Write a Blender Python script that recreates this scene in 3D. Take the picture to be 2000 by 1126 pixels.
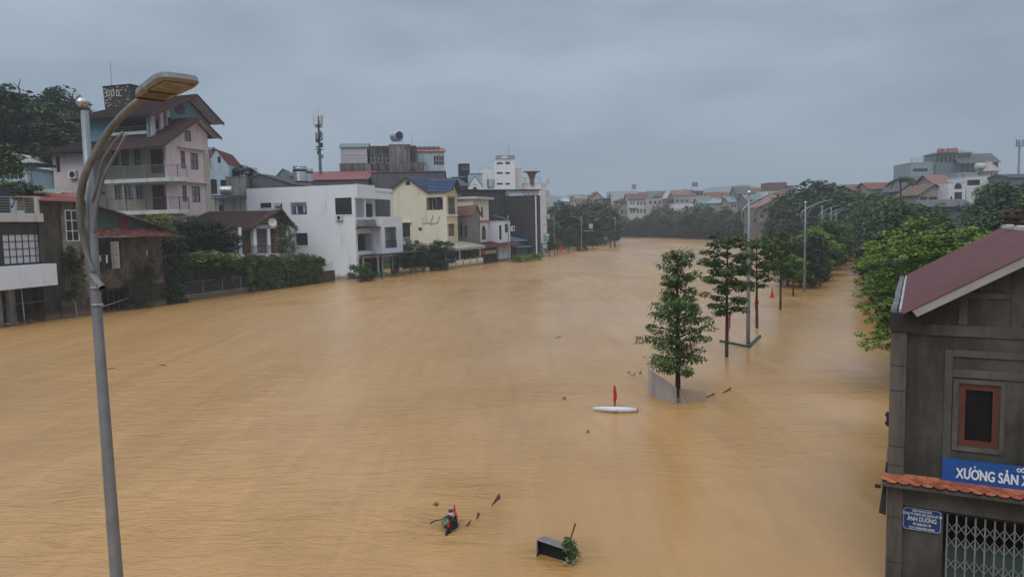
import bpy, bmesh, math, random
import numpy as np
from mathutils import Vector, Matrix
from mathutils.geometry import tessellate_polygon

for o in list(bpy.data.objects):
    bpy.data.objects.remove(o)
SC = bpy.context.scene
COL = SC.collection
R = math.radians
random.seed(7)

# ---------------------------------------------------------------- camera
FPX, EYE = 1450.0, 6.5
PITCH, ROLL = math.atan(125/FPX), 0.021
cam_d = bpy.data.cameras.new('camera')
cam_d.sensor_width = 36; cam_d.lens = FPX/2000*36
cam_d.clip_start = 0.1; cam_d.clip_end = 6000
cam = bpy.data.objects.new('camera', cam_d); COL.objects.link(cam)
_f = Vector((0, math.cos(PITCH), -math.sin(PITCH)))
_r0 = Vector((1, 0, 0)); _u0 = Vector((0, math.sin(PITCH), math.cos(PITCH)))
_r = _r0*math.cos(ROLL) - _u0*math.sin(ROLL)
_u = _u0*math.cos(ROLL) + _r0*math.sin(ROLL)
_m = Matrix((_r, _u, -_f)).transposed().to_4x4()
_m.translation = (0, 0, EYE)
cam.matrix_world = _m
SC.camera = cam

# ---------------------------------------------------------------- sky, sun, exposure
SUN_EL, SUN_AZ = R(48), R(205)
w = bpy.data.worlds.new('World'); SC.world = w; w.use_nodes = True
nt = w.node_tree; nt.nodes.clear()
def N(t, ty, **k):
    n = t.nodes.new(ty)
    for a, b in k.items():
        setattr(n, a, b)
    return n
out = N(nt, 'ShaderNodeOutputWorld'); bg = N(nt, 'ShaderNodeBackground')
sky = N(nt, 'ShaderNodeTexSky', sky_type='NISHITA', sun_disc=False, sun_elevation=SUN_EL, sun_rotation=SUN_AZ)
tc = N(nt, 'ShaderNodeTexCoord')
sep = N(nt, 'ShaderNodeSeparateXYZ'); nt.links.new(tc.outputs['Generated'], sep.inputs[0])
ramp = N(nt, 'ShaderNodeValToRGB'); nt.links.new(sep.outputs['Z'], ramp.inputs[0])
els = ramp.color_ramp.elements                      # overcast deck: misty band, then slowly brighter overhead
els[0].position = 0.0; els[0].color = (0.235, 0.297, 0.378, 1)
els[1].position = 1.0; els[1].color = (1.15, 1.18, 1.22, 1)
for p, c in ((0.06, (0.265, 0.335, 0.42)), (0.14, (0.36, 0.435, 0.53)), (0.28, (0.335, 0.405, 0.51)), (0.5, (0.78, 0.84, 0.94))):
    e = els.new(p); e.color = c + (1,)
mp = N(nt, 'ShaderNodeMapping'); mp.inputs['Scale'].default_value = (1, 1, 3.2)
nt.links.new(tc.outputs['Generated'], mp.inputs[0])
nz = N(nt, 'ShaderNodeTexNoise'); nz.inputs['Scale'].default_value = 2.6; nz.inputs['Detail'].default_value = 6; nz.inputs['Roughness'].default_value = .5
nt.links.new(mp.outputs[0], nz.inputs[0])
cr = N(nt, 'ShaderNodeValToRGB'); nt.links.new(nz.outputs[0], cr.inputs[0])
cr.color_ramp.elements[0].position = .3; cr.color_ramp.elements[0].color = (.64, .68, .74, 1)
cr.color_ramp.elements[1].position = .7; cr.color_ramp.elements[1].color = (1.36, 1.33, 1.29, 1)
mul = N(nt, 'ShaderNodeMix', data_type='RGBA', blend_type='MULTIPLY'); mul.inputs[0].default_value = 1
nt.links.new(ramp.outputs[0], mul.inputs[6]); nt.links.new(cr.outputs[0], mul.inputs[7])
sc_ = N(nt, 'ShaderNodeMix', data_type='RGBA', blend_type='MULTIPLY'); sc_.inputs[0].default_value = 1
nt.links.new(sky.outputs[0], sc_.inputs[6]); sc_.inputs[7].default_value = (.07, .07, .07, 1)
mx = N(nt, 'ShaderNodeMix', data_type='RGBA'); mx.inputs[0].default_value = .94
nt.links.new(sc_.outputs[2], mx.inputs[6]); nt.links.new(mul.outputs[2], mx.inputs[7])
nt.links.new(mx.outputs[2], bg.inputs[0]); bg.inputs[1].default_value = 1.0
nt.links.new(bg.outputs[0], out.inputs[0])
sd = bpy.data.lights.new('sun', 'SUN'); sd.energy = 1.15; sd.angle = R(40); sd.color = (1, .97, .93)
sun = bpy.data.objects.new('sun', sd); COL.objects.link(sun)
sun.rotation_euler = Vector((math.sin(SUN_AZ)*math.cos(SUN_EL), math.cos(SUN_AZ)*math.cos(SUN_EL), math.sin(SUN_EL))).to_track_quat('Z', 'Y').to_euler()
SC.view_settings.view_transform = 'Standard'; SC.view_settings.look = 'None'
SC.view_settings.exposure = 0.0; SC.view_settings.gamma = 1.0
SC.view_settings.use_curve_mapping = False
SC.render.engine = 'CYCLES'
SC.cycles.volume_bounces = 1
SC.cycles.volume_step_rate = 4
SC.cycles.max_bounces = 6

# ---------------------------------------------------------------- image -> world helpers
def ray(px, py):
    return _f + _r*((px-1000)/FPX) + _u*((563-py)/FPX)
def P(px, py, d):
    """world point at forward distance d seen at that spot of the photograph"""
    v = ray(px, py); return Vector((0, 0, EYE)) + v*(d/v.y)
def G(px, py, z=0.0):
    v = ray(px, py); return Vector((0, 0, EYE)) + v*((z-EYE)/v.z)
def hor(px):
    return 438 - ROLL*(px-1000)

class Fr:
    """local frame: x along the facade, y into the building, z up"""
    def __init__(s, o, deg):
        s.o = Vector((o[0], o[1], 0)); s.a = R(deg)
        s.ex = Vector((math.cos(s.a), math.sin(s.a), 0)); s.ey = Vector((-math.sin(s.a), math.cos(s.a), 0))
        s.c = Vector((0, 0, EYE)) - s.o
        s.cl = Vector((s.c.dot(s.ex), s.c.dot(s.ey), EYE))
    def r(s, px, py):
        v = ray(px, py); return Vector((v.dot(s.ex), v.dot(s.ey), v.z))
    def Y(s, px, py, y=0.0):        # on plane y = const -> (x, z)
        v = s.r(px, py); t = (y-s.cl.y)/v.y; return (s.cl.x+v.x*t, EYE+v.z*t)
    def X(s, px, py, x=0.0):        # on plane x = const -> (y, z)
        v = s.r(px, py); t = (x-s.cl.x)/v.x; return (s.cl.y+v.y*t, EYE+v.z*t)
    def Z(s, px, py, z=0.0):        # on plane z = const -> (x, y)
        v = s.r(px, py); t = (z-EYE)/v.z; return (s.cl.x+v.x*t, s.cl.y+v.y*t)
    def rY(s, x0, y0, x1, y1, y=0.0):
        xm, ym = (x0+x1)/2, (y0+y1)/2
        a = s.Y(x0, ym, y)[0]; b = s.Y(x1, ym, y)[0]
        return (min(a, b), max(a, b), s.Y(xm, y1, y)[1], s.Y(xm, y0, y)[1])
    def rX(s, x0, y0, x1, y1, x=0.0):
        xm, ym = (x0+x1)/2, (y0+y1)/2
        a = s.X(x0, ym, x)[0]; b = s.X(x1, ym, x)[0]
        return (min(a, b), max(a, b), s.X(xm, y1, x)[1], s.X(xm, y0, x)[1])
    def loc(s, p):
        q = Vector(p) - s.o; return Vector((q.dot(s.ex), q.dot(s.ey), q.z))

# ---------------------------------------------------------------- mesh helpers
class MB:
    def __init__(s):
        s.v = []; s.f = []
    def add(s, vs, fs):
        n = len(s.v); s.v += [tuple(p) for p in vs]; s.f += [tuple(i+n for i in f) for f in fs]; return s
    def box(s, x0, x1, y0, y1, z0, z1):
        if x0 > x1: x0, x1 = x1, x0
        if y0 > y1: y0, y1 = y1, y0
        if z0 > z1: z0, z1 = z1, z0
        return s.add([(x0,y0,z0),(x1,y0,z0),(x1,y1,z0),(x0,y1,z0),(x0,y0,z1),(x1,y0,z1),(x1,y1,z1),(x0,y1,z1)],
                     [(0,3,2,1),(4,5,6,7),(0,1,5,4),(1,2,6,5),(2,3,7,6),(3,0,4,7)])
    def obox(s, m, sx, sy, sz):
        """box of half sizes in matrix m"""
        vs = [m @ Vector((a*sx, b*sy, c*sz)) for c in (-1, 1) for a, b in ((-1,-1),(1,-1),(1,1),(-1,1))]
        return s.add(vs, [(0,3,2,1),(4,5,6,7),(0,1,5,4),(1,2,6,5),(2,3,7,6),(3,0,4,7)])
    def tube(s, pts, rad, n=8, caps=True):
        pts = [Vector(p) for p in pts]
        if not isinstance(rad, (list, tuple)): rad = [rad]*len(pts)
        vs = []; ref = None
        for i, p in enumerate(pts):
            d = (pts[min(i+1, len(pts)-1)] - pts[max(i-1, 0)]).normalized()
            if ref is None:
                ref = Vector((1,0,0)) if abs(d.x) < .8 else Vector((0,1,0))
            a = d.cross(ref).normalized(); b = d.cross(a).normalized(); ref = b.cross(d)*-1 if False else ref
            for k in range(n):
                t = 2*math.pi*k/n
                vs.append(p + (a*math.cos(t) + b*math.sin(t))*rad[i])
        fs = []
        for i in range(len(pts)-1):
            for k in range(n):
                k2 = (k+1) % n
                fs.append((i*n+k, i*n+k2, (i+1)*n+k2, (i+1)*n+k))
        if caps:
            fs.append(tuple(range(n))[::-1]); fs.append(tuple((len(pts)-1)*n+k for k in range(n)))
        return s.add(vs, fs)
    def prism(s, poly, mapf, t0, t1):
        """2D polygon (u,w) extruded t0..t1 through mapf(u,w,t)"""
        n = len(poly)
        vs = [mapf(u, w_, t0) for u, w_ in poly] + [mapf(u, w_, t1) for u, w_ in poly]
        fs = [tuple(range(n))[::-1], tuple(range(n, 2*n))]
        for i in range(n):
            j = (i+1) % n; fs.append((i, j, j+n, i+n))
        return s.add(vs, fs)
    def plate(s, outer, holes, mapf, t0, t1):
        loops = [outer] + list(holes)
        flat = [p for l in loops for p in l]
        tr = tessellate_polygon([[Vector((p[0], p[1], 0)) for p in l] for l in loops])
        n = len(flat)
        vs = [mapf(u, w_, t0) for u, w_ in flat] + [mapf(u, w_, t1) for u, w_ in flat]
        fs = [tuple(t) for t in tr] + [tuple(i+n for i in t[::-1]) for t in tr]
        b = 0
        for l in loops:
            m = len(l)
            for i in range(m):
                j = (i+1) % m; fs.append((b+i, b+j, b+j+n, b+i+n))
            b += m
        return s.add(vs, fs)
    def ball(s, c, r, nu=12, nv=8, sz=1.0):
        c = Vector(c); vs = [c+Vector((0,0,-r*sz))]
        for j in range(1, nv):
            ph = -math.pi/2 + math.pi*j/nv
            for i in range(nu):
                t = 2*math.pi*i/nu
                vs.append(c + Vector((math.cos(t)*math.cos(ph)*r, math.sin(t)*math.cos(ph)*r, math.sin(ph)*r*sz)))
        vs.append(c+Vector((0,0,r*sz))); fs = []
        for i in range(nu): fs.append((0, 1+(i+1)%nu, 1+i))
        for j in range(nv-2):
            for i in range(nu):
                a = 1+j*nu+i; b = 1+j*nu+(i+1)%nu; fs.append((a, b, b+nu, a+nu))
        L = len(vs)-1; q = 1+(nv-2)*nu
        for i in range(nu): fs.append((q+i, q+(i+1)%nu, L))
        return s.add(vs, fs)
    def lathe(s, prof, c=(0,0,0), n=14):
        c = Vector(c); vs = []; fs = []
        for r_, z in prof:
            for k in range(n):
                t = 2*math.pi*k/n; vs.append(c+Vector((r_*math.cos(t), r_*math.sin(t), z)))
        for i in range(len(prof)-1):
            for k in range(n):
                k2 = (k+1) % n; fs.append((i*n+k, i*n+k2, (i+1)*n+k2, (i+1)*n+k))
        fs.append(tuple(range(n))[::-1]); fs.append(tuple((len(prof)-1)*n+k for k in range(n)))
        return s.add(vs, fs)
    def build(s, name, mat, parent=None, smooth=False, loc=None, rz=None):
        me = bpy.data.meshes.new(name); me.from_pydata(s.v, [], s.f)
        bm = bmesh.new(); bm.from_mesh(me); bmesh.ops.recalc_face_normals(bm, faces=bm.faces); bm.to_mesh(me); bm.free()
        if smooth:
            for p in me.polygons: p.use_smooth = True
        me.materials.append(mat)
        o = bpy.data.objects.new(name, me); COL.objects.link(o)
        if parent: o.parent = parent
        if loc is not None: o.location = loc
        if rz is not None: o.rotation_euler.z = rz
        return o

def tag(o, label=None, cat=None, group=None, kind=None):
    if label: o['label'] = label
    if cat: o['category'] = cat
    if group: o['group'] = group
    if kind: o['kind'] = kind
    return o
def thing(name, label, cat, loc=(0,0,0), rz=0.0, group=None):
    o = bpy.data.objects.new(name, None); COL.objects.link(o)
    o.empty_display_size = .3; o.location = loc; o.rotation_euler.z = rz
    return tag(o, label, cat, group)
def fthing(name, label, cat, fr, group=None):
    return thing(name, label, cat, fr.o, fr.a, group)
def copy_tree(o, parent=None):
    c = o.copy(); COL.objects.link(c)
    if parent: c.parent = parent
    for ch in list(o.children): copy_tree(ch, c)
    return c
def share(name, src, parent):
    o = bpy.data.objects.new(name, src.data); COL.objects.link(o); o.parent = parent; return o

mY = lambda y: (lambda u, w_, t: (u, y+t, w_))
mX = lambda x: (lambda u, w_, t: (x+t, u, w_))
def rect(r_):
    a, b, c, d = r_; return [(a, c), (b, c), (b, d), (a, d)]
def arch(r_, n=8):
    a, b, c, d = r_; rr = (b-a)/2; cx = (a+b)/2; zc = d-rr
    return [(a, c), (b, c)] + [(cx+rr*math.cos(math.pi*i/n), zc+rr*math.sin(math.pi*i/n)) for i in range(n+1)]

# ---------------------------------------------------------------- materials
MATS = {}
def mat(name, col, rough=.8, var=.18, vscale=1.5, bump=.15, bscale=20., metal=0., dirt=None, dscale=(1.2,1.2,.25), damt=.5, spec=.3, brick=None, tide=False):
    if name in MATS: return MATS[name]
    m = bpy.data.materials.new(name); m.use_nodes = True; t = m.node_tree; b = t.nodes['Principled BSDF']
    b.inputs['Roughness'].default_value = rough; b.inputs['Metallic'].default_value = metal
    b.inputs['Specular IOR Level'].default_value = spec
    tcn = N(t, 'ShaderNodeTexCoord'); co = tcn.outputs['Object']
    nz = N(t, 'ShaderNodeTexNoise'); nz.inputs['Scale'].default_value = vscale; nz.inputs['Detail'].default_value = 6; nz.inputs['Roughness'].default_value = .62
    t.links.new(co, nz.inputs[0])
    mx = N(t, 'ShaderNodeMix', data_type='RGBA')
    mr = N(t, 'ShaderNodeMapRange'); mr.inputs[1].default_value = .3; mr.inputs[2].default_value = .7
    t.links.new(nz.outputs[0], mr.inputs[0]); t.links.new(mr.outputs[0], mx.inputs[0])
    c1 = tuple(c*(1-var) for c in col); c2 = tuple(min(1, c*(1+var)) for c in col)
    mx.inputs[6].default_value = c1+(1,); mx.inputs[7].default_value = c2+(1,)
    cur = mx.outputs[2]
    if brick:
        bk = N(t, 'ShaderNodeTexBrick'); bc, mortar, bs = brick
        bk.inputs['Color1'].default_value = bc+(1,); bk.inputs['Color2'].default_value = tuple(c*.6 for c in bc)+(1,); bk.inputs['Mortar'].default_value = mortar+(1,)
        bk.inputs['Scale'].default_value = bs; bk.inputs['Mortar Size'].default_value = .02
        bm_ = N(t, 'ShaderNodeMapping'); bm_.inputs['Rotation'].default_value = (R(90), 0, 0)
        t.links.new(co, bm_.inputs[0]); t.links.new(bm_.outputs[0], bk.inputs[0])
        m2 = N(t, 'ShaderNodeMix', data_type='RGBA', blend_type='MIX'); m2.inputs[0].default_value = .8
        t.links.new(cur, m2.inputs[6]); t.links.new(bk.outputs[0], m2.inputs[7]); cur = m2.outputs[2]
    if dirt:
        mpn = N(t, 'ShaderNodeMapping'); mpn.inputs['Scale'].default_value = dscale
        t.links.new(co, mpn.inputs[0])
        n2 = N(t, 'ShaderNodeTexNoise'); n2.inputs['Scale'].default_value = 1.0; n2.inputs['Detail'].default_value = 8; n2.inputs['Roughness'].default_value = .7
        t.links.new(mpn.outputs[0], n2.inputs[0])
        r2 = N(t, 'ShaderNodeMapRange'); r2.inputs[1].default_value = .62-damt*.3; r2.inputs[2].default_value = .78-damt*.2
        t.links.new(n2.outputs[0], r2.inputs[0])
        m3 = N(t, 'ShaderNodeMix', data_type='RGBA'); t.links.new(r2.outputs[0], m3.inputs[0])
        t.links.new(cur, m3.inputs[6]); m3.inputs[7].default_value = dirt+(1,); cur = m3.outputs[2]
    if tide:                                   # muddy band left just above the water by the flood
        sp = N(t, 'ShaderNodeSeparateXYZ'); t.links.new(co, sp.inputs[0])
        n4 = N(t, 'ShaderNodeTexNoise'); n4.inputs['Scale'].default_value = 2.5; t.links.new(co, n4.inputs[0])
        m4 = N(t, 'ShaderNodeMath', operation='MULTIPLY_ADD'); t.links.new(n4.outputs[0], m4.inputs[0]); m4.inputs[1].default_value = -.5; t.links.new(sp.outputs['Z'], m4.inputs[2])
        r4 = N(t, 'ShaderNodeMapRange'); r4.inputs[1].default_value = -.05; r4.inputs[2].default_value = .4; r4.inputs[3].default_value = .85; r4.inputs[4].default_value = 0; t.links.new(m4.outputs[0], r4.inputs[0])
        m5 = N(t, 'ShaderNodeMix', data_type='RGBA'); t.links.new(r4.outputs[0], m5.inputs[0]); t.links.new(cur, m5.inputs[6]); m5.inputs[7].default_value = (.16,.11,.06,1); cur = m5.outputs[2]
    t.links.new(cur, b.inputs['Base Color'])
    if bump:
        n3 = N(t, 'ShaderNodeTexNoise'); n3.inputs['Scale'].default_value = bscale; n3.inputs['Detail'].default_value = 4
        t.links.new(co, n3.inputs[0])
        bp = N(t, 'ShaderNodeBump'); bp.inputs['Strength'].default_value = bump; bp.inputs['Distance'].default_value = .02
        t.links.new(n3.outputs[0], bp.inputs['Height']); t.links.new(bp.outputs[0], b.inputs['Normal'])
    MATS[name] = m; return m
def leafmat(name, col, col2, sc=.8):
    if name in MATS: return MATS[name]
    m = bpy.data.materials.new(name); m.use_nodes = True; t = m.node_tree; b = t.nodes['Principled BSDF']
    b.inputs['Roughness'].default_value = .55; b.inputs['Specular IOR Level'].default_value = .25
    tcn = N(t, 'ShaderNodeTexCoord'); nz = N(t, 'ShaderNodeTexNoise'); nz.inputs['Scale'].default_value = sc; nz.inputs['Detail'].default_value = 3
    t.links.new(tcn.outputs['Object'], nz.inputs[0])
    ge = N(t, 'ShaderNodeNewGeometry')
    ad = N(t, 'ShaderNodeMath', operation='MULTIPLY_ADD'); t.links.new(ge.outputs['Random Per Island'], ad.inputs[0]); ad.inputs[1].default_value = .45
    t.links.new(nz.outputs[0], ad.inputs[2])
    oi = N(t, 'ShaderNodeObjectInfo')
    a2 = N(t, 'ShaderNodeMath', operation='MULTIPLY_ADD'); t.links.new(oi.outputs['Random'], a2.inputs[0]); a2.inputs[1].default_value = .32; t.links.new(ad.outputs[0], a2.inputs[2])
    mr = N(t, 'ShaderNodeMapRange'); mr.inputs[1].default_value = .47; mr.inputs[2].default_value = 1.2; t.links.new(a2.outputs[0], mr.inputs[0])
    mx = N(t, 'ShaderNodeMix', data_type='RGBA'); t.links.new(mr.outputs[0], mx.inputs[0])
    mx.inputs[6].default_value = col+(1,); mx.inputs[7].default_value = col2+(1,)
    t.links.new(mx.outputs[2], b.inputs['Base Color'])
    tr = N(t, 'ShaderNodeBsdfTranslucent'); t.links.new(mx.outputs[2], tr.inputs[0])
    ms = N(t, 'ShaderNodeMixShader'); ms.inputs[0].default_value = .18
    t.links.new(b.outputs[0], ms.inputs[1]); t.links.new(tr.outputs[0], ms.inputs[2])
    t.links.new(ms.outputs[0], t.nodes['Material Output'].inputs[0])
    MATS[name] = m; return m

MO = (.028, .027, .024)
white = mat('white_plaster', (.68,.72,.775), .8, .03, .6, .05, dirt=(.46,.46,.45), dscale=(.8,.8,.15), damt=.12, tide=True)
offwhite = mat('off_white_plaster', (.52,.52,.50), .85, .08, 1, .1, dirt=(.2,.2,.19), damt=.3, tide=True)
creamw = mat('cream_plaster', (.67,.63,.50), .85, .05, 1, .1, dirt=(.42,.37,.26), dscale=(.9,.9,.18), damt=.2, tide=True)
pinkp = mat('pink_plaster', (.60,.495,.50), .85, .05, .8, .1, dirt=(.33,.28,.28), dscale=(.9,.9,.15), damt=.25)
beige = mat('beige_stone', (.43,.40,.33), .85, .10, 2, .2, dirt=(.26,.24,.19), damt=.3)
tealp = mat('teal_plaster', (.14,.27,.33), .85, .08, 1, .1, dirt=(.08,.14,.17), damt=.3)
lblue = mat('light_blue_plaster', (.38,.48,.55), .85, .08, 1, .1, dirt=(.2,.24,.27), damt=.35)
conc = mat('concrete', (.20,.195,.185), .9, .15, 1.2, .3, dirt=(.07,.068,.062), damt=.5, tide=True)
mossc = mat('mossy_concrete', (.075,.066,.052), .92, .25, 1.5, .4, dirt=(.016,.017,.013), damt=.8, tide=True)
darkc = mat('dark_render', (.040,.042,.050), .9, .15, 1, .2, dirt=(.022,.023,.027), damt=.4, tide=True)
streak = mat('streaked_grey_wall', (.25,.245,.235), .9, .12, 1.5, .3, dirt=(.055,.054,.052), dscale=(1.1,1.1,.16), damt=.75, tide=True)
brickm = mat('brick_wall', (.13,.095,.075), .92, .35, 3, .5, dirt=(.028,.024,.02), dscale=(.9,.9,.6), damt=.85, brick=((.17,.105,.075), (.22,.20,.175), 3.0), tide=True)  # mottled dirt, with the shade under the awning also put into the colour
brickr = mat('brown_brick', (.15,.085,.06), .92, .3, 3, .5, dirt=(.04,.032,.026), damt=.5, brick=((.17,.085,.055), (.10,.085,.07), 4.2))
tiler = mat('brown_roof_tile', (.098,.060,.060), .7, .28, 2.5, .3, dirt=(.05,.038,.036), dscale=(.8,.8,.8), damt=.35)
tileb = mat('blue_roof_tile', (.045,.085,.18), .55, .2, 3, .2, dirt=(.03,.045,.08), damt=.3)
redtin = mat('faded_red_tin', (.27,.085,.085), .6, .15, 1.2, .1, dirt=(.16,.07,.065), dscale=(.6,.6,.6), damt=.35)
oldred = mat('old_red_tin', (.13,.038,.034), .6, .3, 2, .2, dirt=(.28,.22,.2), dscale=(2.5,2.5,.8), damt=.3)
greytin = mat('grey_tin', (.10,.105,.115), .6, .18, 1.5, .15, dirt=(.06,.06,.065), damt=.4)
greentin = mat('green_tin', (.14,.20,.20), .6, .12, 1.2, .1, dirt=(.1,.15,.14), damt=.3)
bluetin = mat('blue_tin', (.12,.22,.33), .6, .12, 1.2, .1, dirt=(.07,.11,.15), damt=.4)
marotin = mat('maroon_tin', (.135,.035,.045), .6, .15, 1.2, .1, dirt=(.08,.03,.032), damt=.3)
orangetile = mat('orange_roof_tile', (.22,.115,.09), .8, .25, 3, .3, dirt=(.13,.07,.05), damt=.4)
wood = mat('dark_wood', (.085,.032,.025), .6, .25, 4, .2)
woodr = mat('red_brown_wood', (.21,.062,.038), .55, .15, 4, .2)
blackm = mat('black_metal', (.018,.018,.02), .5, .1, 4, .05)
greym = mat('grey_metal', (.22,.23,.24), .45, .15, 3, .05, metal=.3)
railm = mat('rail_metal', (.20,.205,.215), .45, .15, 3, .05, metal=.3)
steel = mat('stainless_steel', (.50,.51,.53), .28, .1, 4, .02, metal=.85)
whitem = mat('white_metal', (.62,.63,.64), .5, .05, 3, .05)
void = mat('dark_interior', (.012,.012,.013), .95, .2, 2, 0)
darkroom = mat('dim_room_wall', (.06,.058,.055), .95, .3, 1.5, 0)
glass = mat('window_glass', (.022,.026,.032), .12, .3, 1.2, 0, spec=.6)
glassc = mat('curtained_glass', (.17,.19,.22), .2, .25, 1.5, 0, spec=.5)
bark = mat('tree_bark', (.045,.036,.028), .9, .3, 6, .5, bscale=40)
cloth_b = mat('dark_cloth', (.02,.02,.025), .95, .2, 4, .1)
soil = mat('dark_soil', (.04,.05,.03), .95, .3, .4, .3)

# ---------------------------------------------------------------- building pieces
def wall(parent, fr, plane, c, outer, holes, m, t=.2, name='wall'):
    """flat wall with real openings, on plane y=c or x=c, thickness going to +"""
    return MB().plate(outer, holes, (mY if plane == 'y' else mX)(c), 0, t).build(name, m, parent)
def win(parent, plane, c, r_, nx=2, nz=1, fm=None, gm=None, inset=.1, bw=.06, sill=None, arched=False, name='window', bars=0):
    """window: frame with mullions, pane behind it"""
    fm = fm or wood; gm = gm or glass
    a, b, z0, z1 = r_; mp_ = (mY if plane == 'y' else mX)(c)
    ol = arch(r_) if arched else rect(r_)
    mb = MB()
    ri = (a+bw, b-bw, z0+bw, z1-bw)
    il = arch(ri) if arched else rect(ri)
    mb.plate(ol, [il], mp_, inset-.03, inset+.05)
    for i in range(1, nx):
        u = a+(b-a)*i/nx; mb.prism([(u-bw*.4, z0+bw), (u+bw*.4, z0+bw), (u+bw*.4, z1-bw), (u-bw*.4, z1-bw)], mp_, inset-.02, inset+.03)
    for i in range(1, nz):
        u = z0+(z1-z0)*i/nz; mb.prism([(a+bw, u-bw*.4), (b-bw, u-bw*.4), (b-bw, u+bw*.4), (a+bw, u+bw*.4)], mp_, inset-.015, inset+.025)
    for i in range(1, bars):
        u = a+(b-a)*i/bars; mb.prism([(u-.012, z0+bw), (u+.012, z0+bw), (u+.012, z1-bw), (u-.012, z1-bw)], mp_, inset-.05, inset-.025)
    o = mb.build(name, fm, parent)
    MB().prism([(p[0]*.999+.001*(a+b)/2, p[1]) for p in il], mp_, inset+.032, inset+.042).build('pane', gm, o)
    if sill:
        MB().prism([(a-.1, z0-.1), (b+.1, z0-.1), (b+.1, z0-.003), (a-.1, z0-.003)], mp_, -.12, .02).build('sill', sill, o)
    return o
def hood(parent, plane, c, r_, m, th=.12, out=.5, ext=.15, name='hood'):
    a, b, z0, z1 = r_
    return MB().prism([(a-ext, z1+.03), (b+ext, z1+.03), (b+ext, z1+.03+th), (a-ext, z1+.03+th)], (mY if plane == 'y' else mX)(c), -out, .003).build(name, m, parent)

def slope(mb, e0, e1, r1, r0, step=.36, lip=.05, th=.08, ribs=None):
    """roof plane from eave e0-e1 to ridge r0-r1. tiles: stepped courses; ribs: standing ridges spaced ribs metres"""
    e0, e1, r1, r0 = map(Vector, (e0, e1, r1, r0))
    n = (e1-e0).cross(r0-e0)
    if n.length < 1e-6: n = (r1-e1).cross(r0-e0)
    n.normalize()
    if n.z < 0: n = -n
    L = max((r0-e0).length, (r1-e1).length)
    mb.add([e0-n*th, e1-n*th, r1-n*th, r0-n*th, e0, e1, r1, r0], [(0,1,2,3),(4,7,6,5),(0,4,5,1),(1,5,6,2),(2,6,7,3),(3,7,4,0)])
    if ribs:
        W = max((e1-e0).length, (r1-r0).length); k = max(2, int(W/ribs))
        for i in range(k+1):
            t = i/k; a = e0.lerp(e1, t); b = r0.lerp(r1, t); d = (e1-e0).normalized()*.03
            if (a-b).length < .05: continue
            mb.add([a-d, a+d, b+d, b-d, a-d*.35+n*.065, a+d*.35+n*.065, b+d*.35+n*.065, b-d*.35+n*.065], [(4,5,6,7),(0,4,7,3),(1,2,6,5),(0,1,5,4),(2,3,7,6)])
    else:
        k = max(2, int(L/step))
        for i in range(k):
            a0 = e0.lerp(r0, i/k); a1 = e1.lerp(r1, i/k); b0 = e0.lerp(r0, (i+1)/k); b1 = e1.lerp(r1, (i+1)/k)
            if (a1-a0).length < .05: continue
            mb.add([a0, a1, b1, b0, a0+n*lip, a1+n*lip, b1+n*.006, b0+n*.006], [(4,7,6,5),(0,4,5,1),(1,5,6,2),(3,7,4,0)])
    return mb
def railing(parent, pts, h=.95, m=None, rails=5, gap=1.3, r=.022, name='railing'):
    """railing along pts (local xyz at foot): posts and rails"""
    m = m or railm; mb = MB()
    for i in range(len(pts)-1):
        a, b = Vector(pts[i]), Vector(pts[i+1]); L = (b-a).length; n = max(1, int(L/gap))
        for k in range(n+1):
            p = a.lerp(b, k/n); mb.tube([p, p+Vector((0,0,h+.05))], r*1.6, 6)
        for j in range(rails):
            z = h*(j+1)/rails; mb.tube([a+Vector((0,0,z)), b+Vector((0,0,z))], r*(1.5 if j == rails-1 else .8), 5)
    return mb.build(name, m, parent)
def pickets(parent, a, b, h, m, sp=.14, r=.015, name='railing'):
    a, b = Vector(a), Vector(b); mb = MB(); n = max(2, int((b-a).length/sp))
    for k in range(n+1):
        p = a.lerp(b, k/n); mb.tube([p, p+Vector((0,0,h))], r, 5)
    for z in (.08*h, h): mb.tube([a+Vector((0,0,z)), b+Vector((0,0,z))], r*1.5, 5)
    return mb.build(name, m, parent)
def ac_unit(label, fr, plane, c, r_):
    """outdoor air conditioner hung on a wall"""
    a, b, z0, z1 = r_
    t = thing('air_conditioner', label, 'air conditioner', fr.o, fr.a)
    f = (mY if plane == 'y' else mX)(c)
    MB().prism(rect(r_), f, -.42, -.08).build('casing', whitem, t)
    cu, cz = a+(b-a)*.4, (z0+z1)/2; rr = (z1-z0)*.4
    MB().prism([(cu+rr*math.cos(i*math.pi/7), cz+rr*math.sin(i*math.pi/7)) for i in range(14)], f, -.435, -.42).build('fan_grille', blackm, t)
    MB().prism(rect((a+.08, a+.14, z0-.06, z0)), f, -.42, 0).prism(rect((b-.14, b-.08, z0-.06, z0)), f, -.42, 0).build('bracket', greym, t)
    return t
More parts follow.
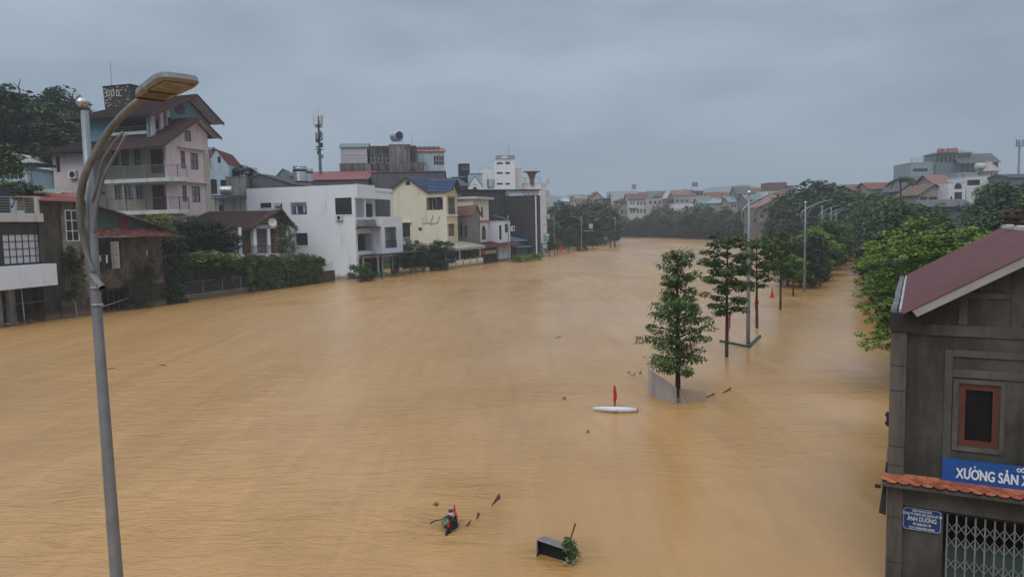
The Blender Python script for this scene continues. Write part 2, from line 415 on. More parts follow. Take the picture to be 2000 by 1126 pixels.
def tank(label, loc, r, L, lying=False, rz=0, band=True, mat_=None, group=None, leg=.35):
    """stainless roof water tank on a stand"""
    t = thing('water_tank', label, 'water tank', loc, rz, group)
    mb = MB()
    prof = [(r*.25, -L/2-r*.22), (r*.75, -L/2-r*.12), (r, -L/2)]
    k = 6
    for i in range(k):
        z = -L/2+L*(i+.5)/k; prof += [(r, z-L/k*.3), (r*.975, z), (r, z+L/k*.3)]
    prof += [(r, L/2), (r*.75, L/2+r*.12), (r*.25, L/2+r*.22)]
    mb.lathe(prof, n=18)
    c = Vector((0, 0, leg + (r if lying else L/2+r*.2)))
    rot = Matrix.Rotation(R(90), 3, 'Y') if lying else Matrix.Identity(3)
    mb.v = [tuple(c + rot @ Vector(p)) for p in mb.v]
    mb.build('drum', mat_ or steel, t, smooth=False)
    if band:
        b2 = MB().lathe([(r*1.012, L*.12), (r*1.012, L*.27)], n=18)
        b2.v = [tuple(c + rot @ Vector(p)) for p in b2.v]; b2.build('band', mat('navy_band', (.02,.03,.10), .5), t)
    s = MB(); q = (L*.35 if lying else r*.7); q2 = r*.7
    for sx in (-1, 1):
        for sy in (-1, 1): s.tube([(sx*q, sy*q2, 0), (sx*q, sy*q2, leg+(r*.4 if lying else .05))], .03, 5)
        s.tube([(sx*q, -q2, leg), (sx*q, q2, leg)], .03, 5)
    for sy in (-1, 1): s.tube([(-q, sy*q2, leg), (q, sy*q2, leg)], .03, 5)
    s.build('stand', greym, t)
    return t

def house(name, label, cor, ang, fx, sx, ytop, wallm, roof=None, fw=(), sw=(), z0=-1.5, dep=None, wid=None, group=None, fm=None, gm=None, right=False, cat='house', trim=None):
    """cor=(px,depth) of the near corner; fx: photo column where the front ends; sx: column where the side ends;
    ytop: photo row of the wall top at the corner; fw/sw: windows as photo rectangles on front / side"""
    p = P(cor[0], hor(cor[0]), cor[1]); fr = Fr(p, ang)
    T = fthing(name, label, cat, fr, group)
    zt = P(cor[0], ytop, cor[1]).z
    W = wid if wid else abs(fr.Y(fx, ytop)[0])
    if right:                                            # corner is the right one: front runs to -x
        x0, x1, xs = -W, 0.0, 0.0
    else:
        x0, x1, xs = 0.0, W, 0.0
    D = dep if dep else abs(fr.X(sx, ytop, xs)[0])
    kind = roof[0] if roof else 'flat'
    rise = roof[1] if roof else .3
    def clampr(r_, lo, hi, zt_):
        a, b, c, d = r_; return (max(a, lo+.12), min(b, hi-.12), max(c, z0+.1), min(d, zt_-.1))
    FW = []; SW = []
    for q in fw:
        r_ = clampr(fr.rY(*q[:4]), x0, x1, zt+(rise if kind == 'gy' else 0))
        if r_[1]-r_[0] > .15 and r_[3]-r_[2] > .15: FW.append((r_,)+tuple(q[4:]))
    for q in sw:
        r_ = clampr(fr.rX(*q[:4], x=xs), 0, D, zt+(rise if kind == 'gx' else 0))
        if r_[1]-r_[0] > .15 and r_[3]-r_[2] > .15: SW.append((r_,)+tuple(q[4:]))
    fo = [(x0, z0), (x1, z0), (x1, zt), (x0, zt)]; so = [(.2, z0), (D-.2, z0), (D-.2, zt), (.2, zt)]
    if kind == 'gy': fo = [(x0, z0), (x1, z0), (x1, zt), ((x0+x1)/2, zt+rise), (x0, zt)]
    if kind == 'gx': so = [(.2, z0), (D-.2, z0), (D-.2, zt), (D/2, zt+rise), (.2, zt)]
    if kind == 'shed': so = [(.2, z0), (D-.2, z0), (D-.2, zt+rise), (.2, zt)]
    if kind == 'shedx': fo = [(x0, z0), (x1, z0), (x1, zt+rise), (x0, zt)]
    wall(T, fr, 'y', 0, fo, [arch(q[0]) if 'arch' in q else rect(q[0]) for q in FW], wallm)
    wall(T, fr, 'x', xs if not right else -.2, so, [rect(q[0]) for q in SW], wallm)
    wall(T, fr, 'x', (x1-.2) if not right else x0, so, [], wallm)
    wall(T, fr, 'y', D-.2, fo, [], wallm)
    for q, pl, c in [(q, 'y', 0) for q in FW] + [(q, 'x', xs) for q in SW]:
        nn = [v for v in q[1:] if isinstance(v, tuple)]
        nx, nz_ = nn[0] if nn else (2, 1)
        if pl == 'x' and right:
            a, b, c0, d0 = q[0]
            mb = MB().plate(rect(q[0]), [rect((a+.06, b-.06, c0+.06, d0-.06))], mX(-.14), 0, .08); wo = mb.build('window', fm or wood, T)
            MB().prism(rect((a+.06, b-.06, c0+.06, d0-.06)), mX(-.12), 0, .01).build('pane', gm or glass, wo)
        else:
            win(T, pl, c, q[0], nx, nz_, fm=whitem if 'wf' in q else fm, gm=gm, arched='arch' in q, sill=trim)
    if kind in ('gx', 'gy', 'hip', 'shed', 'shedx'):
        ov = roof[2]; rm = roof[3]; ribs = roof[4] if len(roof) > 4 else None
        a0, a1, b0, b1 = x0-ov, x1+ov, -ov, D+ov
        mb = MB()
        if kind == 'gx':
            k = rise/(D/2); e = zt-k*ov+.1; rz_ = zt+rise+.1
            slope(mb, (a0,b0,e), (a1,b0,e), (a1,D/2,rz_), (a0,D/2,rz_), ribs=ribs); slope(mb, (a1,b1,e), (a0,b1,e), (a0,D/2+.002,rz_), (a1,D/2+.002,rz_), ribs=ribs)
        elif kind == 'gy':
            k = rise/(W/2); e = zt-k*ov+.1; rz_ = zt+rise+.1; xm = (x0+x1)/2
            slope(mb, (a0,b1,e), (a0,b0,e), (xm,b0,rz_), (xm,b1,rz_), ribs=ribs); slope(mb, (a1,b0,e), (a1,b1,e), (xm+.002,b1,rz_), (xm+.002,b0,rz_), ribs=ribs)
        elif kind == 'hip':
            rz_ = zt+rise; e = zt; hh = min(W, D)/2+ov
            if W >= D:
                q0, q1 = (a0+hh, D/2, rz_), (a1-hh, D/2, rz_)
                slope(mb, (a0,b0,e), (a1,b0,e), q1, q0, ribs=ribs); slope(mb, (a1,b1,e), (a0,b1,e), q0, q1, ribs=ribs)
                slope(mb, (a0,b1,e), (a0,b0,e), q0, q0, ribs=ribs); slope(mb, (a1,b0,e), (a1,b1,e), q1, q1, ribs=ribs)
            else:
                xm = (x0+x1)/2; q0, q1 = (xm, b0+hh, rz_), (xm, b1-hh, rz_)
                slope(mb, (a0,b0,e), (a1,b0,e), q0, q0, ribs=ribs); slope(mb, (a1,b1,e), (a0,b1,e), q1, q1, ribs=ribs)
                slope(mb, (a0,b1,e), (a0,b0,e), q0, q1, ribs=ribs); slope(mb, (a1,b0,e), (a1,b1,e), q1, q0, ribs=ribs)
        elif kind == 'shed':
            k = rise/D; slope(mb, (a0,b0,zt-k*ov+.1), (a1,b0,zt-k*ov+.1), (a1,b1,zt+rise+k*ov+.1), (a0,b1,zt+rise+k*ov+.1), ribs=ribs)
        elif kind == 'shedx':
            k = rise/W; slope(mb, (a0,b1,zt-k*ov+.1), (a0,b0,zt-k*ov+.1), (a1,b0,zt+rise+k*ov+.1), (a1,b1,zt+rise+k*ov+.1), ribs=ribs)
        mb.build('roof', rm, T)
    else:
        par = .35
        mb = MB().box(x0+.2, x1-.2, .2, D-.2, zt-par-.2, zt-par); mb.build('roof', conc, T)
        cm = roof[1] if (roof and len(roof) > 1 and not isinstance(roof[1], (int, float))) else wallm
        MB().plate([(x0-.08,-.08),(x1+.08,-.08),(x1+.08,D+.08),(x0-.08,D+.08)], [[(x0+.28,.28),(x1-.28,.28),(x1-.28,D-.28),(x0+.28,D-.28)]],
                   lambda u, w_, t: (u, w_, zt+t), 0, .1).build('parapet_cap', cm, T)
    return T, fr, (x0, x1, D, zt)

# ---------------------------------------------------------------- water, ground, hills
def polyd(pts, X, Y):
    """unsigned distance of grid points to a polyline"""
    D = np.full(X.shape, 1e9)
    for (ax, ay), (bx, by) in zip(pts[:-1], pts[1:]):
        dx, dy = bx-ax, by-ay; t = np.clip(((X-ax)*dx+(Y-ay)*dy)/(dx*dx+dy*dy), 0, 1)
        D = np.minimum(D, np.hypot(X-ax-t*dx, Y-ay-t*dy))
    return D
def inside(poly, X, Y):
    c = np.zeros(X.shape, bool); n = len(poly)
    for i in range(n):
        x0, y0 = poly[i]; x1, y1 = poly[(i+1) % n]
        if y0 == y1: continue
        k = ((y0 > Y) != (y1 > Y)) & (X < (x1-x0)*(Y-y0)/(y1-y0)+x0); c ^= k
    return c
RIVER = [(-50,-60), (-46,30), (-40,52), (-36,66), (-30,91), (-14,119), (-4,140), (20,200), (42,262), (46,356), (62,352), (72,227), (72,201), (90,178), (110,170), (60,60), (40,20), (40,-60)]
def ground_z(X, Y):
    ins = inside(RIVER, X, Y); d = polyd(RIVER+[RIVER[0]], X, Y)
    z = np.where(ins, -1.6, -1.6+np.minimum(d*.5, 2.4)+np.minimum(np.maximum(d-8, 0)*.03, 5))
    z = np.where(~ins, z + 15*np.exp(-(((X+118)/30)**2+((Y-150)/45)**2)), z)         # wooded knoll left
    z = np.where(~ins, z + 9*np.exp(-(((X-60)/75)**2+((Y-410)/45)**2)), z)           # town rise
    z = np.where(~ins, z + 7*np.exp(-(((X-150)/60)**2+((Y-215)/60)**2)), z)
    z = z + 66*np.exp(-(((X-560)/150)**2+((Y-2000)/200)**2)) + 64*np.exp(-(((X-840)/200)**2+((Y-2050)/200)**2)) + 56*np.exp(-(((X-160)/230)**2+((Y-1900)/250)**2)) + 36*np.exp(-(((X+900)/500)**2+((Y-1900)/250)**2)) + 40*np.exp(-(((X-1700)/450)**2+((Y-1900)/250)**2)) + 14*np.exp(-((Y-1950)/240)**2)
    rid = 4*np.sin(X*.021+Y*.013)+3*np.sin(X*.05-Y*.031)
    return np.where(z > 12, z+rid*np.minimum((z-12)/20, 1), z)
def grid(name, xs, ys, zf, m):
    X, Y = np.meshgrid(xs, ys); Z = zf(X, Y); nx, ny = len(xs), len(ys)
    co = np.stack([X, Y, Z], -1).reshape(-1, 3).astype(np.float32)
    i = (np.arange(ny-1)[:, None]*nx+np.arange(nx-1)[None, :]).reshape(-1)
    f = np.stack([i, i+1, i+nx+1, i+nx], -1).reshape(-1)
    return npmesh(name, co, f, m, True)
def npmesh(name, co, f, m, smooth=False, link=True, parent=None):
    me = bpy.data.meshes.new(name); n = len(f)//4
    me.vertices.add(len(co)); me.vertices.foreach_set('co', np.ascontiguousarray(co, np.float32).reshape(-1))
    me.loops.add(len(f)); me.loops.foreach_set('vertex_index', np.ascontiguousarray(f, np.int32))
    me.polygons.add(n); me.polygons.foreach_set('loop_start', np.arange(0, n*4, 4, dtype=np.int32))
    if smooth: me.polygons.foreach_set('use_smooth', np.ones(n, bool))
    me.update(calc_edges=True); me.materials.append(m)
    if not link: return me
    o = bpy.data.objects.new(name, me); COL.objects.link(o)
    if parent: o.parent = parent
    return o
xs = np.unique(np.concatenate([np.linspace(-1500, -130, 50), np.linspace(-130, 180, 156), np.linspace(180, 2300, 90)]))
ys = np.unique(np.concatenate([np.linspace(-60, 260, 130), np.linspace(260, 2500, 130)]))
hillm = mat('wooded_hill_ground', (.03,.045,.025), .95, .5, .06, .6, bscale=.3, dirt=(.016,.024,.015), dscale=(.15,.15,.15), damt=.6)
tag(grid('ground', xs, ys, ground_z, hillm), kind='structure')

# muddy flood water
wm = bpy.data.materials.new('muddy_water'); wm.use_nodes = True; t = wm.node_tree; b = t.nodes['Principled BSDF']
b.inputs['IOR'].default_value = 1.33; b.inputs['Roughness'].default_value = .24; b.inputs['Specular IOR Level'].default_value = .6
g = N(t, 'ShaderNodeTexCoord')
def wnoise(scale, rotz, sx, sy, det, rough=.55, dist=0):
    m_ = N(t, 'ShaderNodeMapping'); m_.inputs['Rotation'].default_value = (0, 0, rotz); m_.inputs['Scale'].default_value = (sx, sy, 1)
    t.links.new(g.outputs['Object'], m_.inputs[0])
    n_ = N(t, 'ShaderNodeTexNoise'); n_.inputs['Scale'].default_value = scale; n_.inputs['Detail'].default_value = det; n_.inputs['Roughness'].default_value = rough; n_.inputs['Distortion'].default_value = dist
    t.links.new(m_.outputs[0], n_.inputs[0]); return n_.outputs[0]
big = wnoise(.045, R(27), 1.6, .55, 4, .6, .6)       # silt patches drawn out along the current
mr = N(t, 'ShaderNodeMapRange'); mr.inputs[1].default_value = .3; mr.inputs[2].default_value = .72; t.links.new(big, mr.inputs[0])
cm = N(t, 'ShaderNodeMix', data_type='RGBA'); t.links.new(mr.outputs[0], cm.inputs[0])
cm.inputs[6].default_value = (.350, .194, .058, 1); cm.inputs[7].default_value = (.51, .303, .126, 1)
st = wnoise(.30, R(27), 2.0, .28, 6, .68, 1.4)       # silt streaks and swirls
sr = N(t, 'ShaderNodeMapRange'); sr.inputs[1].default_value = .32; sr.inputs[2].default_value = .68; sr.inputs[3].default_value = .90; sr.inputs[4].default_value = 1.08; t.links.new(st, sr.inputs[0])
sm = N(t, 'ShaderNodeVectorMath', operation='SCALE'); t.links.new(cm.outputs[2], sm.inputs[0]); t.links.new(sr.outputs[0], sm.inputs['Scale'])
t.links.new(sm.outputs[0], b.inputs['Base Color'])
r1 = wnoise(.9, R(15), .8, 1.9, 5, .62, .9); r2 = wnoise(4.5, R(-12), .8, 2.0, 4, .6, .5); r3 = wnoise(.22, R(27), 1, .6, 3, .5, .5)
ptc = wnoise(.035, R(-20), 1, 1, 3, .5, .8)          # where the surface is ruffled and where it lies calm
pr = N(t, 'ShaderNodeMapRange'); pr.inputs[1].default_value = .43; pr.inputs[2].default_value = .6; pr.inputs[3].default_value = .07; pr.inputs[4].default_value = 1.15;  t.links.new(ptc, pr.inputs[0])
a1 = N(t, 'ShaderNodeMath', operation='MULTIPLY'); t.links.new(r2, a1.inputs[0]); a1.inputs[1].default_value = .3
a2 = N(t, 'ShaderNodeMath', operation='ADD'); t.links.new(r1, a2.inputs[0]); t.links.new(a1.outputs[0], a2.inputs[1])
cur_ = pr.outputs[0]                                  # the current breaks up round whatever sticks out of it
for (qx, qy, rad_, amt) in [(G(877,1030).x, G(877,1030).y, 1.8, 1.6), (G(905,960).x, G(905,960).y, 1.6, 1.2), (G(1085,1086).x, G(1085,1086).y, 1.3, 1.5), (G(1330,790).x, G(1330,790).y, 1.8, 1.2), (G(1690,760).x, G(1690,760).y, 3.0, 1.2), (G(1200,803).x, G(1200,803).y, 1.2, .8), (G(740,560).x, G(740,560).y, 9, .9), (G(360,600).x, G(360,600).y, 9, .9)]:
    vd = N(t, 'ShaderNodeVectorMath', operation='DISTANCE'); t.links.new(g.outputs['Object'], vd.inputs[0]); vd.inputs[1].default_value = (qx, qy, 0)
    vr = N(t, 'ShaderNodeMapRange', interpolation_type='SMOOTHSTEP'); vr.inputs[1].default_value = 0; vr.inputs[2].default_value = rad_; vr.inputs[3].default_value = amt; vr.inputs[4].default_value = 0; t.links.new(vd.outputs['Value'], vr.inputs[0])
    va = N(t, 'ShaderNodeMath', operation='ADD'); t.links.new(cur_, va.inputs[0]); t.links.new(vr.outputs[0], va.inputs[1]); cur_ = va.outputs[0]
a3 = N(t, 'ShaderNodeMath', operation='MULTIPLY'); t.links.new(a2.outputs[0], a3.inputs[0]); t.links.new(cur_, a3.inputs[1])
a4 = N(t, 'ShaderNodeMath', operation='MULTIPLY_ADD'); t.links.new(r3, a4.inputs[0]); a4.inputs[1].default_value = .8; t.links.new(a3.outputs[0], a4.inputs[2])
bp = N(t, 'ShaderNodeBump'); bp.inputs['Strength'].default_value = 1.0; bp.inputs['Distance'].default_value = .14
t.links.new(a4.outputs[0], bp.inputs['Height']); t.links.new(bp.outputs[0], b.inputs['Normal'])
wx = np.array([-1500, -300, -100, 0, 100, 300, 2300.]); wy = np.array([-60, 0, 60, 150, 300, 600, 2500.])
tag(grid('water', wx, wy, lambda X, Y: X*0, wm), kind='structure')

# mist in the valley
hz = MB().box(-1502, 2302, -62, 2502, -2.7, 175)
hm = bpy.data.materials.new('mist'); hm.use_nodes = True; t = hm.node_tree; t.nodes.clear()
o_ = N(t, 'ShaderNodeOutputMaterial'); pv = N(t, 'ShaderNodeVolumePrincipled')
pv.inputs['Color'].default_value = (.70, .79, .88, 1); pv.inputs['Density'].default_value = HAZE = .0006; pv.inputs['Anisotropy'].default_value = 0.0
t.links.new(pv.outputs[0], o_.inputs['Volume'])
tag(hz.build('haze', hm), kind='stuff')

# ---------------------------------------------------------------- vegetation
RG = np.random.default_rng(11)
leafd = leafmat('dark_leaves', (.011,.022,.011), (.045,.078,.032))
leafm = leafmat('mid_leaves', (.017,.036,.011), (.080,.145,.036))
leafb = leafmat('bright_leaves', (.038,.078,.013), (.18,.30,.045))
leafy = leafmat('yellow_green_leaves', (.07,.095,.02), (.24,.26,.06))
leafs = leafmat('street_tree_leaves', (.020,.042,.013), (.095,.17,.045), 1.5)
leafh = leafmat('hedge_leaves', (.028,.055,.013), (.13,.21,.045))
def leaves(pts, L, W, droop=.35, rg=RG, jit=.35):
    """rhombic leaves at pts -> coordinates, face indices"""
    n = len(pts); az = rg.uniform(0, 2*np.pi, n); dz = -droop+rg.normal(0, .35, n)
    d = np.stack([np.cos(az), np.sin(az), dz], -1); d /= np.linalg.norm(d, axis=1)[:, None]
    s = np.stack([-np.sin(az), np.cos(az), rg.normal(0, .45, n)], -1); s /= np.linalg.norm(s, axis=1)[:, None]
    l = (L*(1+rg.uniform(-jit, jit, n)))[:, None]; w_ = W*l/L
    a = pts; b_ = pts+d*l*.45+s*w_*.5; c = pts+d*l; e = pts+d*l*.45-s*w_*.5
    co = np.stack([a, b_, c, e], 1).reshape(-1, 3)
    return co, np.arange(n*4)
def clump_pts(cl, n, rg=RG, hollow=.35):
    """cl rows: x,y,z,rxy,rz ; n points in each"""
    cl = np.asarray(cl, float); k = len(cl)
    v = rg.normal(0, 1, (k*n, 3)); v /= np.linalg.norm(v, axis=1)[:, None]
    r_ = rg.uniform(hollow, 1, k*n)**.6
    c = np.repeat(cl, n, 0)
    return c[:, :3]+v*r_[:, None]*np.stack([c[:, 3], c[:, 3], c[:, 4]], -1)
def crown_mesh(name, cl, n, L, W, m, droop=.35, hollow=.35):
    co, f = leaves(clump_pts(cl, n, hollow=hollow), L, W, droop); return npmesh(name, co, f, m, link=False)
def obj(name, me, parent):
    o = bpy.data.objects.new(name, me); COL.objects.link(o); o.parent = parent; return o
def trunk_mesh(h, r, limbs, bend=.0, seed=0):
    rr = random.Random(seed); mb = MB(); pts = []; k = 7; bx = by = 0
    for i in range(k):
        pts.append((bx, by, -1.8+(h+1.8)*i/(k-1))); bx += rr.uniform(-bend, bend); by += rr.uniform(-bend, bend)
    mb.tube(pts, [r*(1-.72*i/(k-1)) for i in range(k)], 8)
    for z, az, l, up in limbs:
        i = max(0, min(k-2, int((z+1.8)/(h+1.8)*(k-1)))); q = Vector(pts[i]).lerp(Vector(pts[i+1]), ((z+1.8)/(h+1.8)*(k-1))-i)
        d = Vector((math.cos(az), math.sin(az), up)); p1 = q+d*l*.5+Vector((0,0,.02)); p2 = q+d*l
        lr = r*.38*(.5+.5*min(l, 2)/2); mb.tube([q, p1, p2], [lr, lr*.65, lr*.25], 5)
    return mb

def street_tree(base, h, zlo, prof, label, seed, n_leaf=26, L=.2, W=.075, lm=None, tr=.09, group=None, droop=.55, kind='street_tree', lean=0.0, sparse=.0, step=.3):
    """young tree with tiers of limbs; prof(t) gives the limb reach at height fraction t"""
    rr = random.Random(seed); T = thing(kind, label, 'tree', base, 0, group)
    limbs = []; cl = []; z = zlo; az0 = rr.uniform(0, 6)
    while z < h*.98:
        t_ = (z-zlo)/(h-zlo)
        for k in range(3):
            az = az0+k*2.1+rr.uniform(-.4, .4); l = max(.15, prof(t_, az)*rr.uniform(.75, 1.1)); up = rr.uniform(.05, .4)+.3*t_
            if rr.random() < sparse: continue
            limbs.append((z, az, l, up))
            m_ = max(2, int(l/.3))
            for j in range(1, m_+1):
                s = .25+.75*j/m_; rad = rr.uniform(.16, .3)+.05*l
                cl.append((math.cos(az)*l*s+rr.uniform(-.12,.12), math.sin(az)*l*s+rr.uniform(-.12,.12), z+up*l*s-.05+rr.uniform(-.08,.08), rad, rad*.45))
        az0 += 1.1; z += step*rr.uniform(.75, 1.25)
    cl.append((0, 0, h, .3, .25))
    mb = trunk_mesh(h, tr, limbs, .02+lean, seed); mb.build('trunk', bark, T, smooth=True)
    obj('crown', crown_mesh('crown', cl, n_leaf, L, W, lm or leafs, droop), T)
    return T

# shared crown shapes for the denser trees
def dome(seed, rx, rz, n_cl, rcl, flat=.7, hole=.0):
    rr = np.random.default_rng(seed); out_ = []
    lob = rr.normal(0, 1, (5, 3)); lob[:, 2] = np.abs(lob[:, 2]); lob /= np.linalg.norm(lob, axis=1)[:, None]
    for i in range(n_cl):
        v = rr.normal(0, 1, 3); v /= np.linalg.norm(v)
        if v[2] < -.7: v[2] *= -.6
        s = .82+.28*max(0, np.max(lob@v))**3
        r_ = s*rr.uniform(.55, 1.0)**.5
        q = rcl*rr.uniform(.6, 1.3)
        out_.append((v[0]*rx*r_, v[1]*rx*r_, v[2]*rz*r_, q, q*flat))
    return out_
CROWN = {}
def crown_kind(key, seed, rx, rz, ncl, rcl, nl, L, m, flat=.7, droop=.35):
    CROWN[key] = (crown_mesh('crown', dome(seed, rx, rz, ncl, rcl, flat), nl, L, L*.6, m, droop), rx, rz)
for i in range(4):
    crown_kind('far%d' % i, 20+i, 3.2, 3.4, 60, .95, 34, .62, leafd if i % 2 else leafm, .62)
for i in range(3):
    crown_kind('mid%d' % i, 30+i, 2.6, 2.8, 95, .6, 90, .25, leafm if i % 2 else leafd, .6)
for i in range(2):
    crown_kind('bright%d' % i, 40+i, 2.4, 2.4, 95, .55, 100, .21, leafb, .5)
crown_kind('shrub', 50, 1.0, .8, 36, .36, 46, .17, leafm, .7)
crown_kind('shrubb', 51, 1.0, .8, 36, .36, 46, .17, leafb, .7)
TRK = {}
def tree(base, r_, h, zc, kind, label, seed, group=None, name='tree', tr=.16, sq=1.0):
    """denser tree: base point, crown radius r_, total height h, crown centre height zc"""
    T = thing(name, label, 'tree', base, 0, group)
    me, rx, rz = CROWN[kind]
    o = obj('crown', me, T); o.location = (0, 0, zc); s = r_/rx
    o.scale = (s, s*sq, (h-zc)/rz/1.02); o.rotation_euler.z = seed*1.7
    key = (round(zc, 0), seed % 3)
    if key not in TRK:
        rr = random.Random(seed)
        mb = trunk_mesh(zc, 1.0*.16, [(zc*(.45+.5*k/5), k*1.3+rr.random(), r_*.6, .6) for k in range(5)], .08, seed)
        TRK[key] = mb.build('trunk', bark, T, smooth=True)
    else:
        share('trunk', TRK[key], T)
    return T
def bush(base, r_, h, label, kind='shrub', seed=0, name='bush', group=None, cat='bush', sy=1.0):
    T = thing(name, label, cat, base, 0, group)
    me, rx, rz = CROWN[kind]; o = obj('foliage', me, T); o.location = (0, 0, h*.45); o.scale = (r_/rx, r_*sy/rx, h*.55/rz); o.rotation_euler.z = seed*1.3
    mb = MB()
    for k in range(4):
        a = k*1.6+seed; mb.tube([(0, 0, -.6), (.35*r_*math.cos(a), .35*r_*math.sin(a), h*.4)], [.03, .015], 5)
    mb.build('stem', bark, T)
    return T

# ================================================================ NEAR RIGHT BUILDING
# cement workshop with a wine red ribbed roof
cw = P(1748, hor(1748), 12.5)
rb = Fr(cw, -28.6)
B = fthing('cement_workshop', 'grey cement rendered workshop with wine red ribbed roof at the right edge', 'building', rb)
BW, BD = 4.75, 7.9
zE = rb.Y(1743, 606)[1]; apex_x, zA = rb.Y(2068, 462)
zt = zE-.12
cem = mat('rough_cement_render', (.074,.070,.063), .92, .5, .75, .5, bscale=9, dirt=(.024,.0225,.02), dscale=(.9,.9,.28), damt=.7)
cem2 = mat('pale_cement_band', (.090,.085,.076), .92, .4, .9, .5, bscale=12, dirt=(.04,.037,.033), dscale=(1.3,1.3,.4), damt=.6)
pil = mat('cement_pillar', (.11,.098,.085), .9, .2, 1.2, .4, bscale=14, dirt=(.035,.031,.027), dscale=(1.5,1.5,.2), damt=.6)
wr = rb.rY(1873, 752, 1950, 872)
gx0, gx1 = rb.Y(1841, 1060)[0], BW-.35
gtop = rb.Y(1841, 994)[1]
gate_r = (gx0, gx1, -1.5, gtop)
wall(B, rb, 'y', 0, [(0,-2),(BW,-2),(BW,zt),(apex_x,zA-.12),(0,zt)], [rect(wr), [(gate_r[0],-1.4),(gate_r[1],-1.4),(gate_r[1],gtop),(gate_r[0],gtop)]], cem, .22)
for x in (0, BW-.22):
    wall(B, rb, 'x', x, [(.22,-2),(BD-.22,-2),(BD-.22,zt),(.22,zt)], [], cem, .22)
wall(B, rb, 'y', BD-.22, [(0,-2),(BW,-2),(BW,zt),(apex_x,zA-.12),(0,zt)], [], cem, .22)
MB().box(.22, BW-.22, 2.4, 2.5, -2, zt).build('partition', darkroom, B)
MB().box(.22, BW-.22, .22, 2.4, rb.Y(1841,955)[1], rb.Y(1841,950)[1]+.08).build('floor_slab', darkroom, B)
# corner pillar in lifts
px1 = rb.Y(1768, 800)[0]
zz = [-2, -.6, .55, 1.35]+[rb.Y(1745, y)[1] for y in (905, 868, 760, 712, 628)]
zz = sorted(zz)
for a_, b_ in zip(zz[:-1], zz[1:]):
    MB().box(-.02, px1, -.10+random.uniform(-.006,.006), .12, a_+.012, b_).build('pillar_block', pil, B)
MB().box(-.04, rb.Y(1800,620)[0], -.16, .1, zE-.32, zE-.02).build('eaves_block', mat('black_stained_cement', (.035,.033,.031), .9, .3, 2, .4), B)
# raised plaster bands that make the panels of the wall
def band(x0, x1, z0, z1, o_=.03, nm='plaster_band'):
    MB().box(x0, x1, -o_, .01, z0, z1).build(nm, cem2, B)
ym = lambda px, py: rb.Y(px, py)
bx = rb.rY(1843, 690, 1858, 900)[0:2]
band(bx[0], bx[1], rb.Y(1850, 935)[1], ym(1850, 682)[1])                         # vertical rib left of window
band(px1+.01, BW, ym(1850, 655)[1], ym(1850, 634)[1], .028, 'plaster_band')      # beam under the gable
band(bx[1]+.004, BW, ym(1900, 697)[1], ym(1900, 684)[1], .03)
band(bx[1]+.004, BW, ym(1900, 737)[1], ym(1900, 722)[1], .03)
g0, g1 = ym(1873, 600)[0], ym(1890, 600)[0]
band(g0, g1, ym(1880, 634)[1]+.003, ym(1880, 572)[1], .03)
g2, g3 = ym(1976, 580)[0], ym(1997, 580)[0]
band(g2, g3, ym(1980, 640)[1]+.003, ym(1980, 520)[1], .03)
band(g1+.003, g2-.003, ym(1930, 572)[1]-.09, ym(1930, 572)[1], .03)
# window surround
fr_r = rb.rY(1860, 742, 1962, 882)
MB().plate(rect(fr_r), [rect((wr[0]-.02, wr[1]+.02, wr[2]-.02, wr[3]+.02))], mY(0), -.035, .01).build('window_surround', cem2, B)
wo = win(B, 'y', 0, wr, 1, 1, fm=mat('brown_window_frame', (.10,.032,.021), .6, .2, 3, .2), gm=mat('dark_still_glass', (.008,.008,.009), .35, .3, 2, 0, spec=.15), inset=.03, bw=.085)
# blue banner over the awning, lettered
sg = (rb.Y(1840, 910)[0], BW-.1, rb.Y(1840, 934)[1], rb.Y(1840, 890)[1])
S = thing('shop_sign', 'long blue banner sign with white block letters above the tile awning', 'sign', rb.o, rb.a)
bluesign = mat('blue_banner', (.013,.075,.27), .5, .06, 1.5, .03)
MB().box(sg[0], sg[1], -.10, -.062, sg[2], sg[3]).build('board', bluesign, S)
lett = mat('white_lettering', (.62,.68,.72), .6, .03)
def text(s, size, x, y, z, parent, m, name='lettering', ext=.004, rz=0, sx=1.0, off=0.0, align='LEFT', bold=True):
    cu = bpy.data.curves.new(name, 'FONT'); cu.body = s; cu.size = size; cu.extrude = ext; cu.offset = off; cu.align_x = align
    to = bpy.data.objects.new('tmp_text', cu); COL.objects.link(to)
    bpy.context.view_layer.update()
    me = bpy.data.meshes.new_from_object(to.evaluated_get(bpy.context.evaluated_depsgraph_get()))
    bpy.data.objects.remove(to)
    me.materials.clear(); me.materials.append(m); me.name = name
    o = bpy.data.objects.new(name, me); COL.objects.link(o); o.parent = parent
    o.location = (x, y, z); o.rotation_euler = (R(90), 0, rz); o.scale = (sx, 1, 1)
    return o
sh = sg[3]-sg[2]
lx = rb.Y(1866, 920)[0]
for dx, dz in ((0, 0), (.012, .001), (.006, .006), (.006, -.005)):
    to = text('XƯONG SẢN XUẤT', sh*.60, lx+dx, -.106+dx*.05+dz*.05, sg[2]+sh*.22+dz, S, lett, off=0, sx=.62)
def twid(u):
    cu = bpy.data.curves.new('m', 'FONT'); cu.body = u; cu.size = sh*.60; q_ = bpy.data.objects.new('m', cu); COL.objects.link(q_); bpy.context.view_layer.update(); w_ = q_.dimensions.x; bpy.data.objects.remove(q_); return w_*.62
hr = lx+twid('XƯO'); hx = lx+(twid('XƯ')+twid('XƯO'))/2; cap = sg[2]+sh*.22+sh*.60*.70
MB().tube([(hr-.010,-.108,cap-.022),(hr+.014,-.108,cap-.008),(hr+.016,-.108,cap+.018)], .008, 6).build('horn_accent', lett, S)
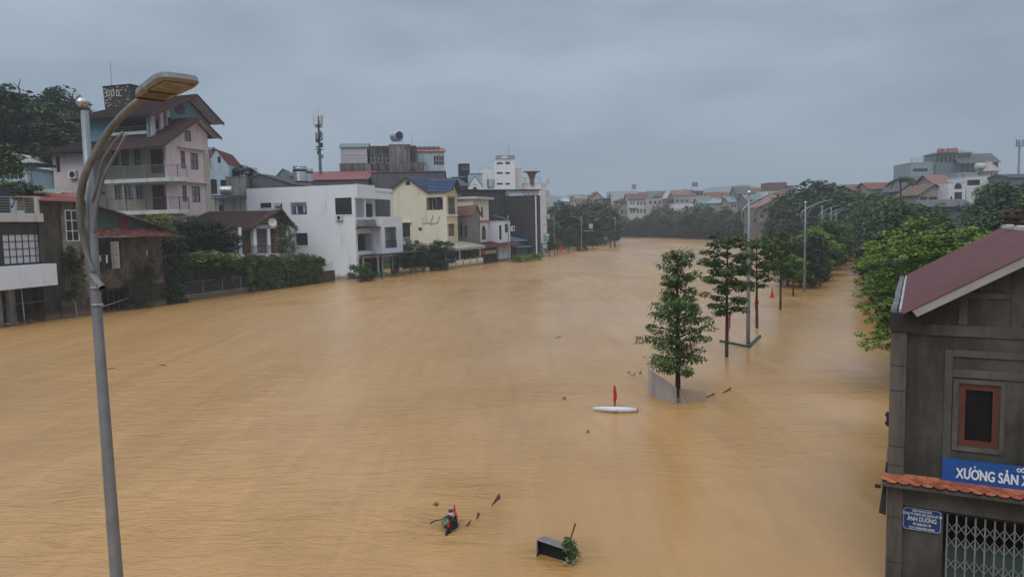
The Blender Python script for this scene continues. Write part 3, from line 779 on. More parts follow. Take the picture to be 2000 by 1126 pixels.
MB().tube([(hx-.014,-.108,cap+.052),(hx+.002,-.108,cap+.066),(hx+.016,-.108,cap+.052),(hx+.003,-.108,cap+.038),(hx+.003,-.108,cap+.024)], .007, 6).build('hook_accent', lett, S)
text('CÔNG TY TNHH', sh*.2, rb.Y(1984, 915)[0], -.106, sg[2]+sh*.78, S, lett, off=.004)
# tile awning: fish scale tiles one by one
z_top = rb.Y(1745, 925)[1]; ay0, ay1 = -.42, -.02
tz0 = rb.Y(1745, 945, -.42)[1]
za_top = z_top+.02
awn = thing('tile_awning', 'row of small orange fish scale tiles along the workshop front above the gate', 'awning', rb.o, rb.a)
orm = [mat('orange_clay_tile_%s' % s, c, .75, .22, 6, .3) for s, c in (('a', (.36,.115,.06)), ('b', (.28,.085,.048)), ('c', (.44,.15,.08)))]
dir_ = Vector((0, ay0-ay1, tz0-za_top)); Ls = dir_.length; dn = dir_.normalized(); nn_ = Vector((0, dn.z, -dn.y)); nn_ = nn_ if nn_.z > 0 else -nn_
tw = .175; base_me = []
for k in range(3):
    mb = MB(); ol = [(-tw*.48, 0), (tw*.48, 0), (tw*.48, .13), (tw*.34, .185), (0, .215), (-tw*.34, .185), (-tw*.48, .13)]
    mb.prism(ol, lambda u, w_, t: Vector((u, 0, 0))+dn*w_+nn_*(t+.02*w_/.2), 0, .014)
    tmp = mb.build('tile', orm[k], awn); base_me.append(tmp.data); bpy.data.objects.remove(tmp)
rows = 4
for j in range(rows):
    n = int((BW+.2)/tw)
    for i in range(n):
        o = bpy.data.objects.new('tile', random.choice(base_me)); COL.objects.link(o); o.parent = awn
        x = -.12+tw*(i+.5+(.5 if j % 2 else 0)); s0 = (Ls-.2)*j/(rows-1)
        o.location = Vector((x, ay1, za_top))+dn*s0+nn_*(.004+.002*random.random()); o.rotation_euler.y = random.uniform(-.03, .03)
MB().prism([(ay1, za_top-.03), (ay0+.03, tz0-.01), (ay0+.03, tz0-.06), (0-.001, tz0-.06), (0-.001, za_top-.03)], lambda u, w_, t: (t, u, w_), -.1, BW).build('awning_slab', cem2, awn)
# lintel beam under the awning
MB().box(px1+.003, BW, -.08, .01, gtop+.002, tz0-.065).build('lintel', cem2, B)
# small blue plate
pr_ = rb.rY(1763, 988, 1839, 1039, -.02)
PL = thing('name_plate', 'small navy enamel plate with white writing beside the folding gate', 'sign', rb.o, rb.a)
navy = mat('navy_plate', (.015,.045,.15), .35, .1, 3, .03)
zp0, zp1 = rb.Y(1801, 1036, -.02)[1], rb.Y(1801, 992, -.02)[1]
xp0, xp1 = pr_[0], pr_[1]
def rrect(a, b, c, d, r_=.05, n=4):
    o = []
    for cx, cy, a0 in ((b-r_, c+r_, -90), (b-r_, d-r_, 0), (a+r_, d-r_, 90), (a+r_, c+r_, 180)):
        for i in range(n+1): t_ = R(a0+90*i/n); o.append((cx+r_*math.cos(t_), cy+r_*math.sin(t_)))
    return o
MB().prism(rrect(xp0, xp1, zp0, zp1), mY(-.02), -.012, .02).build('plate', navy, PL)
MB().plate(rrect(xp0+.006, xp1-.006, zp0+.006, zp1-.006), [rrect(xp0+.02, xp1-.02, zp0+.02, zp1-.02, .04)], mY(-.02), -.017, -.0125).build('border', mat('pale_blue_line', (.25,.3,.42), .5), PL)
hh = zp1-zp0; cxp = (xp0+xp1)/2
for s_, sz, fz, fx in (('CÔNG TNHH CAO BẰNG', .085, .83, .62), ('CÔNG TY TNHH XÂY DỰNG VÀ TM', .11, .67, .68), ('ÁNH DƯƠNG', .20, .42, .72), ('ĐT: 02063 956 178', .10, .24, .70), ('ĐC: 01 HOÀNG ĐÌNH GIONG', .085, .08, .70)):
    text(s_, sz*hh*1.35, cxp, -.037, zp0+hh*fz, PL, lett, ext=.002, sx=fx*.9 if len(s_) > 12 else .66, off=.001, align='CENTER')
# folding scissor gate: uprights and crossed bars, green sheets behind
GT = thing('folding_gate', 'grey folding scissor gate with green sheet panels in the workshop front', 'gate', rb.o, rb.a)
gm_ = mat('gate_grey_paint', (.20,.215,.215), .5, .2, 4, .1, metal=.2); gg = mat('gate_green_sheet', (.045,.085,.072), .6, .2, 1.5, .1, dirt=(.03,.04,.036), damt=.4)
x = gx0+.06; i = 0
while x < gx1:
    MB().box(x-.012, x+.012, .03, .055, -1.4, gtop-.02).build('upright', gm_, GT)
    if x+.135 < gx1: MB().prism([(x+.0125, .075), (x+.0675, .10), (x+.1225, .075), (x+.1225, .08), (x+.0675, .105), (x+.0125, .08)], lambda u, w_, t: (u, w_, t), -1.4, gtop-.55).build('sheet', gg, GT)
    x += .135; i += 1
for zc_, hh_ in ((gtop-.30, .10), (gtop-.54, .10), (gtop-.92, .10), (gtop-1.3, .10)):
    for s_ in (0, 1):
        x = gx0+.06; k = 0; mb = MB()
        while x+.135 < gx1+.07:
            a_ = (zc_-hh_) if k % 2 == s_ else (zc_+hh_); b_ = 2*zc_-a_
            yy = .016 if s_ else .022
            mb = MB().tube([(x, yy, a_), (x+.135, yy, b_)], .008, 5); mb.build('cross_bar', gm_, GT)
            x += .135; k += 1
MB().box(gx0, gx1, -.01, .12, gtop-.06, gtop-.003).build('track', blackm, GT)
# roof: standing ribbed sheets
rm_ = mat('wine_red_sheet', (.145,.062,.070), .5, .14, .8, .06, dirt=(.10,.048,.055), dscale=(.5,.5,.5), damt=.3, spec=.4)
yo0, yo1 = -.42, BD+.15
xl = rb.Y(1765, 605)[0]
kz = (zA-zE)/(apex_x-xl)
def rp(x_, y_): return Vector((x_, y_, zE+kz*(x_-xl)))
n = 9
for i in range(n):
    ya, yb = yo0+(yo1-yo0)*i/n, yo0+(yo1-yo0)*(i+1)/n-.004
    mb = MB(); slope(mb, rp(xl, yb), rp(xl, ya), rp(apex_x, ya), rp(apex_x, yb), ribs=.155, th=.015)
    mb.build('roof_sheet', rm_, B)
    mb = MB(); q = lambda x_, y_: Vector((x_, y_, zE+kz*(2*apex_x-x_-xl)))
    slope(mb, q(2*apex_x+.3, ya), q(2*apex_x+.3, yb), q(apex_x+.002, yb), q(apex_x+.002, ya), ribs=.155, th=.015)
    mb.build('roof_sheet', rm_, B)
# verge board under the near edge of the roof
MB().add([rp(xl+.20, yo0)+Vector((0,-.002,-.16)), rp(apex_x, yo0)+Vector((0,-.002,-.16)), rp(apex_x, yo0)+Vector((0,-.002,-.017)), rp(xl+.12, yo0)+Vector((0,-.002,-.017)),
          rp(xl+.20, 0)+Vector((0,-.002,-.16)), rp(apex_x, 0)+Vector((0,-.002,-.16)), rp(apex_x, 0)+Vector((0,-.002,-.017)), rp(xl+.12, 0)+Vector((0,-.002,-.017))],
         [(0,1,2,3),(4,7,6,5),(0,4,5,1),(0,3,7,4),(1,5,6,2),(3,2,6,7)]).build('verge_board', mat('grey_verge', (.30,.295,.28), .8, .12, 2, .2, dirt=(.18,.175,.165), damt=.3), B)
# ridge cap and finials
MB().tube([(apex_x, yo0, zA+.03), (apex_x, yo1, zA+.03)], .09, 8).build('ridge_cap', mat('white_ridge_cap', (.42,.40,.38), .7, .2, 3, .2, dirt=(.22,.15,.13), damt=.5), B)
# white trim blocks along the left eave
bw_ = mat('weathered_coping', (.20,.215,.235), .85, .3, 5, .4, dirt=(.05,.052,.055), dscale=(3,3,3), damt=.7)
MB().box(-.04, xl+.05, -.10, BD, zE-.10, zE-.035).build('gutter_bed', cem2, B)
y = -.08
cb = MB().box(-.045, .045, 0, .17, 0, .06); tmp = cb.build('coping_block', bw_, B); cbm = tmp.data; bpy.data.objects.remove(tmp)
while y < BD-.2:
    o = bpy.data.objects.new('coping_block', cbm); COL.objects.link(o); o.parent = B; o.location = (.02+random.uniform(-.01,.01), y, zE-.033+random.uniform(0,.02)); o.rotation_euler = (random.uniform(-.05,.05), random.uniform(-.05,.05), random.uniform(-.06,.06)); y += .195
MB().box(xl-.07, xl-.03, -.06, BD, zE-.03, zE+.04).build('flashing', mat('pale_flashing', (.35,.36,.38), .6, .3, 5, .2), B)
# chimney pots like turned finials on the far end of the ridge
fin = [(1955, 445, 425), (1990, 447, 423)]
for j, (px, yb, yt) in enumerate(fin):
    yl = 7.6 if j == 0 else 5.0
    xx, z_ = rb.Y(px, yb, yl)
    Tn = thing('roof_finial', ('left' if j == 0 else 'right')+' dark turned clay finial standing on the wine red roof ridge', 'finial', rb.o+rb.ex*apex_x+rb.ey*(yl if j == 0 else 5.4)+Vector((0,0,zA+.08)), 0)
    s_ = .16/1.0
    MB().lathe([(.06,-.05),(.05,.04),(.11,.06),(.12,.10),(.06,.12),(.055,.16),(.12,.18),(.12,.23),(.06,.25),(.05,.29),(.09,.31),(.085,.35),(.03,.38),(.02,.46)], n=12).build('spindle', mat('dark_clay', (.05,.028,.024), .6, .2, 6, .2), Tn, smooth=False)
# shutter leaf torn loose at the river side of the pillar
sh_ = thing('torn_shutter', 'dark metal shutter leaf hanging loose at the river corner of the workshop', 'shutter', rb.o+rb.ex*.055, rb.a)
za, zb = rb.Y(1722, 990)[1], rb.Y(1730, 900)[1]
MB().add([(-.08,-.35,za),(-.16,-.28,za+.02),(-.10,.0,zb),(-.075,-.02,zb),(-.08,-.30,za-.02),(-.19,-.33,za+.02)], [(0,1,2,3),(0,3,4),(1,5,2),(0,4,5,1),(4,3,2,5)]).build('leaf', blackm, sh_)
MB().tube([(-.1,-.02,zb),(-.06,.03,zb+.42)], .012, 6).build('strut', greym, sh_)
MB().box(-.26,-.17,-.25,-.19,za+.42,za+.47).build('handle', blackm, sh_)
hb = thing('wall_hinge', 'small black iron hinge bracket on the river edge of the workshop pillar', 'bracket', rb.o+rb.ex*.04, rb.a)
hz0, hz1 = rb.Y(1733, 830)[1], rb.Y(1733, 803)[1]
MB().box(-.10,-.061,-.06,.0,hz0,hz1).box(-.12,-.1,-.05,-.01,hz0+.03,hz0+.07).box(-.12,-.1,-.05,-.01,hz1-.07,hz1-.03).build('hinge_plate', blackm, hb)

# ================================================================ STREET LAMPS
galv = mat('galvanised_steel', (.235,.26,.285), .45, .14, 5, .08, metal=.45, dirt=(.15,.165,.18), dscale=(4,4,.6), damt=.3)
galvw = mat('weathered_arm', (.17,.18,.18), .5, .25, 5, .08, metal=.3, dirt=(.085,.072,.055), dscale=(5,5,2.2), damt=.45)
LH = 7.86
def lamp_parts(T, fine=True, tilt=None):
    n = 14 if fine else 8
    MB().tube([(0,0,-2),(0,0,2.2),(0,0,5.0),(0,0,LH-.1)], [.125,.105,.085,.068], n).build('pole', galv, T, smooth=True)
    MB().ball((0,0,LH), .12, 16, 10).tube([(0,0,LH-.16),(0,0,LH-.09)], .05, n).build('ball_finial', steel, T, smooth=True)
    # sickle arm in the local xz plane, reaching towards +x
    ctrl = [(.16,-.0,LH-1.95),(-.05,.0,LH-1.75),(-.22,0,LH-1.30),(-.20,0,LH-.95),(.02,0,LH-.62),(.42,0,LH-.30),(.85,0,LH-.06),(1.3,0,LH+.13)] if not fine else None
    return T
def sickle(scale=1.0, up=1.0):
    """the sickle arm: starts low at the pole, bows out backwards and sweeps up over to the lantern"""
    P0 = [(.13,-2.04),(-.04,-1.86),(-.19,-1.50),(-.24,-1.15),(-.17,-.86),(.0,-.62),(.28,-.40),(.62,-.20),(1.0,-.05),(1.40,.06)]
    return [(x*scale, .13, LH+z*up) for x, z in P0]
def catmull(pts, k=4):
    P_ = [Vector(p) for p in pts]; P_ = [P_[0]*2-P_[1]]+P_+[P_[-1]*2-P_[-2]]; out_ = []
    for i in range(1, len(P_)-2):
        for j in range(k):
            t = j/k; a, b_, c, d = P_[i-1:i+3]
            out_.append(.5*((2*b_)+(c-a)*t+(2*a-5*b_+4*c-d)*t*t+(3*b_-a-3*c+d)*t**3))
    out_.append(P_[-2]); return out_
def head(mb, c, d, L=.62, Wd=.30, th=.085):
    """LED lantern: flat rounded slab along direction d"""
    d = Vector(d).normalized(); s = d.cross(Vector((0,0,1))).normalized(); u = s.cross(d)
    m = Matrix((d, s, u)).transposed().to_4x4(); m.translation = c
    ol = []
    for t_ in np.linspace(0, 2*math.pi, 20, endpoint=False):
        ex = 4.5; cx = abs(math.cos(t_))**(2/ex)*math.copysign(1, math.cos(t_)); sx = abs(math.sin(t_))**(2/ex)*math.copysign(1, math.sin(t_))
        ol.append((cx, sx))
    lay = [(-.5, .92), (-.28, 1.0), (.2, .97), (.5, .62)]
    vs = []; fs = []; n = len(ol)
    for z, k in lay:
        for a, b_ in ol: vs.append(m @ Vector((a*L/2*k*(.94 if z > .4 else 1), b_*Wd/2*k*(.85+.15*a), z*th)))
    for i in range(len(lay)-1):
        for j in range(n): fs.append((i*n+j, i*n+(j+1)%n, (i+1)*n+(j+1)%n, (i+1)*n+j))
    fs.append(tuple(range(n))[::-1]); fs.append(tuple((len(lay)-1)*n+j for j in range(n)))
    mb.add(vs, fs); return m
def far_lamp(base, az, label, group, name='street_lamp'):
    T = thing(name, label, 'street lamp', base, az, group)
    MB().tube([(0,0,-2),(0,0,2.2),(0,0,5.0),(0,0,LH-.1)], [.115,.10,.08,.065], 8).build('pole', galv, T, smooth=True)
    MB().ball((0,0,LH), .12, 10, 7).build('ball_finial', steel, T, smooth=True)
    big_ = [(.20,-1.88),(-.06,-1.72),(-.30,-1.40),(-.34,-1.05),(-.16,-.74),(.24,-.50),(.80,-.26),(1.45,-.03),(2.0,.10),(2.25,.14)]
    pts = catmull([(x, .10, LH+z) for x, z in big_], 3)
    MB().tube(pts, [.036+.026*math.sin(math.pi*i/(len(pts)-1)) for i in range(len(pts))], 7).build('arm', galv, T, smooth=True)
    pb = catmull([(.12,-.10,LH-1.45),(.2,-.10,LH-1.0),(.42,-.10,LH-.62),(.62,-.06,LH-.40)], 3)
    MB().tube(pb, .022, 6).build('brace', galv, T, smooth=True)
    mb = MB(); head(mb, Vector((2.42,.10,LH+.16)), (1,0,.22), .62, .26, .08); mb.build('lantern', galvw, T)
    return T
for i, (px, py, who) in enumerate(((1461,672,'street lamp over the teal board frame, nearest of the median row'), (1571,570,'street lamp beside the dense tree row, second of the median row'), (1604,525,'third street lamp of the median row, rising out of the tree tops'), (1622,506,'fourth street lamp of the median row, seen over the trees'), (1632,494,'farthest street lamp of the median row, only its top showing'))):
    far_lamp(G(px, py), R(10), who, 'street lamps along the flooded median')
for i, (px, py, who) in enumerate(((994,513,'street lamp standing before the maroon tin shed'), (1083,499,'street lamp beside the blue signboards on the left bank'), (1136,491,'street lamp in front of the power pole on the left bank'), (1202,482,'farthest street lamp of the left bank, by the lone round tree'))):
    far_lamp(G(px, py), R(178), who, 'street lamps along the left bank')

# the near lamp: the same kind seen close, its two arms and lantern overhead
lb = P(160, 200, 7.6); lbase = Vector((lb.x, lb.y, 0))
NL = thing('street_lamp', 'near galvanised street lamp with curved arm and dirty lantern, filling the left foreground', 'street lamp', lbase, 0)
lean = math.atan2(lb.x-P(228, 1126, 7.6).x, lb.z-P(228, 1126, 7.6).z)
def lp(px, py, d=7.6, dy=0):
    p = P(px, py, d+dy); return p-lbase
top = lp(165, 215); bot = lp(240, 1300)
def on(t): return top.lerp(bot, t)
MB().tube([lp(165,216), lp(180,440), lp(188,590), lp(228,1126), lp(253,1460)], [.037,.044,.049,.064,.074], 18).build('pole', galv, NL, smooth=True)
MB().ball(lp(160,200), .054, 20, 14, .92).build('ball_finial', steel, NL, smooth=True)
MB().tube([lp(160.6,213), lp(161,222)], .028, 12).build('finial_neck', blackm, NL)
# tail sleeve, lower curved tube, main arm
arm_px = [(200,563,7.42),(192,552,7.47),(184,535,7.52),(171,500,7.55),(161,455,7.52),(156,410,7.49),(160,365,7.47),(170,332,7.45),(188,297,7.42),(213,256,7.38),(242,222,7.32),(272,196,7.26),(293,184,7.2)]
pts = catmull([lp(x, y, d) for x, y, d in arm_px[2:]], 4)
rad = []
for i in range(len(pts)):
    t_ = i/(len(pts)-1); rad.append(.020+.017*min(1, t_*3.2) if t_ < .5 else .037-.004*(t_-.5)/.5)
rad = [max(.02, r_) for r_ in rad]
MB().tube(pts, rad, 14).build('arm', galvw, NL, smooth=True)
tl = MB(); a_, b_ = lp(182,541,7.47), lp(200,563,7.36); dd = (b_-a_).normalized()
tl.tube([a_-dd*.02, b_], .036, 16, caps=False)
tl.tube([b_, a_], .030, 16, caps=False)
tl.build('arm_sleeve', galvw, NL, smooth=True)
MB().tube([b_-dd*.03, b_-dd*.035], .031, 14).build('sleeve_hole', void, NL)
for q in (((181,395),(192,352),(200,315),(222,280),(240,258)), ((186,455),(187,420),(196,370),(210,330),(232,290),(246,262))):
    pts = catmull([lp(x, y, 7.46-i*.03) for i, (x, y) in enumerate(q)], 4)
    MB().tube(pts, .014, 10).build('brace', galvw, NL, smooth=True)
for y in (562, 595):
    px = 188 if y == 562 else 190
    for k in (-1, 1): MB().tube([lp(px+k*6, y, 7.56), lp(px+k*12, y, 7.54)], .008, 8).build('bolt', steel, NL)
    MB().tube([lp(px-.3, y-3, 7.6), lp(px+.2, y+3, 7.6)], .055, 16).build('clamp', galv, NL, smooth=True)
# lantern seen from below
hc = lp(321, 163, 7.15); 
p_a, p_b = lp(285, 188, 7.25), lp(358, 146, 6.75)
hd = (p_b-p_a).normalized(); hs = hd.cross(Vector((0,0,1))).normalized()
LN = MB(); hm4 = head(LN, (p_a+p_b)/2, hd, .74, .42, .10)
LN.build('lantern', mat('lantern_shell', (.24,.255,.265), .45, .12, 6, .05, dirt=(.12,.11,.095), dscale=(6,6,6), damt=.55), NL, smooth=False)
gl = MB()
for (x0, x1, y0, y1) in ((-.02, .31, -.145, .145),):
    gl.add([hm4 @ Vector(p) for p in ((x0,y0,-.0515),(x1,y0,-.0515),(x1,y1,-.0515),(x0,y1,-.0515),(x0,y0,-.057),(x1,y0,-.057),(x1,y1,-.057),(x0,y1,-.057))], [(0,1,2,3),(4,7,6,5),(0,4,5,1),(1,5,6,2),(2,6,7,3),(3,7,4,0)])
gl.build('lamp_glass', mat('yellowed_lamp_glass', (.17,.168,.15), .4, .35, 8, .05, dirt=(.055,.04,.026), dscale=(11,11,11), damt=.7), NL)
gl = MB().add([hm4 @ Vector(p) for p in ((-.27,-.11,-.0515),(-.05,-.11,-.0515),(-.05,.11,-.0515),(-.27,.11,-.0515),(-.27,-.11,-.055),(-.05,-.11,-.055),(-.05,.11,-.055),(-.27,.11,-.055))], [(0,1,2,3),(4,7,6,5),(0,4,5,1),(1,5,6,2),(2,6,7,3),(3,7,4,0)])
gl.build('gear_cover', mat('stained_gear_cover', (.13,.125,.115), .6, .2, 8, .1, dirt=(.05,.038,.028), dscale=(9,9,9), damt=.7), NL)
gl = MB()
for x_ in (-.035, -.29): gl.add([hm4 @ Vector(p) for p in ((x_-.008,-.14,-.051),(x_+.008,-.14,-.051),(x_+.008,.14,-.051),(x_-.008,.14,-.051),(x_-.008,-.12,-.062),(x_+.008,-.12,-.062),(x_+.008,.12,-.062),(x_-.008,.12,-.062))], [(0,1,2,3),(4,7,6,5),(0,4,5,1),(1,5,6,2),(2,6,7,3),(3,7,4,0)])
gl.build('cover_rib', blackm, NL)
mb = MB().tube([lp(288,187,7.2), lp(302,176,7.12)], .045, 12); mb.build('socket', galvw, NL, smooth=True)

# ================================================================ LEFT BANK, near to far
# --- white terraced house at the left edge
o1 = G(0, 640); f1 = Fr(o1, 77)
H1 = fthing('white_terrace_house', 'white house with wide barred window band over dark flooded ground floor at the left edge', 'house', f1)
xe = f1.Y(94, 560)[0]; xs_ = f1.Y(-60, 560)[0]
z1 = f1.Y(50, 560)[1]; z2 = f1.Y(50, 517)[1]; z3 = f1.Y(50, 455)[1]; z4 = f1.Y(50, 433)[1]; z5 = f1.Y(50, 416)[1]; z6 = f1.Y(50, 386)[1]
MB().box(xs_, xe, -.9, 8, z1, z2).build('balcony_parapet', white, H1)
gr = (f1.Y(6, 490)[0], xe-.28, z2, z3)
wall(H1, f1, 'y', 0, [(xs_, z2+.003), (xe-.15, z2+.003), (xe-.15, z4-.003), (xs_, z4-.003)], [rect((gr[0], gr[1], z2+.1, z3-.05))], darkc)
wo = win(H1, 'y', 0, (gr[0], gr[1], z2+.1, z3-.05), 6, 4, fm=blackm, gm=mat('milky_sheet', (.50,.52,.55), .5, .06, 2, .05), inset=.03, bw=.05)
MB().box(xs_, xe-.2, -.25, 8, z4, z5).build('upper_slab', offwhite, H1)
railing(H1, [(xs_, -.15, z5), (xe-.55, -.15, z5)], z6-z5, greym, 6, 1.0, .025)
MB().box(xe-.6, xe-.3, -.2, .1, z5+.002, z6+.1).build('post', offwhite, H1)
MB().box(xs_, xe-.6, 2.2, 2.4, z5, z6+.9).build('wall', darkc, H1)
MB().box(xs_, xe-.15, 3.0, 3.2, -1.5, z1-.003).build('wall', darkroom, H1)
MB().box(xe-.35, xe-.15, .2, 8, -1.5, z4-.01).build('wall', mossc, H1)
for px in (1, 22, 28):
    x_ = f1.Y(px, 600)[0]; MB().box(x_-.14, x_+.14, 0, .3, -1.5, z1-.004).build('column', conc, H1)
x_ = f1.Y(51, 600)[0]; MB().tube([(x_, .2, -.5), (x_-.1, .2, z1-.01)], .035, 7).build('standpipe', offwhite, H1)
MB().box(xs_, xe-.36, -.05, .25, -1, f1.Y(50, 632)[1]).build('sill_wall', mossc, H1)
MB().tube([(xs_, -.05, f1.Y(0,597)[1]), (xe-.2, -.05, f1.Y(94,586)[1])], .02, 5).build('pipe_rail', greym, H1)
# flotsam on the sill
for i, (px, lab) in enumerate(((14, 'white plastic bag caught on the flooded sill, nearest the left edge'), (31, 'small white sack on the flooded sill beside the columns'), (60, 'pale basin floating on the flooded sill under the standpipe'))):
    q = f1.Y(px, 626, .1); b_ = thing(('plastic_bag', 'sack', 'basin')[i], lab, ('bag', 'sack', 'basin')[i], f1.o+f1.ex*q[0]+f1.ey*.1+Vector((0,0,f1.Y(50,632)[1])))
    rr = random.Random(i); mb = MB().ball((0,0,.13), .26-.04*i, 9, 6, .5); mb.v = [(v[0]+rr.uniform(-.04,.04), v[1]+rr.uniform(-.04,.04), max(0, v[2]+rr.uniform(-.03,.03))) for v in mb.v]
    mb.build('body', offwhite, b_, smooth=True)

# --- stained party wall and brick shack
o2 = G(88, 626); f2 = Fr(o2, 66)
H2 = fthing('brick_shack', 'mossy brick riverside shack with red tin awning and dark pitched roof', 'house', f2)
xa = f2.Y(120, 500)[0]; xb_ = f2.Y(186, 500)[0]; xc = f2.Y(318, 500)[0]
zt_ = f2.Y(100, 390)[1]
MB().box(-.1, xa-.004, -.25, 1.2, -1.5, zt_).build('party_wall', mossc, H2)
# beige rendered bay with white lattice window
zb_ = f2.Y(140, 394)[1]
wq = f2.rY(128, 410, 154, 471)
zlow = f2.Y(150, 560)[1]
wall(H2, f2, 'y', 0, [(xa, -1.5), (xb_, -1.5), (xb_, zb_), (xa, zb_)], [rect(wq)], mat('stained_beige_render', (.30,.27,.21), .9, .25, 1.2, .4, dirt=(.05,.045,.035), dscale=(.7,.7,.3), damt=.85))
win(H2, 'y', 0, wq, 2, 3, fm=whitem, gm=glass, inset=.02, bw=.07)
# brick main face
zaw = f2.Y(260, 462)[1]; zbr = f2.Y(280, 556)[1]
x_o0, x_o1 = f2.Y(190, 470)[0], f2.Y(236, 470)[0]
ol = rect((xb_+.003, xc, zbr, zaw-.02))
open_r = (xb_+.25, x_o1, f2.Y(215, 525)[1], zaw-.35)
hole2 = f2.rY(286, 490, 293, 499)
wall(H2, f2, 'y', 0, ol, [rect(open_r), rect(hole2)], brickm, .25)
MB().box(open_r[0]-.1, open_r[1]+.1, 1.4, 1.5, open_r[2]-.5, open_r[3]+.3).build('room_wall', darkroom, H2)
MB().box(xb_, xc, .3, 6, zbr-.25, zbr-.003).build('floor_slab', mossc, H2)
MB().box(f2.Y(250, 580)[0], xc, -.12, .2, -1.5, zbr-.004).build('footing', mossc, H2)
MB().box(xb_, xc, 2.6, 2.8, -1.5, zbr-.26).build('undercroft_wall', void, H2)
MB().box(f2.Y(115,600)[0], f2.Y(170, 600)[0], -.4, -.05, -1.5, f2.Y(140, 583)[1]).build('low_brick_wall', brickm, H2)
for i in range(6):
    x_ = xb_+.4+i*.5; MB().tube([(x_, .1, -1), (x_+.1, .1, zbr-.26)], .03, 5).build('stilt', mossc, H2)
# balcony bars and grille
mb = MB()
for k in range(9):
    x_ = open_r[0]+(open_r[1]-open_r[0])*k/8; mb.tube([(x_, -.08, open_r[2]), (x_, -.08, open_r[3])], .012, 5)
for k in range(5):
    z_ = open_r[2]+(open_r[3]-open_r[2])*k/4; mb.tube([(open_r[0], -.08, z_), (open_r[1], -.08, z_)], .012, 5)
mb.build('grille', mat('rusty_bars', (.10,.07,.055), .8, .3), H2)
# awning and roof
aw = MB(); slope(aw, (xb_-.5, -1.0, f2.Y(200,461,-1)[1]), (xc+.9, -1.0, f2.Y(328,462,-1)[1]), (xc+.9, .15, f2.Y(310,450,0)[1]+.25), (xb_-.5, .15, f2.Y(200,448,0)[1]+.12), ribs=.25, th=.02)
aw.build('awning', oldred, H2)
zg = f2.Y(200, 398)[1]
gab = [(xb_-.3, zaw+.25), (xc+.2, zaw+.05), (xc+.1, f2.Y(310,448)[1]+.15), (xb_-.3, zg)]
MB().prism(gab, mY(.3), 0, .15).build('gable_boards', mat('teal_boards', (.055,.085,.085), .8, .25, 1, .2, dirt=(.03,.035,.035), damt=.4), H2)
rx0, rx1 = f2.Y(237, 446)[0], f2.Y(254, 446)[0]
MB().prism(rect((rx0, rx1, zaw+.2, f2.Y(245,421)[1])), mY(.24), 0, .058).build('red_patch', mat('red_board', (.13,.035,.03), .8, .2), H2)
sl = MB(); slope(sl, (xc+.6, 6, f2.Y(326,450)[1]+.2), (xc+.6, -.4, f2.Y(326,450)[1]+.1), (xb_-1.2, -.4, zg+.25), (xb_-1.2, 6, zg+.35), ribs=.3, th=.05)
sl.build('roof', greytin, H2)
s2 = MB(); slope(s2, (xa-1.6, -.5, zb_+.05), (xb_+.2, -.5, zb_+.0), (xb_+.2, 5, zb_+.9), (xa-1.6, 5, zb_+.9), ribs=.3, th=.04); s2.build('side_roof', redtin, H2)
# washing on a line
ln = thing('washing_line', 'line of hanging dark, white and yellow clothes on the brick shack balcony', 'clothes line', f2.o, f2.a)
zl = f2.Y(205, 500)[1]+.1
MB().tube([(open_r[0]-.2, -.25, zl), (open_r[1]+.1, -.25, zl)], .01, 5).build('line', greym, ln)
for i, (px0, px1, py1, c) in enumerate(((190, 194, 516, (.55,.48,.10)), (195, 202, 510, (.6,.6,.62)), (196, 206, 528, (.02,.02,.03)), (206, 210, 514, (.5,.5,.52)))):
    a_, b_ = f2.Y(px0, 505, -.25)[0], f2.Y(px1, 505, -.25)[0]; zz_ = f2.Y(px0, py1, -.25)[1]
    g_ = MB().prism([(a_, zz_), (b_-.02, zz_+.05), (b_, zl-.02), (a_+.03, zl)], mY(-.25), -.02-i*.008, .02-i*.008); g_.build('garment', mat('garment_%s' % 'abcd'[i], c, .95, .15, 6, .2), ln)
bd = thing('bamboo_pole', 'long bent bamboo pole leaning on the low brick wall by the water', 'pole', f2.o, f2.a)
p0 = f2.Y(137, 577, -.5); p1 = f2.Y(147, 592, -.55); p2 = f2.Y(151, 618, -.7)
MB().tube([(p0[0], -.5, p0[1]), (p1[0], -.55, p1[1]), (p2[0], -.7, -.3)], .035, 6).build('pole', mat('bamboo', (.32,.27,.18), .7, .2), bd)
pp = thing('mooring_pole', 'thin pale pole slanting across the dark undercroft of the shack', 'pole', f2.o, f2.a)
q0, q1 = f2.Y(196, 600, -.2), f2.Y(250, 582, -.2)
MB().tube([(q0[0], -.2, q0[1]), (q1[0], -.2, q1[1])], .03, 6).build('pole', mat('bamboo', (.32,.27,.18), .7, .2), pp)

# creepers on the shack and party wall
def creeper(name, label, fr, rects_px, y, n, L, m, seed=0, thick=.35, cat='creeper', den=1.0):
    rg = np.random.default_rng(seed); T = fthing(name, label, cat, fr); P_ = []
    for (x0, y0, x1, y1, k) in rects_px:
        kk = int(k*den)
        cx = rg.uniform(x0, x1, kk); cy = y0+(y1-y0)*rg.beta(1.2, 1.2, kk)
        for a, b_ in zip(cx, cy):
            q = fr.Y(a, b_, y); P_.append((q[0], y+rg.uniform(-thick, 0), q[1], rg.uniform(.15,.4), rg.uniform(.15,.4)))
    obj('foliage', crown_mesh('foliage', P_, n, L, L*.6, m, .7), T)
    mb = MB()
    for (x0, y0, x1, y1, k) in rects_px:
        for j in range(max(1, int((x1-x0)/14))):
            a = rg.uniform(x0, x1); q = fr.Y(a, y1, y); q2 = fr.Y(a+rg.uniform(-6, 6), y0, y); mb.tube([(q[0], y-.05, q[1]), ((q[0]+q2[0])/2+rg.uniform(-.2,.2), y-.08, (q[1]+q2[1])/2), (q2[0], y-.04, q2[1])], .03, 5)
    mb.build('stem', bark, T)
    return T
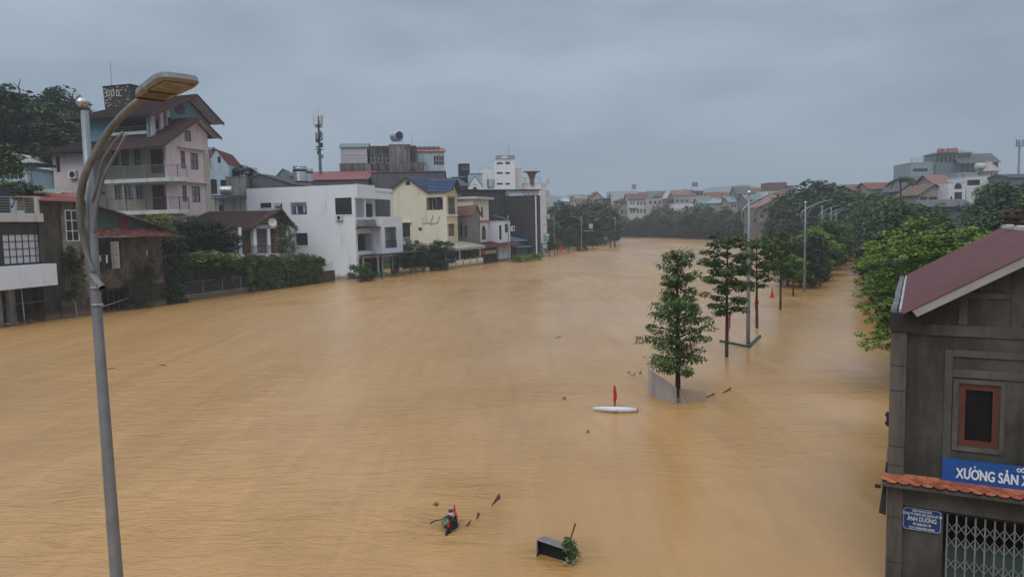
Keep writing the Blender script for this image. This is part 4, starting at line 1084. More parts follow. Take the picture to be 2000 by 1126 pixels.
creeper('creeper', 'dark creeper hanging in front of the beige bay left of the brick wall', f2, [(120,478,160,560,34),(128,560,150,585,6)], -.3, 34, .2, leafd, 1)
creeper('creeper', 'thin creeper climbing the middle of the mossy brick wall', f2, [(240,520,300,598,40),(262,505,300,545,14)], -.25, 26, .18, leafd, 2)
creeper('creeper', 'yellow green creeper trailing over the low roof end of the shack', f2, [(288,420,330,448,30),(310,445,335,462,12)], .2, 40, .2, leafy, 3, .8)

# --- garden wall with hedge in front of the small villa
w0, w1 = G(332, 592), G(655, 548)
ang = math.degrees(math.atan2(w1.y-w0.y, w1.x-w0.x)); f3 = Fr(w0, ang)
WL = thing('retaining_wall', 'long grey retaining wall with weedy railing standing in the flood below the hedge', 'wall', f3.o, f3.a)
xk = f3.Y(560, 560)[0]; xe3 = f3.Y(655, 540)[0]
hw = f3.Y(450, 566)[1]
k = 0; x_ = -1.0; nb = 7
for i in range(nb):
    a_ = -1.0+(xk+1.0)*i/nb; b_ = -1.0+(xk+1.0)*(i+1)/nb
    MB().box(a_+.01, b_-.01, 0, .4, -1.5, hw).build('wall_panel', streak if i % 2 else conc, WL)
MB().box(-1.0, xk, -.04, .42, hw+.003, hw+.09).build('coping', streak, WL)
railing(WL, [(-1, .1, hw+.09), (xk-2, .1, hw+.09)], f3.Y(450,542)[1]-hw-.1, greym, 5, 2.4, .03)
MB().box(xk+.01, xe3, .05, .4, -1.5, f3.Y(620, 531)[1]).build('brown_wall', mat('brown_render', (.085,.055,.042), .9, .25, 1, .4, dirt=(.04,.03,.025), damt=.5), WL)
# wire net on top of the brown wall
nt_ = thing('wire_net', 'sagging wire net frame on the brown end of the retaining wall', 'fence', f3.o, f3.a)
x0_, x1_ = f3.Y(618, 530)[0], f3.Y(651, 530)[0]; zn = f3.Y(620, 531)[1]; mb = MB()
for k in range(9):
    t_ = k/8; x_ = x0_+(x1_-x0_)*t_; mb.tube([(x_, .2, zn), (x_+.15, .2, zn+.25+.85*t_)], .022, 5)
for k in range(1, 4): mb.tube([(x0_, .2, zn+.25*k*.33), ((x0_+x1_)/2, .15, zn+.2+.22*k*.6), (x1_, .2, zn+1.1*k/3)], .018, 5)
mb.build('mesh', greym, nt_)
hg = creeper('hedge', 'long clipped hedge of green creeper covering the garden railing', f3, [(345,500,470,545,200),(470,506,618,542,260),(350,497,600,510,150),(595,503,620,545,50),(480,503,615,515,130),(380,540,600,556,26)], .9, 50, .2, leafh, 5, 1.2, cat='hedge')
creeper('creeper', 'green creeper draping over the right part of the garden railing and wall', f3, [(478,512,618,556,230),(478,540,540,568,20),(600,520,622,548,24)], -.05, 44, .2, leafh, 15, .45)
creeper('creeper', 'dark mass of creeper between the shack and the garden wall', f3, [(296,470,345,585,120),(318,560,345,600,24),(300,462,350,520,40)], .2, 44, .24, leafd, 6, 1.4)
MB().box(-3, xk-1, 1.6, 9, -1.5, f3.Y(450, 530)[1]).build('garden_terrace', tag(thing('garden_bank', 'planted garden bank behind the retaining wall', 'bank', f3.o, f3.a)) and soil, bpy.data.objects['garden_bank'])
for i, (px, py, d, r_, h, kd, lab) in enumerate(((372, 500, 76, 2.8, 4.2, 'mid0', 'round dark garden tree in front of the brown tiled porch roof'), (410, 505, 77.5, 3.0, 4.0, 'mid2', 'broad dark garden tree beside the porch column'), (345, 505, 75, 2.2, 3.2, 'mid1', 'garden tree next to the yellow green creeper'), (432, 502, 78, 1.9, 3.0, 'mid0', 'small garden tree left of the porch'))):
    b_ = P(px, py, d); tree(Vector((b_.x, b_.y, b_.z-.6)), r_, h+.6, (h+.6)*.55, kd, lab, 60+i, name='garden_tree')
b_ = P(382, 497, 73); bush(b_-Vector((0,0,1.4)), 3.2, 1.8, 'bright green broad leaved shrub heap left of the hedge top', 'shrubb', 2)
b_ = P(355, 500, 72.5); bush(b_-Vector((0,0,1.6)), 1.9, 2.0, 'fresh green shrub behind the wall next to the shack roof', 'shrubb', 4)

# --- small villa with brown hipped and gabled roof
cv = P(440, hor(440), 86.5); f4 = Fr(cv, 30)
H4 = fthing('garden_villa', 'small villa with brown tiled gable roof and columned porch behind the hedge', 'house', f4)
pr0 = f4.Y(497, 500)
z_fl = f4.Y(500, 496)[1]; z_ev = f4.Y(495, 445)[1]; z_rg = f4.Y(545, 408)[1]
gx_l, gx_r = f4.Y(490, 446)[0], f4.Y(572, 446)[0]
gm_x = f4.Y(548, 408)[0]
xw0, xw1 = gx_l+.45, gx_r-.55
dr = f4.rY(504, 447, 524, 490)
dr = (dr[0], dr[1], z_fl+.05, dr[3])
wall(H4, f4, 'y', 1.2, [(-.2, -1), (xw1, -1), (xw1, z_ev), (gm_x, z_rg-.35), (xw0, z_ev), (-.2, z_ev)], [rect(dr)], offwhite)
win(H4, 'y', 1.2, dr, 2, 3, fm=woodr, gm=glassc, inset=.05, bw=.1, name='door')
ml = f4.rY(527, 447, 545, 492)
MB().prism(rect((ml[0], ml[1], z_fl, ml[3])), mY(1.14), 0, .055).build('wood_panel', woodr, H4)
rr = random.Random(3)
for k in range(9):
    xa_ = f4.Y(539+rr.uniform(-2,4), 470)[0]; zk = z_fl+.3+k*.3; MB().prism(rect((xa_, xa_+.45, zk, zk+.12)), mY(1.05), 0, .088).build('stone_block', offwhite, H4)
dw = f4.rY(474, 450, 493, 490); MB().prism(rect((dw[0], dw[1], z_fl, dw[3])), mY(1.1), 0, .09).build('folding_door', wood, H4)
for px in (470, 499, 526):
    x_ = f4.Y(px, 480, .1)[0]; MB().box(x_-.16, x_+.16, 0, .32, z_fl, z_ev+.1).build('column', white, H4)
MB().box(f4.Y(464,500)[0], xw1+.1, -.15, 1.2, z_fl-.35, z_fl).build('porch_slab', offwhite, H4)
MB().box(f4.Y(497,450)[0], f4.Y(545,450)[0], 0, .35, z_ev-.1, z_ev+.35).build('porch_beam', offwhite, H4)
railing(H4, [(f4.Y(466,500)[0], -.05, z_fl), (f4.Y(572,500)[0], -.05, z_fl)], .95, mat('brown_rail', (.09,.05,.045), .6, .2), 5, 1.5, .028)
# gabled roof: ridge runs back from the gable, wing to the left
mb = MB()
slope(mb, (gx_l-.1, 9, z_ev), (gx_l-.1, -.5, z_ev), (gm_x, -.5, z_rg), (gm_x, 9, z_rg), step=.36, lip=.10)
slope(mb, (gx_r+.1, -.5, z_ev+.2), (gx_r+.1, 9, z_ev+.2), (gm_x+.003, 9, z_rg), (gm_x+.003, -.5, z_rg), step=.36, lip=.10)
mb.build('roof', tiler, H4)
mb = MB(); lx0 = f4.Y(362, 434)[0]; lz0 = f4.Y(362, 434)[1]
slope(mb, (lx0-1, .2, z_ev+.0), (gm_x-.5, .2, z_ev+.02), (gm_x-.5, 5.2, z_rg-.05), (f4.Y(392,416,5.2)[0], 5.2, z_rg-.10), step=.36, lip=.10)
slope(mb, (lx0-1, 9, z_ev), (lx0-1, .2, z_ev), (f4.Y(392,416,5.2)[0], 5.2, z_rg-.10), (f4.Y(392,416,5.2)[0], 5.2, z_rg-.10), step=.36, lip=.10)
mb.build('roof', tiler, H4)
for (a, b_) in (((gx_l-.15, z_ev-.1), (gm_x, z_rg-.02)), ((gx_r+.15, z_ev+.1), (gm_x, z_rg-.02))):
    MB().add([(a[0], -.55, a[1]-.12), (b_[0], -.55, b_[1]-.12), (b_[0], -.55, b_[1]+.12), (a[0], -.55, a[1]+.12), (a[0], -.48, a[1]-.12), (b_[0], -.48, b_[1]-.12), (b_[0], -.48, b_[1]+.12), (a[0], -.48, a[1]+.12)], [(0,1,2,3),(4,7,6,5),(0,4,5,1),(0,3,7,4),(1,5,6,2),(3,2,6,7)]).build('barge_board', wood, H4)
creeper('creeper', 'thick creeper covering the right half of the villa gable', f4, [(541,418,560,500,56),(556,428,578,505,56),(545,415,560,435,14)], .1, 40, .17, leafm, 8, .5)
dsh = thing('satellite_dish', 'white round satellite dish under the brown villa gable', 'satellite dish', f4.o, f4.a)
qd = f4.Y(532, 435, -.7); mb = MB(); pr = [(0,.0),(.2,.02),(.38,.08),(.5,.16),(.49,.18),(.37,.1),(.2,.04),(0,.02)]
mb.lathe([(max(r_,.001), z_) for r_, z_ in pr], n=18); rot = Matrix.Rotation(R(78), 3, 'X') ; mb.v = [tuple(Vector((qd[0], -.7, qd[1]))+rot @ Vector(v)) for v in mb.v]
mb.build('reflector', offwhite, dsh, smooth=True); MB().tube([(qd[0], -.6, qd[1]), (qd[0], .1, qd[1]-.2)], .03, 6).build('mount', greym, dsh)

# --- tall pink villa
pc = P(333, hor(333), 84); f5 = Fr(pc, 74)
H5 = fthing('pink_villa', 'tall pink villa of four storeys with brown tiled roofs and curved balconies', 'house', f5)
ez = lambda px, py, pl=0, c=0: (f5.Y(px, py, c)[1] if pl == 0 else f5.X(px, py, c)[1])
z_pa = ez(378, 233); wE = f5.Y(407, 300)[0]; xap = f5.Y(378, 233)[0]
el_ = ez(300, 284); z_pe = min(ez(333, 262), el_-.12+1.9/(xap+1.9)*(z_pa+.4-el_)-.25)
fw = [f5.rY(*q) for q in ((353,295,362,329), (372,299,387,331), (356,362,365,394), (375,364,391,395), (360,255,373,276))]
wall(H5, f5, 'y', 0, [(0,-1.5),(wE,-1.5),(wE,ez(407,262)),(xap, z_pa),(0, z_pe)], [rect(r_) for r_ in fw], pinkp, .25)
for r_ in fw: win(H5, 'y', 0, r_, 2, 2 if r_[3]-r_[2] > 1.4 else 1, fm=wood, gm=glassc, bw=.09)
for r_ in (fw[0], fw[2]):
    MB().box(r_[0]-.6, fw[1][1]+1.2, -.5, -.002, r_[3]+.35, r_[3]+.47).build('hood', pinkp, H5)
MB().box(wE-.9, wE+.03, -.06, -.003, 2, ez(407,300)).build('corner_quoin', beige, H5)
# pieces of the river side: loggia corner then the long side wall seen square on
sideA = f5.X(290, 350)[0]      # where the loggia wall steps
yA = f5.X(104, 330, 0.0)[0]
def sx(px, py, x): return f5.X(px, py, x)
XB = 2.6                       # loggia back wall
zs1 = sx(250, 350, -1.2)[1]; zs2 = sx(250, 412, -1.2)[1]; zeL = sx(290, 283, -1.6)[1]
yl0 = .25; yl1 = sx(205, 340, XB)[0]
holes = [f5.rX(*q, x=XB) for q in ((219,293,231,323),(238,292,252,323),(262,291,275,322),(224,361,238,390),(243,360,259,390),(266,360,280,389))]
doors = [f5.rX(*q, x=XB) for q in ((294,292,318,338),(298,361,322,409))]
wall(H5, f5, 'x', XB, [(yl0,-1.5),(yl1,-1.5),(yl1,zeL+1.2),(yl0,zeL+1.2)], [rect(r_) for r_ in holes+doors], beige, .25)
for r_ in holes: win(H5, 'x', XB, r_, 2, 2, fm=wood, gm=glassc, bw=.11)
for r_ in doors: win(H5, 'x', XB, r_, 2, 1, fm=wood, gm=wood, bw=.08, name='door')
wall(H5, f5, 'y', yl1-.12, [(0,-1.5),(XB,-1.5),(XB,zeL+.8),(0,zeL+.8)], [], pinkp, .2)
MB().box(0, .25, .26, yl0+1.2, -1.5, zs2-.5).build('wall', pinkp, H5)
for i, (zs, ptop) in enumerate(((zs1, 320), (zs2, 388))):
    yb0 = f5.X(352, 340, -1.4)[0]; yb1 = sx(203, 340, -1.6)[0]
    MB().plate([(-1.6, yb1), (-1.6, yb0+2.0), (-1.0, yb0+.6), (0, yb0+.1), (XB, .26), (XB, yb1)], [], lambda u, w_, t: (u, w_, zs+t), -.42, 0).build('balcony_slab', offwhite, H5)
    h_ = 1.35
    railing(H5, [(-1.5, yb1-.1, zs), (-1.5, yb0+2.0, zs), (-.95, yb0+.7, zs), (-.05, yb0+.2, zs)], h_, railm if i == 0 else mat('dark_rail', (.06,.062,.066), .5, .2), 6, 2.0, .032)
# long side wall (left wing), square on
wq = f5.rX(110, 305, 117, 336, x=0)
wall(H5, f5, 'x', 0.0, [(yl1-.1,-1.5),(yA,-1.5),(yA,sx(150,297,0)[1]),(yl1-.1,sx(205,297,0)[1])], [rect(wq)], pinkp, .25)
win(H5, 'x', 0, wq, 2, 1, fm=wood, gm=wood, bw=.1)
q_ = f5.rX(104, 303, 110, 337, x=-.02); MB().prism(rect(q_), mX(-.03), 0, .028).build('stone_strip', beige, H5)
q_ = f5.rX(194, 362, 212, 378, x=-.02); 
v_ = f5.rX(195, 374, 205, 380, x=0); MB().prism(rect(v_), mX(-.05), 0, .045).build('vent', void, H5)
wall(H5, f5, 'x', wE-.25, [(.25,-1.5),(14,-1.5),(14,z_pe),(.25,z_pe)], [], pinkp)
zlw = sx(150,297,0)[1]-.1
wall(H5, f5, 'y', yA-.2, [(.25,-1.5),(wE-.25,-1.5),(wE-.25,zlw),(.25,zlw)], [], pinkp)
# lower roofs: pent over the loggia, gable over the pink wing, hip over the left wing
mb = MB()
rz_ = z_pa+.28; el = ez(300, 284)
slope(mb, (-1.9, 8.2, el-.35), (-1.9, -1.0, el-.1), (xap, -1.0, rz_), (xap, 8.2, rz_), step=.42, lip=.115)
slope(mb, (wE+1.3, -1.0, f5.Y(421,267,-1.0)[1]), (wE+1.3, 14, f5.Y(421,267,-1.0)[1]), (xap+.003, 14, rz_), (xap+.003, -1.0, rz_), step=.42, lip=.115)
mb.build('roof', tiler, H5)
mb = MB(); e_l = sx(150, 295, -1.6)[1]; yh = sx(75, 297, -1.6)[0]; zr2 = f5.X(130, 268, 2.8)[1]
slope(mb, (-1.6, yh, e_l), (-1.6, 8.1, e_l), (3.2, 8.1, zr2), (3.2, yh-4.5, zr2), step=.42, lip=.115)
slope(mb, (8, yh, e_l), (-1.6, yh, e_l), (3.2, yh-4.5, zr2), (3.2, yh-4.5, zr2), step=.42, lip=.115)
mb.build('roof', tiler, H5)
for (x0_, z0_, x1_, z1_, y_) in ((-1.9, el-.12, xap, rz_-.02, -1.0), (wE+1.3, f5.Y(421,267,-1.0)[1]-.02, xap, rz_-.02, -1.0)):
    MB().add([(x0_, y_-.06, z0_-.3), (x1_, y_-.06, z1_-.3), (x1_, y_-.06, z1_+.05), (x0_, y_-.06, z0_+.05), (x0_, y_-.002, z0_-.3), (x1_, y_-.002, z1_-.3), (x1_, y_-.002, z1_+.05), (x0_, y_-.002, z0_+.05)], [(0,1,2,3),(4,7,6,5),(0,4,5,1),(0,3,7,4),(1,5,6,2),(3,2,6,7)]).build('barge_board', wood, H5)
MB().add([(-1.7,-.9,el-.12),(xap,-.9,rz_-.14),(wE+1.2,-.9,f5.Y(421,267,-1.0)[1]-.1),(-1.7,-.02,el-.12),(xap,-.02,rz_-.14),(wE+1.2,-.02,f5.Y(421,267,-1.0)[1]-.1)],[(0,1,4,3),(1,2,5,4)]).build('soffit', offwhite, H5)
# top storey, set back
YT = 2.4; ztb = f5.X(250, 262, 1.2)[1]-.6; zte = f5.X(250, 229, 1.2)[1]
tg0, tg1 = f5.Y(297, 240, YT)[0], f5.Y(402, 240, YT)[0]
zapT = f5.Y(363, 189, YT)[1]; xaT = f5.Y(363, 189, YT)[0]; zeT = f5.Y(300, 224, YT)[1]
wT = f5.rY(303,233,313,252, y=YT); wT2 = f5.rY(320,229,330,243, y=YT)
wall(H5, f5, 'y', YT, [(.3, ztb), (tg1, ztb), (tg1, f5.Y(400,236,YT)[1]), (xaT, zapT-.3), (.3, zeT)], [rect(wT), rect(wT2)], tealp, .25)
MB().prism([(.25, ztb), (f5.Y(329,250,YT)[0], ztb), (f5.Y(329,250,YT)[0], f5.Y(329,207,YT)[1]), (.25, zeT-.25)], mY(YT-.06), 0, .058).build('pink_bay', pinkp, H5) if False else None
for r_ in (wT, wT2): win(H5, 'y', YT, r_, 2, 1, fm=wood, gm=wood, bw=.1)
for px in (299, 316, 329):
    x_ = f5.Y(px, 240, YT-.2)[0]; MB().box(x_-.28, x_+.28, YT-.25, YT-.002, ztb, f5.Y(px, 226-(px-299)*.55, YT)[1]).build('column', pinkp, H5)
cxx, czz = f5.Y(351, 213, YT); MB().prism([(cxx+.95*math.cos(i*math.pi/9), czz+.75*math.sin(i*math.pi/9)) for i in range(18)], mY(YT-.04), 0, .038).build('round_window', mat('rose_tile', (.12,.06,.06), .7, .2), H5)
yT1 = f5.X(165, 245, 1.0)[0]; yLg0 = f5.X(293, 245, 1.0)[0]; yLg1 = f5.X(216, 245, 1.0)[0]
lg = (yLg0, yLg1, f5.X(250,258,1.0)[1], f5.X(250,231,1.0)[1])
wall(H5, f5, 'x', 1.0, [(YT+.26, ztb), (yT1, ztb), (yT1, zte+.2), (YT+.26, zte+.2)], [rect(lg)], tealp, .25)
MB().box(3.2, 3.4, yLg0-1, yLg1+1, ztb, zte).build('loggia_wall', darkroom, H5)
for k in range(4):
    yk = lg[0]+(lg[1]-lg[0])*(k+.5)/4; MB().box(3.1, 3.19, yk-.4, yk+.4, lg[2], lg[3]-.3).build('shutter', blackm, H5)
MB().box(.7, .95, yLg0-.1, yLg1+.1, lg[2]-.35, lg[2]).build('ledge', offwhite, H5)
railing(H5, [(.85, lg[0], lg[2]), (.85, lg[1], lg[2])], .55, railm, 2, 2, .03)
mb = MB(); uy0 = YT-1.6; rzT = zapT+.1; eT = f5.X(200, 226, -.7)[1]; yhT = f5.X(121, 231, -.7)[0]
slope(mb, (-.7, yhT, eT-.1), (-.7, uy0, f5.Y(297,222,uy0)[1]), (xaT, uy0, rzT+.1), (xaT, yhT-7.5, rzT), step=.42, lip=.115)
slope(mb, (tg1+1.4, uy0, f5.Y(421,238,uy0)[1]), (tg1+1.4, yhT, f5.Y(421,238,uy0)[1]), (xaT+.003, yhT-7.5, rzT), (xaT+.003, uy0, rzT+.1), step=.42, lip=.115)
slope(mb, (tg1+1.4, yhT, eT-.1), (-.7, yhT, eT-.1), (xaT, yhT-7.5, rzT), (xaT, yhT-7.5, rzT), step=.42, lip=.115)
mb.build('roof', tiler, H5)
zrr = f5.Y(421,238,uy0)[1]; zll = f5.Y(297,222,uy0)[1]
for (x0_, z0_, x1_, z1_, y_) in ((-.7, zll, xaT, rzT+.08, uy0), (tg1+1.4, zrr, xaT, rzT+.08, uy0)):
    MB().add([(x0_, y_-.06, z0_-.3), (x1_, y_-.06, z1_-.3), (x1_, y_-.06, z1_+.05), (x0_, y_-.06, z0_+.05), (x0_, y_-.002, z0_-.3), (x1_, y_-.002, z1_-.3), (x1_, y_-.002, z1_+.05), (x0_, y_-.002, z0_+.05)], [(0,1,2,3),(4,7,6,5),(0,4,5,1),(0,3,7,4),(1,5,6,2),(3,2,6,7)]).build('barge_board', wood, H5)
MB().add([(-.6,uy0+.1,zll-.12),(xaT,uy0+.1,rzT-.1),(tg1+1.3,uy0+.1,zrr-.12),(-.6,YT-.01,zll-.12),(xaT,YT-.01,rzT-.1),(tg1+1.3,YT-.01,zrr-.12)],[(0,1,4,3),(1,2,5,4)]).build('soffit', offwhite, H5)
# stone turret
tx = f5.X(232, 190, 3.4); 
q = f5.rX(204, 168, 259, 212, x=3.4)
mb = MB().prism([(q[0]-.1, q[2]-.4), (q[1]+.0, q[2]-.4), (q[1]+.15, q[3]), (q[0]+.25, q[3])], mX(3.4), 0, 2.6)
tur = mb.build('turret', mat('dark_slate_stone', (.05,.04,.036), .9, .3, 3, .5), H5)
rr = random.Random(5); st = offwhite
for k in range(46):
    yy = rr.uniform(q[0]+.3, q[1]-.2); zz_ = q[2]+rr.uniform(.1, .95)*(q[3]-q[2])
    MB().prism(rect((yy, yy+rr.uniform(.12,.34), zz_, zz_+.08)), mX(3.34), 0, .09).build('stone', st if k % 2 else conc, tur)
for px in (211, 220, 230): 
    v_ = f5.rX(px-3, 176, px+3, 188, x=3.3); MB().plate(rect(v_), [rect((v_[0]+.08, v_[1]-.08, v_[2]+.08, v_[3]-.08))], mX(3.28), 0, .1).build('slit_frame', offwhite, tur)
MB().box(3.3, 6.1, q[0]-.05+.2, q[1]+.15, q[3]+.003, q[3]+.12).build('cap', blackm, tur)
an = thing('aerial', 'thin aerial rod standing on the stone turret of the pink villa', 'aerial', f5.o+f5.ex*4.2+f5.ey*f5.X(218,165,4.2)[0]+Vector((0,0,q[3]+.12)))
MB().tube([(0,0,0),(0,0,f5.X(218,122,4.2)[1]-q[3])], .03, 5).build('rod', greym, an); MB().tube([(-.0,0,0),(0,0,.3)], .09, 6).build('foot', greym, an)
acq = f5.rX(138, 333, 152, 349, x=0); ac_unit('air conditioner on the pink wall behind the near street lamp', f5, 'x', 0, acq)

# --- modern white house
cW = G(698, 545); f6 = Fr(cW, 72.5)
H6 = fthing('modern_white_house', 'large plain white modern house with flat roof and cubic balcony at the water', 'house', f6)
zT = f6.Y(691, 360)[1]
ySide = f6.X(481, 365)[0]
SW6 = [f6.rX(*q) for q in ((508,396,530,406),(537.5,396,551,405),(567,395,599,419),(654.5,386,687,419),(578,455,601,479))]
wall(H6, f6, 'x', 0, [(0,-1.8),(ySide,-1.8),(ySide,zT),(0,zT)], [rect(r_) for r_ in SW6], white, .25)
for i, r_ in enumerate(SW6):
    if i == 2: continue
    win(H6, 'x', 0, r_, 3 if i == 3 else 2, 2 if i == 3 else 1, fm=blackm, gm=glass, inset=.12, bw=.05)
    MB().prism(rect((r_[0]-.12, r_[1]+.12, r_[2]-.09, r_[2]-.003)), mX(0), -.08, .1).build('sill', white, H6)
r_ = SW6[2]
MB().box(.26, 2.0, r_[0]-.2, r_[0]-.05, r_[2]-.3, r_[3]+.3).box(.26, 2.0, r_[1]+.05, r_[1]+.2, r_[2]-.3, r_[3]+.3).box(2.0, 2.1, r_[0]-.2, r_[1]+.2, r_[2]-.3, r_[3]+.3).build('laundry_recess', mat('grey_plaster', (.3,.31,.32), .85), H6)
LD = thing('laundry', 'row of hanging blue and white clothes in the recess of the plain white wall', 'laundry', f6.o, f6.a)
MB().tube([(.5, r_[0], r_[3]-.5), (.5, r_[1], r_[3]-.5)], .012, 5).build('line', greym, LD)
for k in range(7):
    y_ = r_[0]+.25+(r_[1]-r_[0]-.5)*k/7; c = ((.02,.03,.07),(.45,.47,.5),(.02,.05,.12),(.03,.03,.05))[k % 4]
    hh_ = random.Random(k).uniform(.7, 1.05)
    MB().box(.46, .54, y_, y_+.27, r_[3]-.5-hh_, r_[3]-.5).build('garment', mat('laundry_%d' % (k % 4), c, .95, .1, 5, .1), LD)
aw = thing('awning_sash', 'dark top hung window sash propped open on the white wall', 'window', f6.o, f6.a)
r_ = SW6[1]; MB().add([(-.02,r_[0],r_[3]),(-.02,r_[1],r_[3]),(-.55,r_[1],r_[2]+.15),(-.55,r_[0],r_[2]+.15),(.02,r_[0],r_[3]),(.02,r_[1],r_[3]),(-.51,r_[1],r_[2]+.13),(-.51,r_[0],r_[2]+.13)], [(0,1,2,3),(4,7,6,5),(0,4,5,1),(1,5,6,2),(2,6,7,3),(3,7,4,0)]).build('sash', greym, aw)
ac_unit('air conditioner below the large window of the white house', f6, 'x', 0, f6.rX(657,420,670,430))
# front: fascia, loggias, terrace, balcony box
xF = f6.Y(728, 380)[0]; xT = f6.Y(766, 400)[0]; zU = f6.Y(710, 387)[1]; zUf = f6.Y(710, 424)[1]; zM = f6.Y(720, 455)[1]; zMf = f6.Y(715, 490)[1]; zGc = f6.Y(715, 502)[1]
up = (.35, xT-.25, zUf, zU)
md = (f6.Y(697,470)[0]+.2, f6.Y(730,470)[0], zMf, zM)
gd = (.6, xT-.3, -1.6, zGc-.15)
wall(H6, f6, 'y', 0, [(.255,-1.8),(xT,-1.8),(xT,zT-.25),(.255,zT-.25)], [rect(up), rect(md), rect(gd)], white, .2)
MB().box(.1, xF, -.35, -.002, zU, zT+.05).build('fascia', white, H6)
MB().box(xF+.003, xT, -.12, 2.5, zT-.62, zT-.2).build('terrace_beam', white, H6)
MB().box(.26, xT, .21, 2.6, zUf-.25, zUf-.002).build('upper_slab', white, H6)
MB().box(.26, xT, .21, 2.6, zMf-.25, zMf-.002).build('middle_slab', white, H6)
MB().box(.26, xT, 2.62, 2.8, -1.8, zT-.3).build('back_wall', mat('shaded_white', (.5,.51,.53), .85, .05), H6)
MB().box(.26, xF, .2, 2.6, zU+.003, zT-.3).build('ceiling', white, H6)
c_ = f6.Y(712, 400, .1)[0]; MB().box(c_-.2, c_+.15, .0, .25, zUf, zU).build('column', white, H6)
for (a_, b_, z0_, z1_, nm) in ((f6.Y(714,400,2.6)[0], f6.Y(726,400,2.6)[0], zUf, zU-.5, 'door'), (f6.Y(699,470,2.6)[0], f6.Y(712,470,2.6)[0], zMf, zM-.3, 'door')):
    MB().box(a_, b_, 2.55, 2.615, z0_, z1_).build(nm, blackm, H6)
bx0, bx1 = f6.Y(747, 450, -1.6)[0], f6.Y(786, 450, -1.6)[0]; by = -1.6
bz1, bz0 = f6.Y(766, 423, by)[1], f6.Y(766, 497, by)[1]
op = f6.rY(752, 443, 775, 484, y=by)
wall(H6, f6, 'y', by, [(bx0,bz0),(bx1,bz0),(bx1,bz1),(bx0,bz1)], [rect(op)], white, .15)
sidehole = None
wall(H6, f6, 'x', bx0, [(by+.15,bz0),(-.002,bz0),(-.002,bz1),(by+.15,bz1)], [arch((-1.15,-.5,bz0+1.3,bz1-1.2))], white, .15)
MB().box(bx0+.15, bx1-.15, by+.15, -.002, bz0, bz0+.2).box(bx0+.15, bx1-.15, by+.15, -.002, bz1-.18, bz1-.02).build('balcony_floor', white, H6)
MB().box(bx1-.15, bx1, by+.15, 0, bz0, bz1).build('balcony_side', white, H6)
railing(H6, [(op[0], by+.08, op[2]), (op[1], by+.08, op[2])], 1.0, blackm, 9, .35, .02)
for k in range(8):
    z_ = op[2]+.15+k*(op[3]-op[2])/8; MB().box(op[1]+.12, bx1-.05, by-.05, by-.003, z_, z_+.1).build('slat', white, H6)
MB().box(f6.Y(697,440)[0]+.1, f6.Y(722,440)[0], -.9, -.002, f6.Y(710,442)[1], f6.Y(710,429)[1]).build('planter', greym, H6)
cz = f6.Y(715, 445)[1]; MB().box(.1, f6.Y(733,446)[0], -1.4, -.003, cz, cz+.12).build('canopy', blackm, H6)
pf = thing('pergola_canopy', 'black steel canopy on thin posts over the flooded forecourt of the white house', 'canopy', f6.o, f6.a)
zc_ = f6.Y(740, 498, -2)[1]; xe_ = f6.Y(822, 496, -2.6)[0]
MB().box(.6, xe_, -3.2, -.01, zc_, zc_+.10).build('roof', blackm, pf)
for x_ in (.7, 4.2, xe_-4.5, xe_-.1):
    for y_ in ((-3.1,) if x_ > 5 else (-3.1, -.3)): MB().box(x_-.06, x_+.06, y_-.06, y_+.06, -1.5, zc_-.001).build('post', blackm, pf)
railing(pf, [(4.2, -3.1, -.2), (xe_-.1, -3.1, -.2)], .95, greym, 3, 2.5, .025)
for px in (707, 736, 744):
    x_ = f6.Y(px, 520, .1)[0]; MB().box(x_-.2, x_+.2, -.15, -.003, -1.6, zGc-.12).build('column', white, H6)
MB().box(.3, xT-.2, 1.8, 1.9, -1.6, zGc-.2).build('shopfront', glass, H6)
MB().box(xT+.1, xe_-1, 0.4, .6, -1.5, zc_-.6).build('green_boards', mat('green_boards', (.03,.06,.055), .8, .3, 1.5, .2, dirt=(.12,.03,.03), dscale=(.5,.5,.1), damt=.3), H6)
bx_ = thing('green_crate', 'pale green crate floating under the canopy of the white house', 'crate', f6.o+f6.ex*(5)+f6.ey*(-.8)+Vector((0,0,-.1)), f6.a)
MB().plate([(-.5,-.35),(.5,-.35),(.5,.35),(-.5,.35)], [[(-.45,-.3),(.45,-.3),(.45,.3),(-.45,.3)]], lambda u,w_,t: (u,w_,t), .06, .6).box(-.5,.5,-.35,.35,0,.059).build('crate_body', mat('pale_green_plastic', (.15,.35,.27), .5), bx_)
bpl = G(703, 549); bush(bpl, 1.5, 2.2, 'leafy branches sticking out of the water at the white house corner', 'shrub', 3)
b_ = G(715, 548); bush(b_, 1.1, 1.1, 'low tuft of leaves in the water beside the white house corner', 'shrub', 5)
tank('taller stainless water tank with navy band on the white house roof', P(587, 361, 104), .95, 2.0, group='pair of roof tanks')
tank('narrower stainless water tank beside the taller one on the white house roof', P(602, 361, 105), .72, 1.7, group='pair of roof tanks')

# --- dark sheds and red roof behind the white house
def shed(label, cor, ang, fx, sx, ytop, wm_, roof, **k): return house('warehouse', label, cor, ang, fx, sx, ytop, wm_, roof, cat='shed', **k)
shed('dark grey gabled shed rising behind the left part of the white house', (575, 112), -8, 482+93, 490, 360, greytin, ('gy', 1.6, .2, greytin, .5), wid=10, right=True, dep=10)
shed('long warehouse with faded red ribbed roof behind the white house', (720, 124), 4, 720, 600, 350, greytin, ('shed', 2.2, .3, redtin, .6), wid=16, right=True, dep=13)
shed('dark sheet clad warehouse with thin red roof edge behind the yellow house', (728, 127), 4, 866, 720, 337, greytin, ('gx', .7, .2, redtin, .6), dep=22)

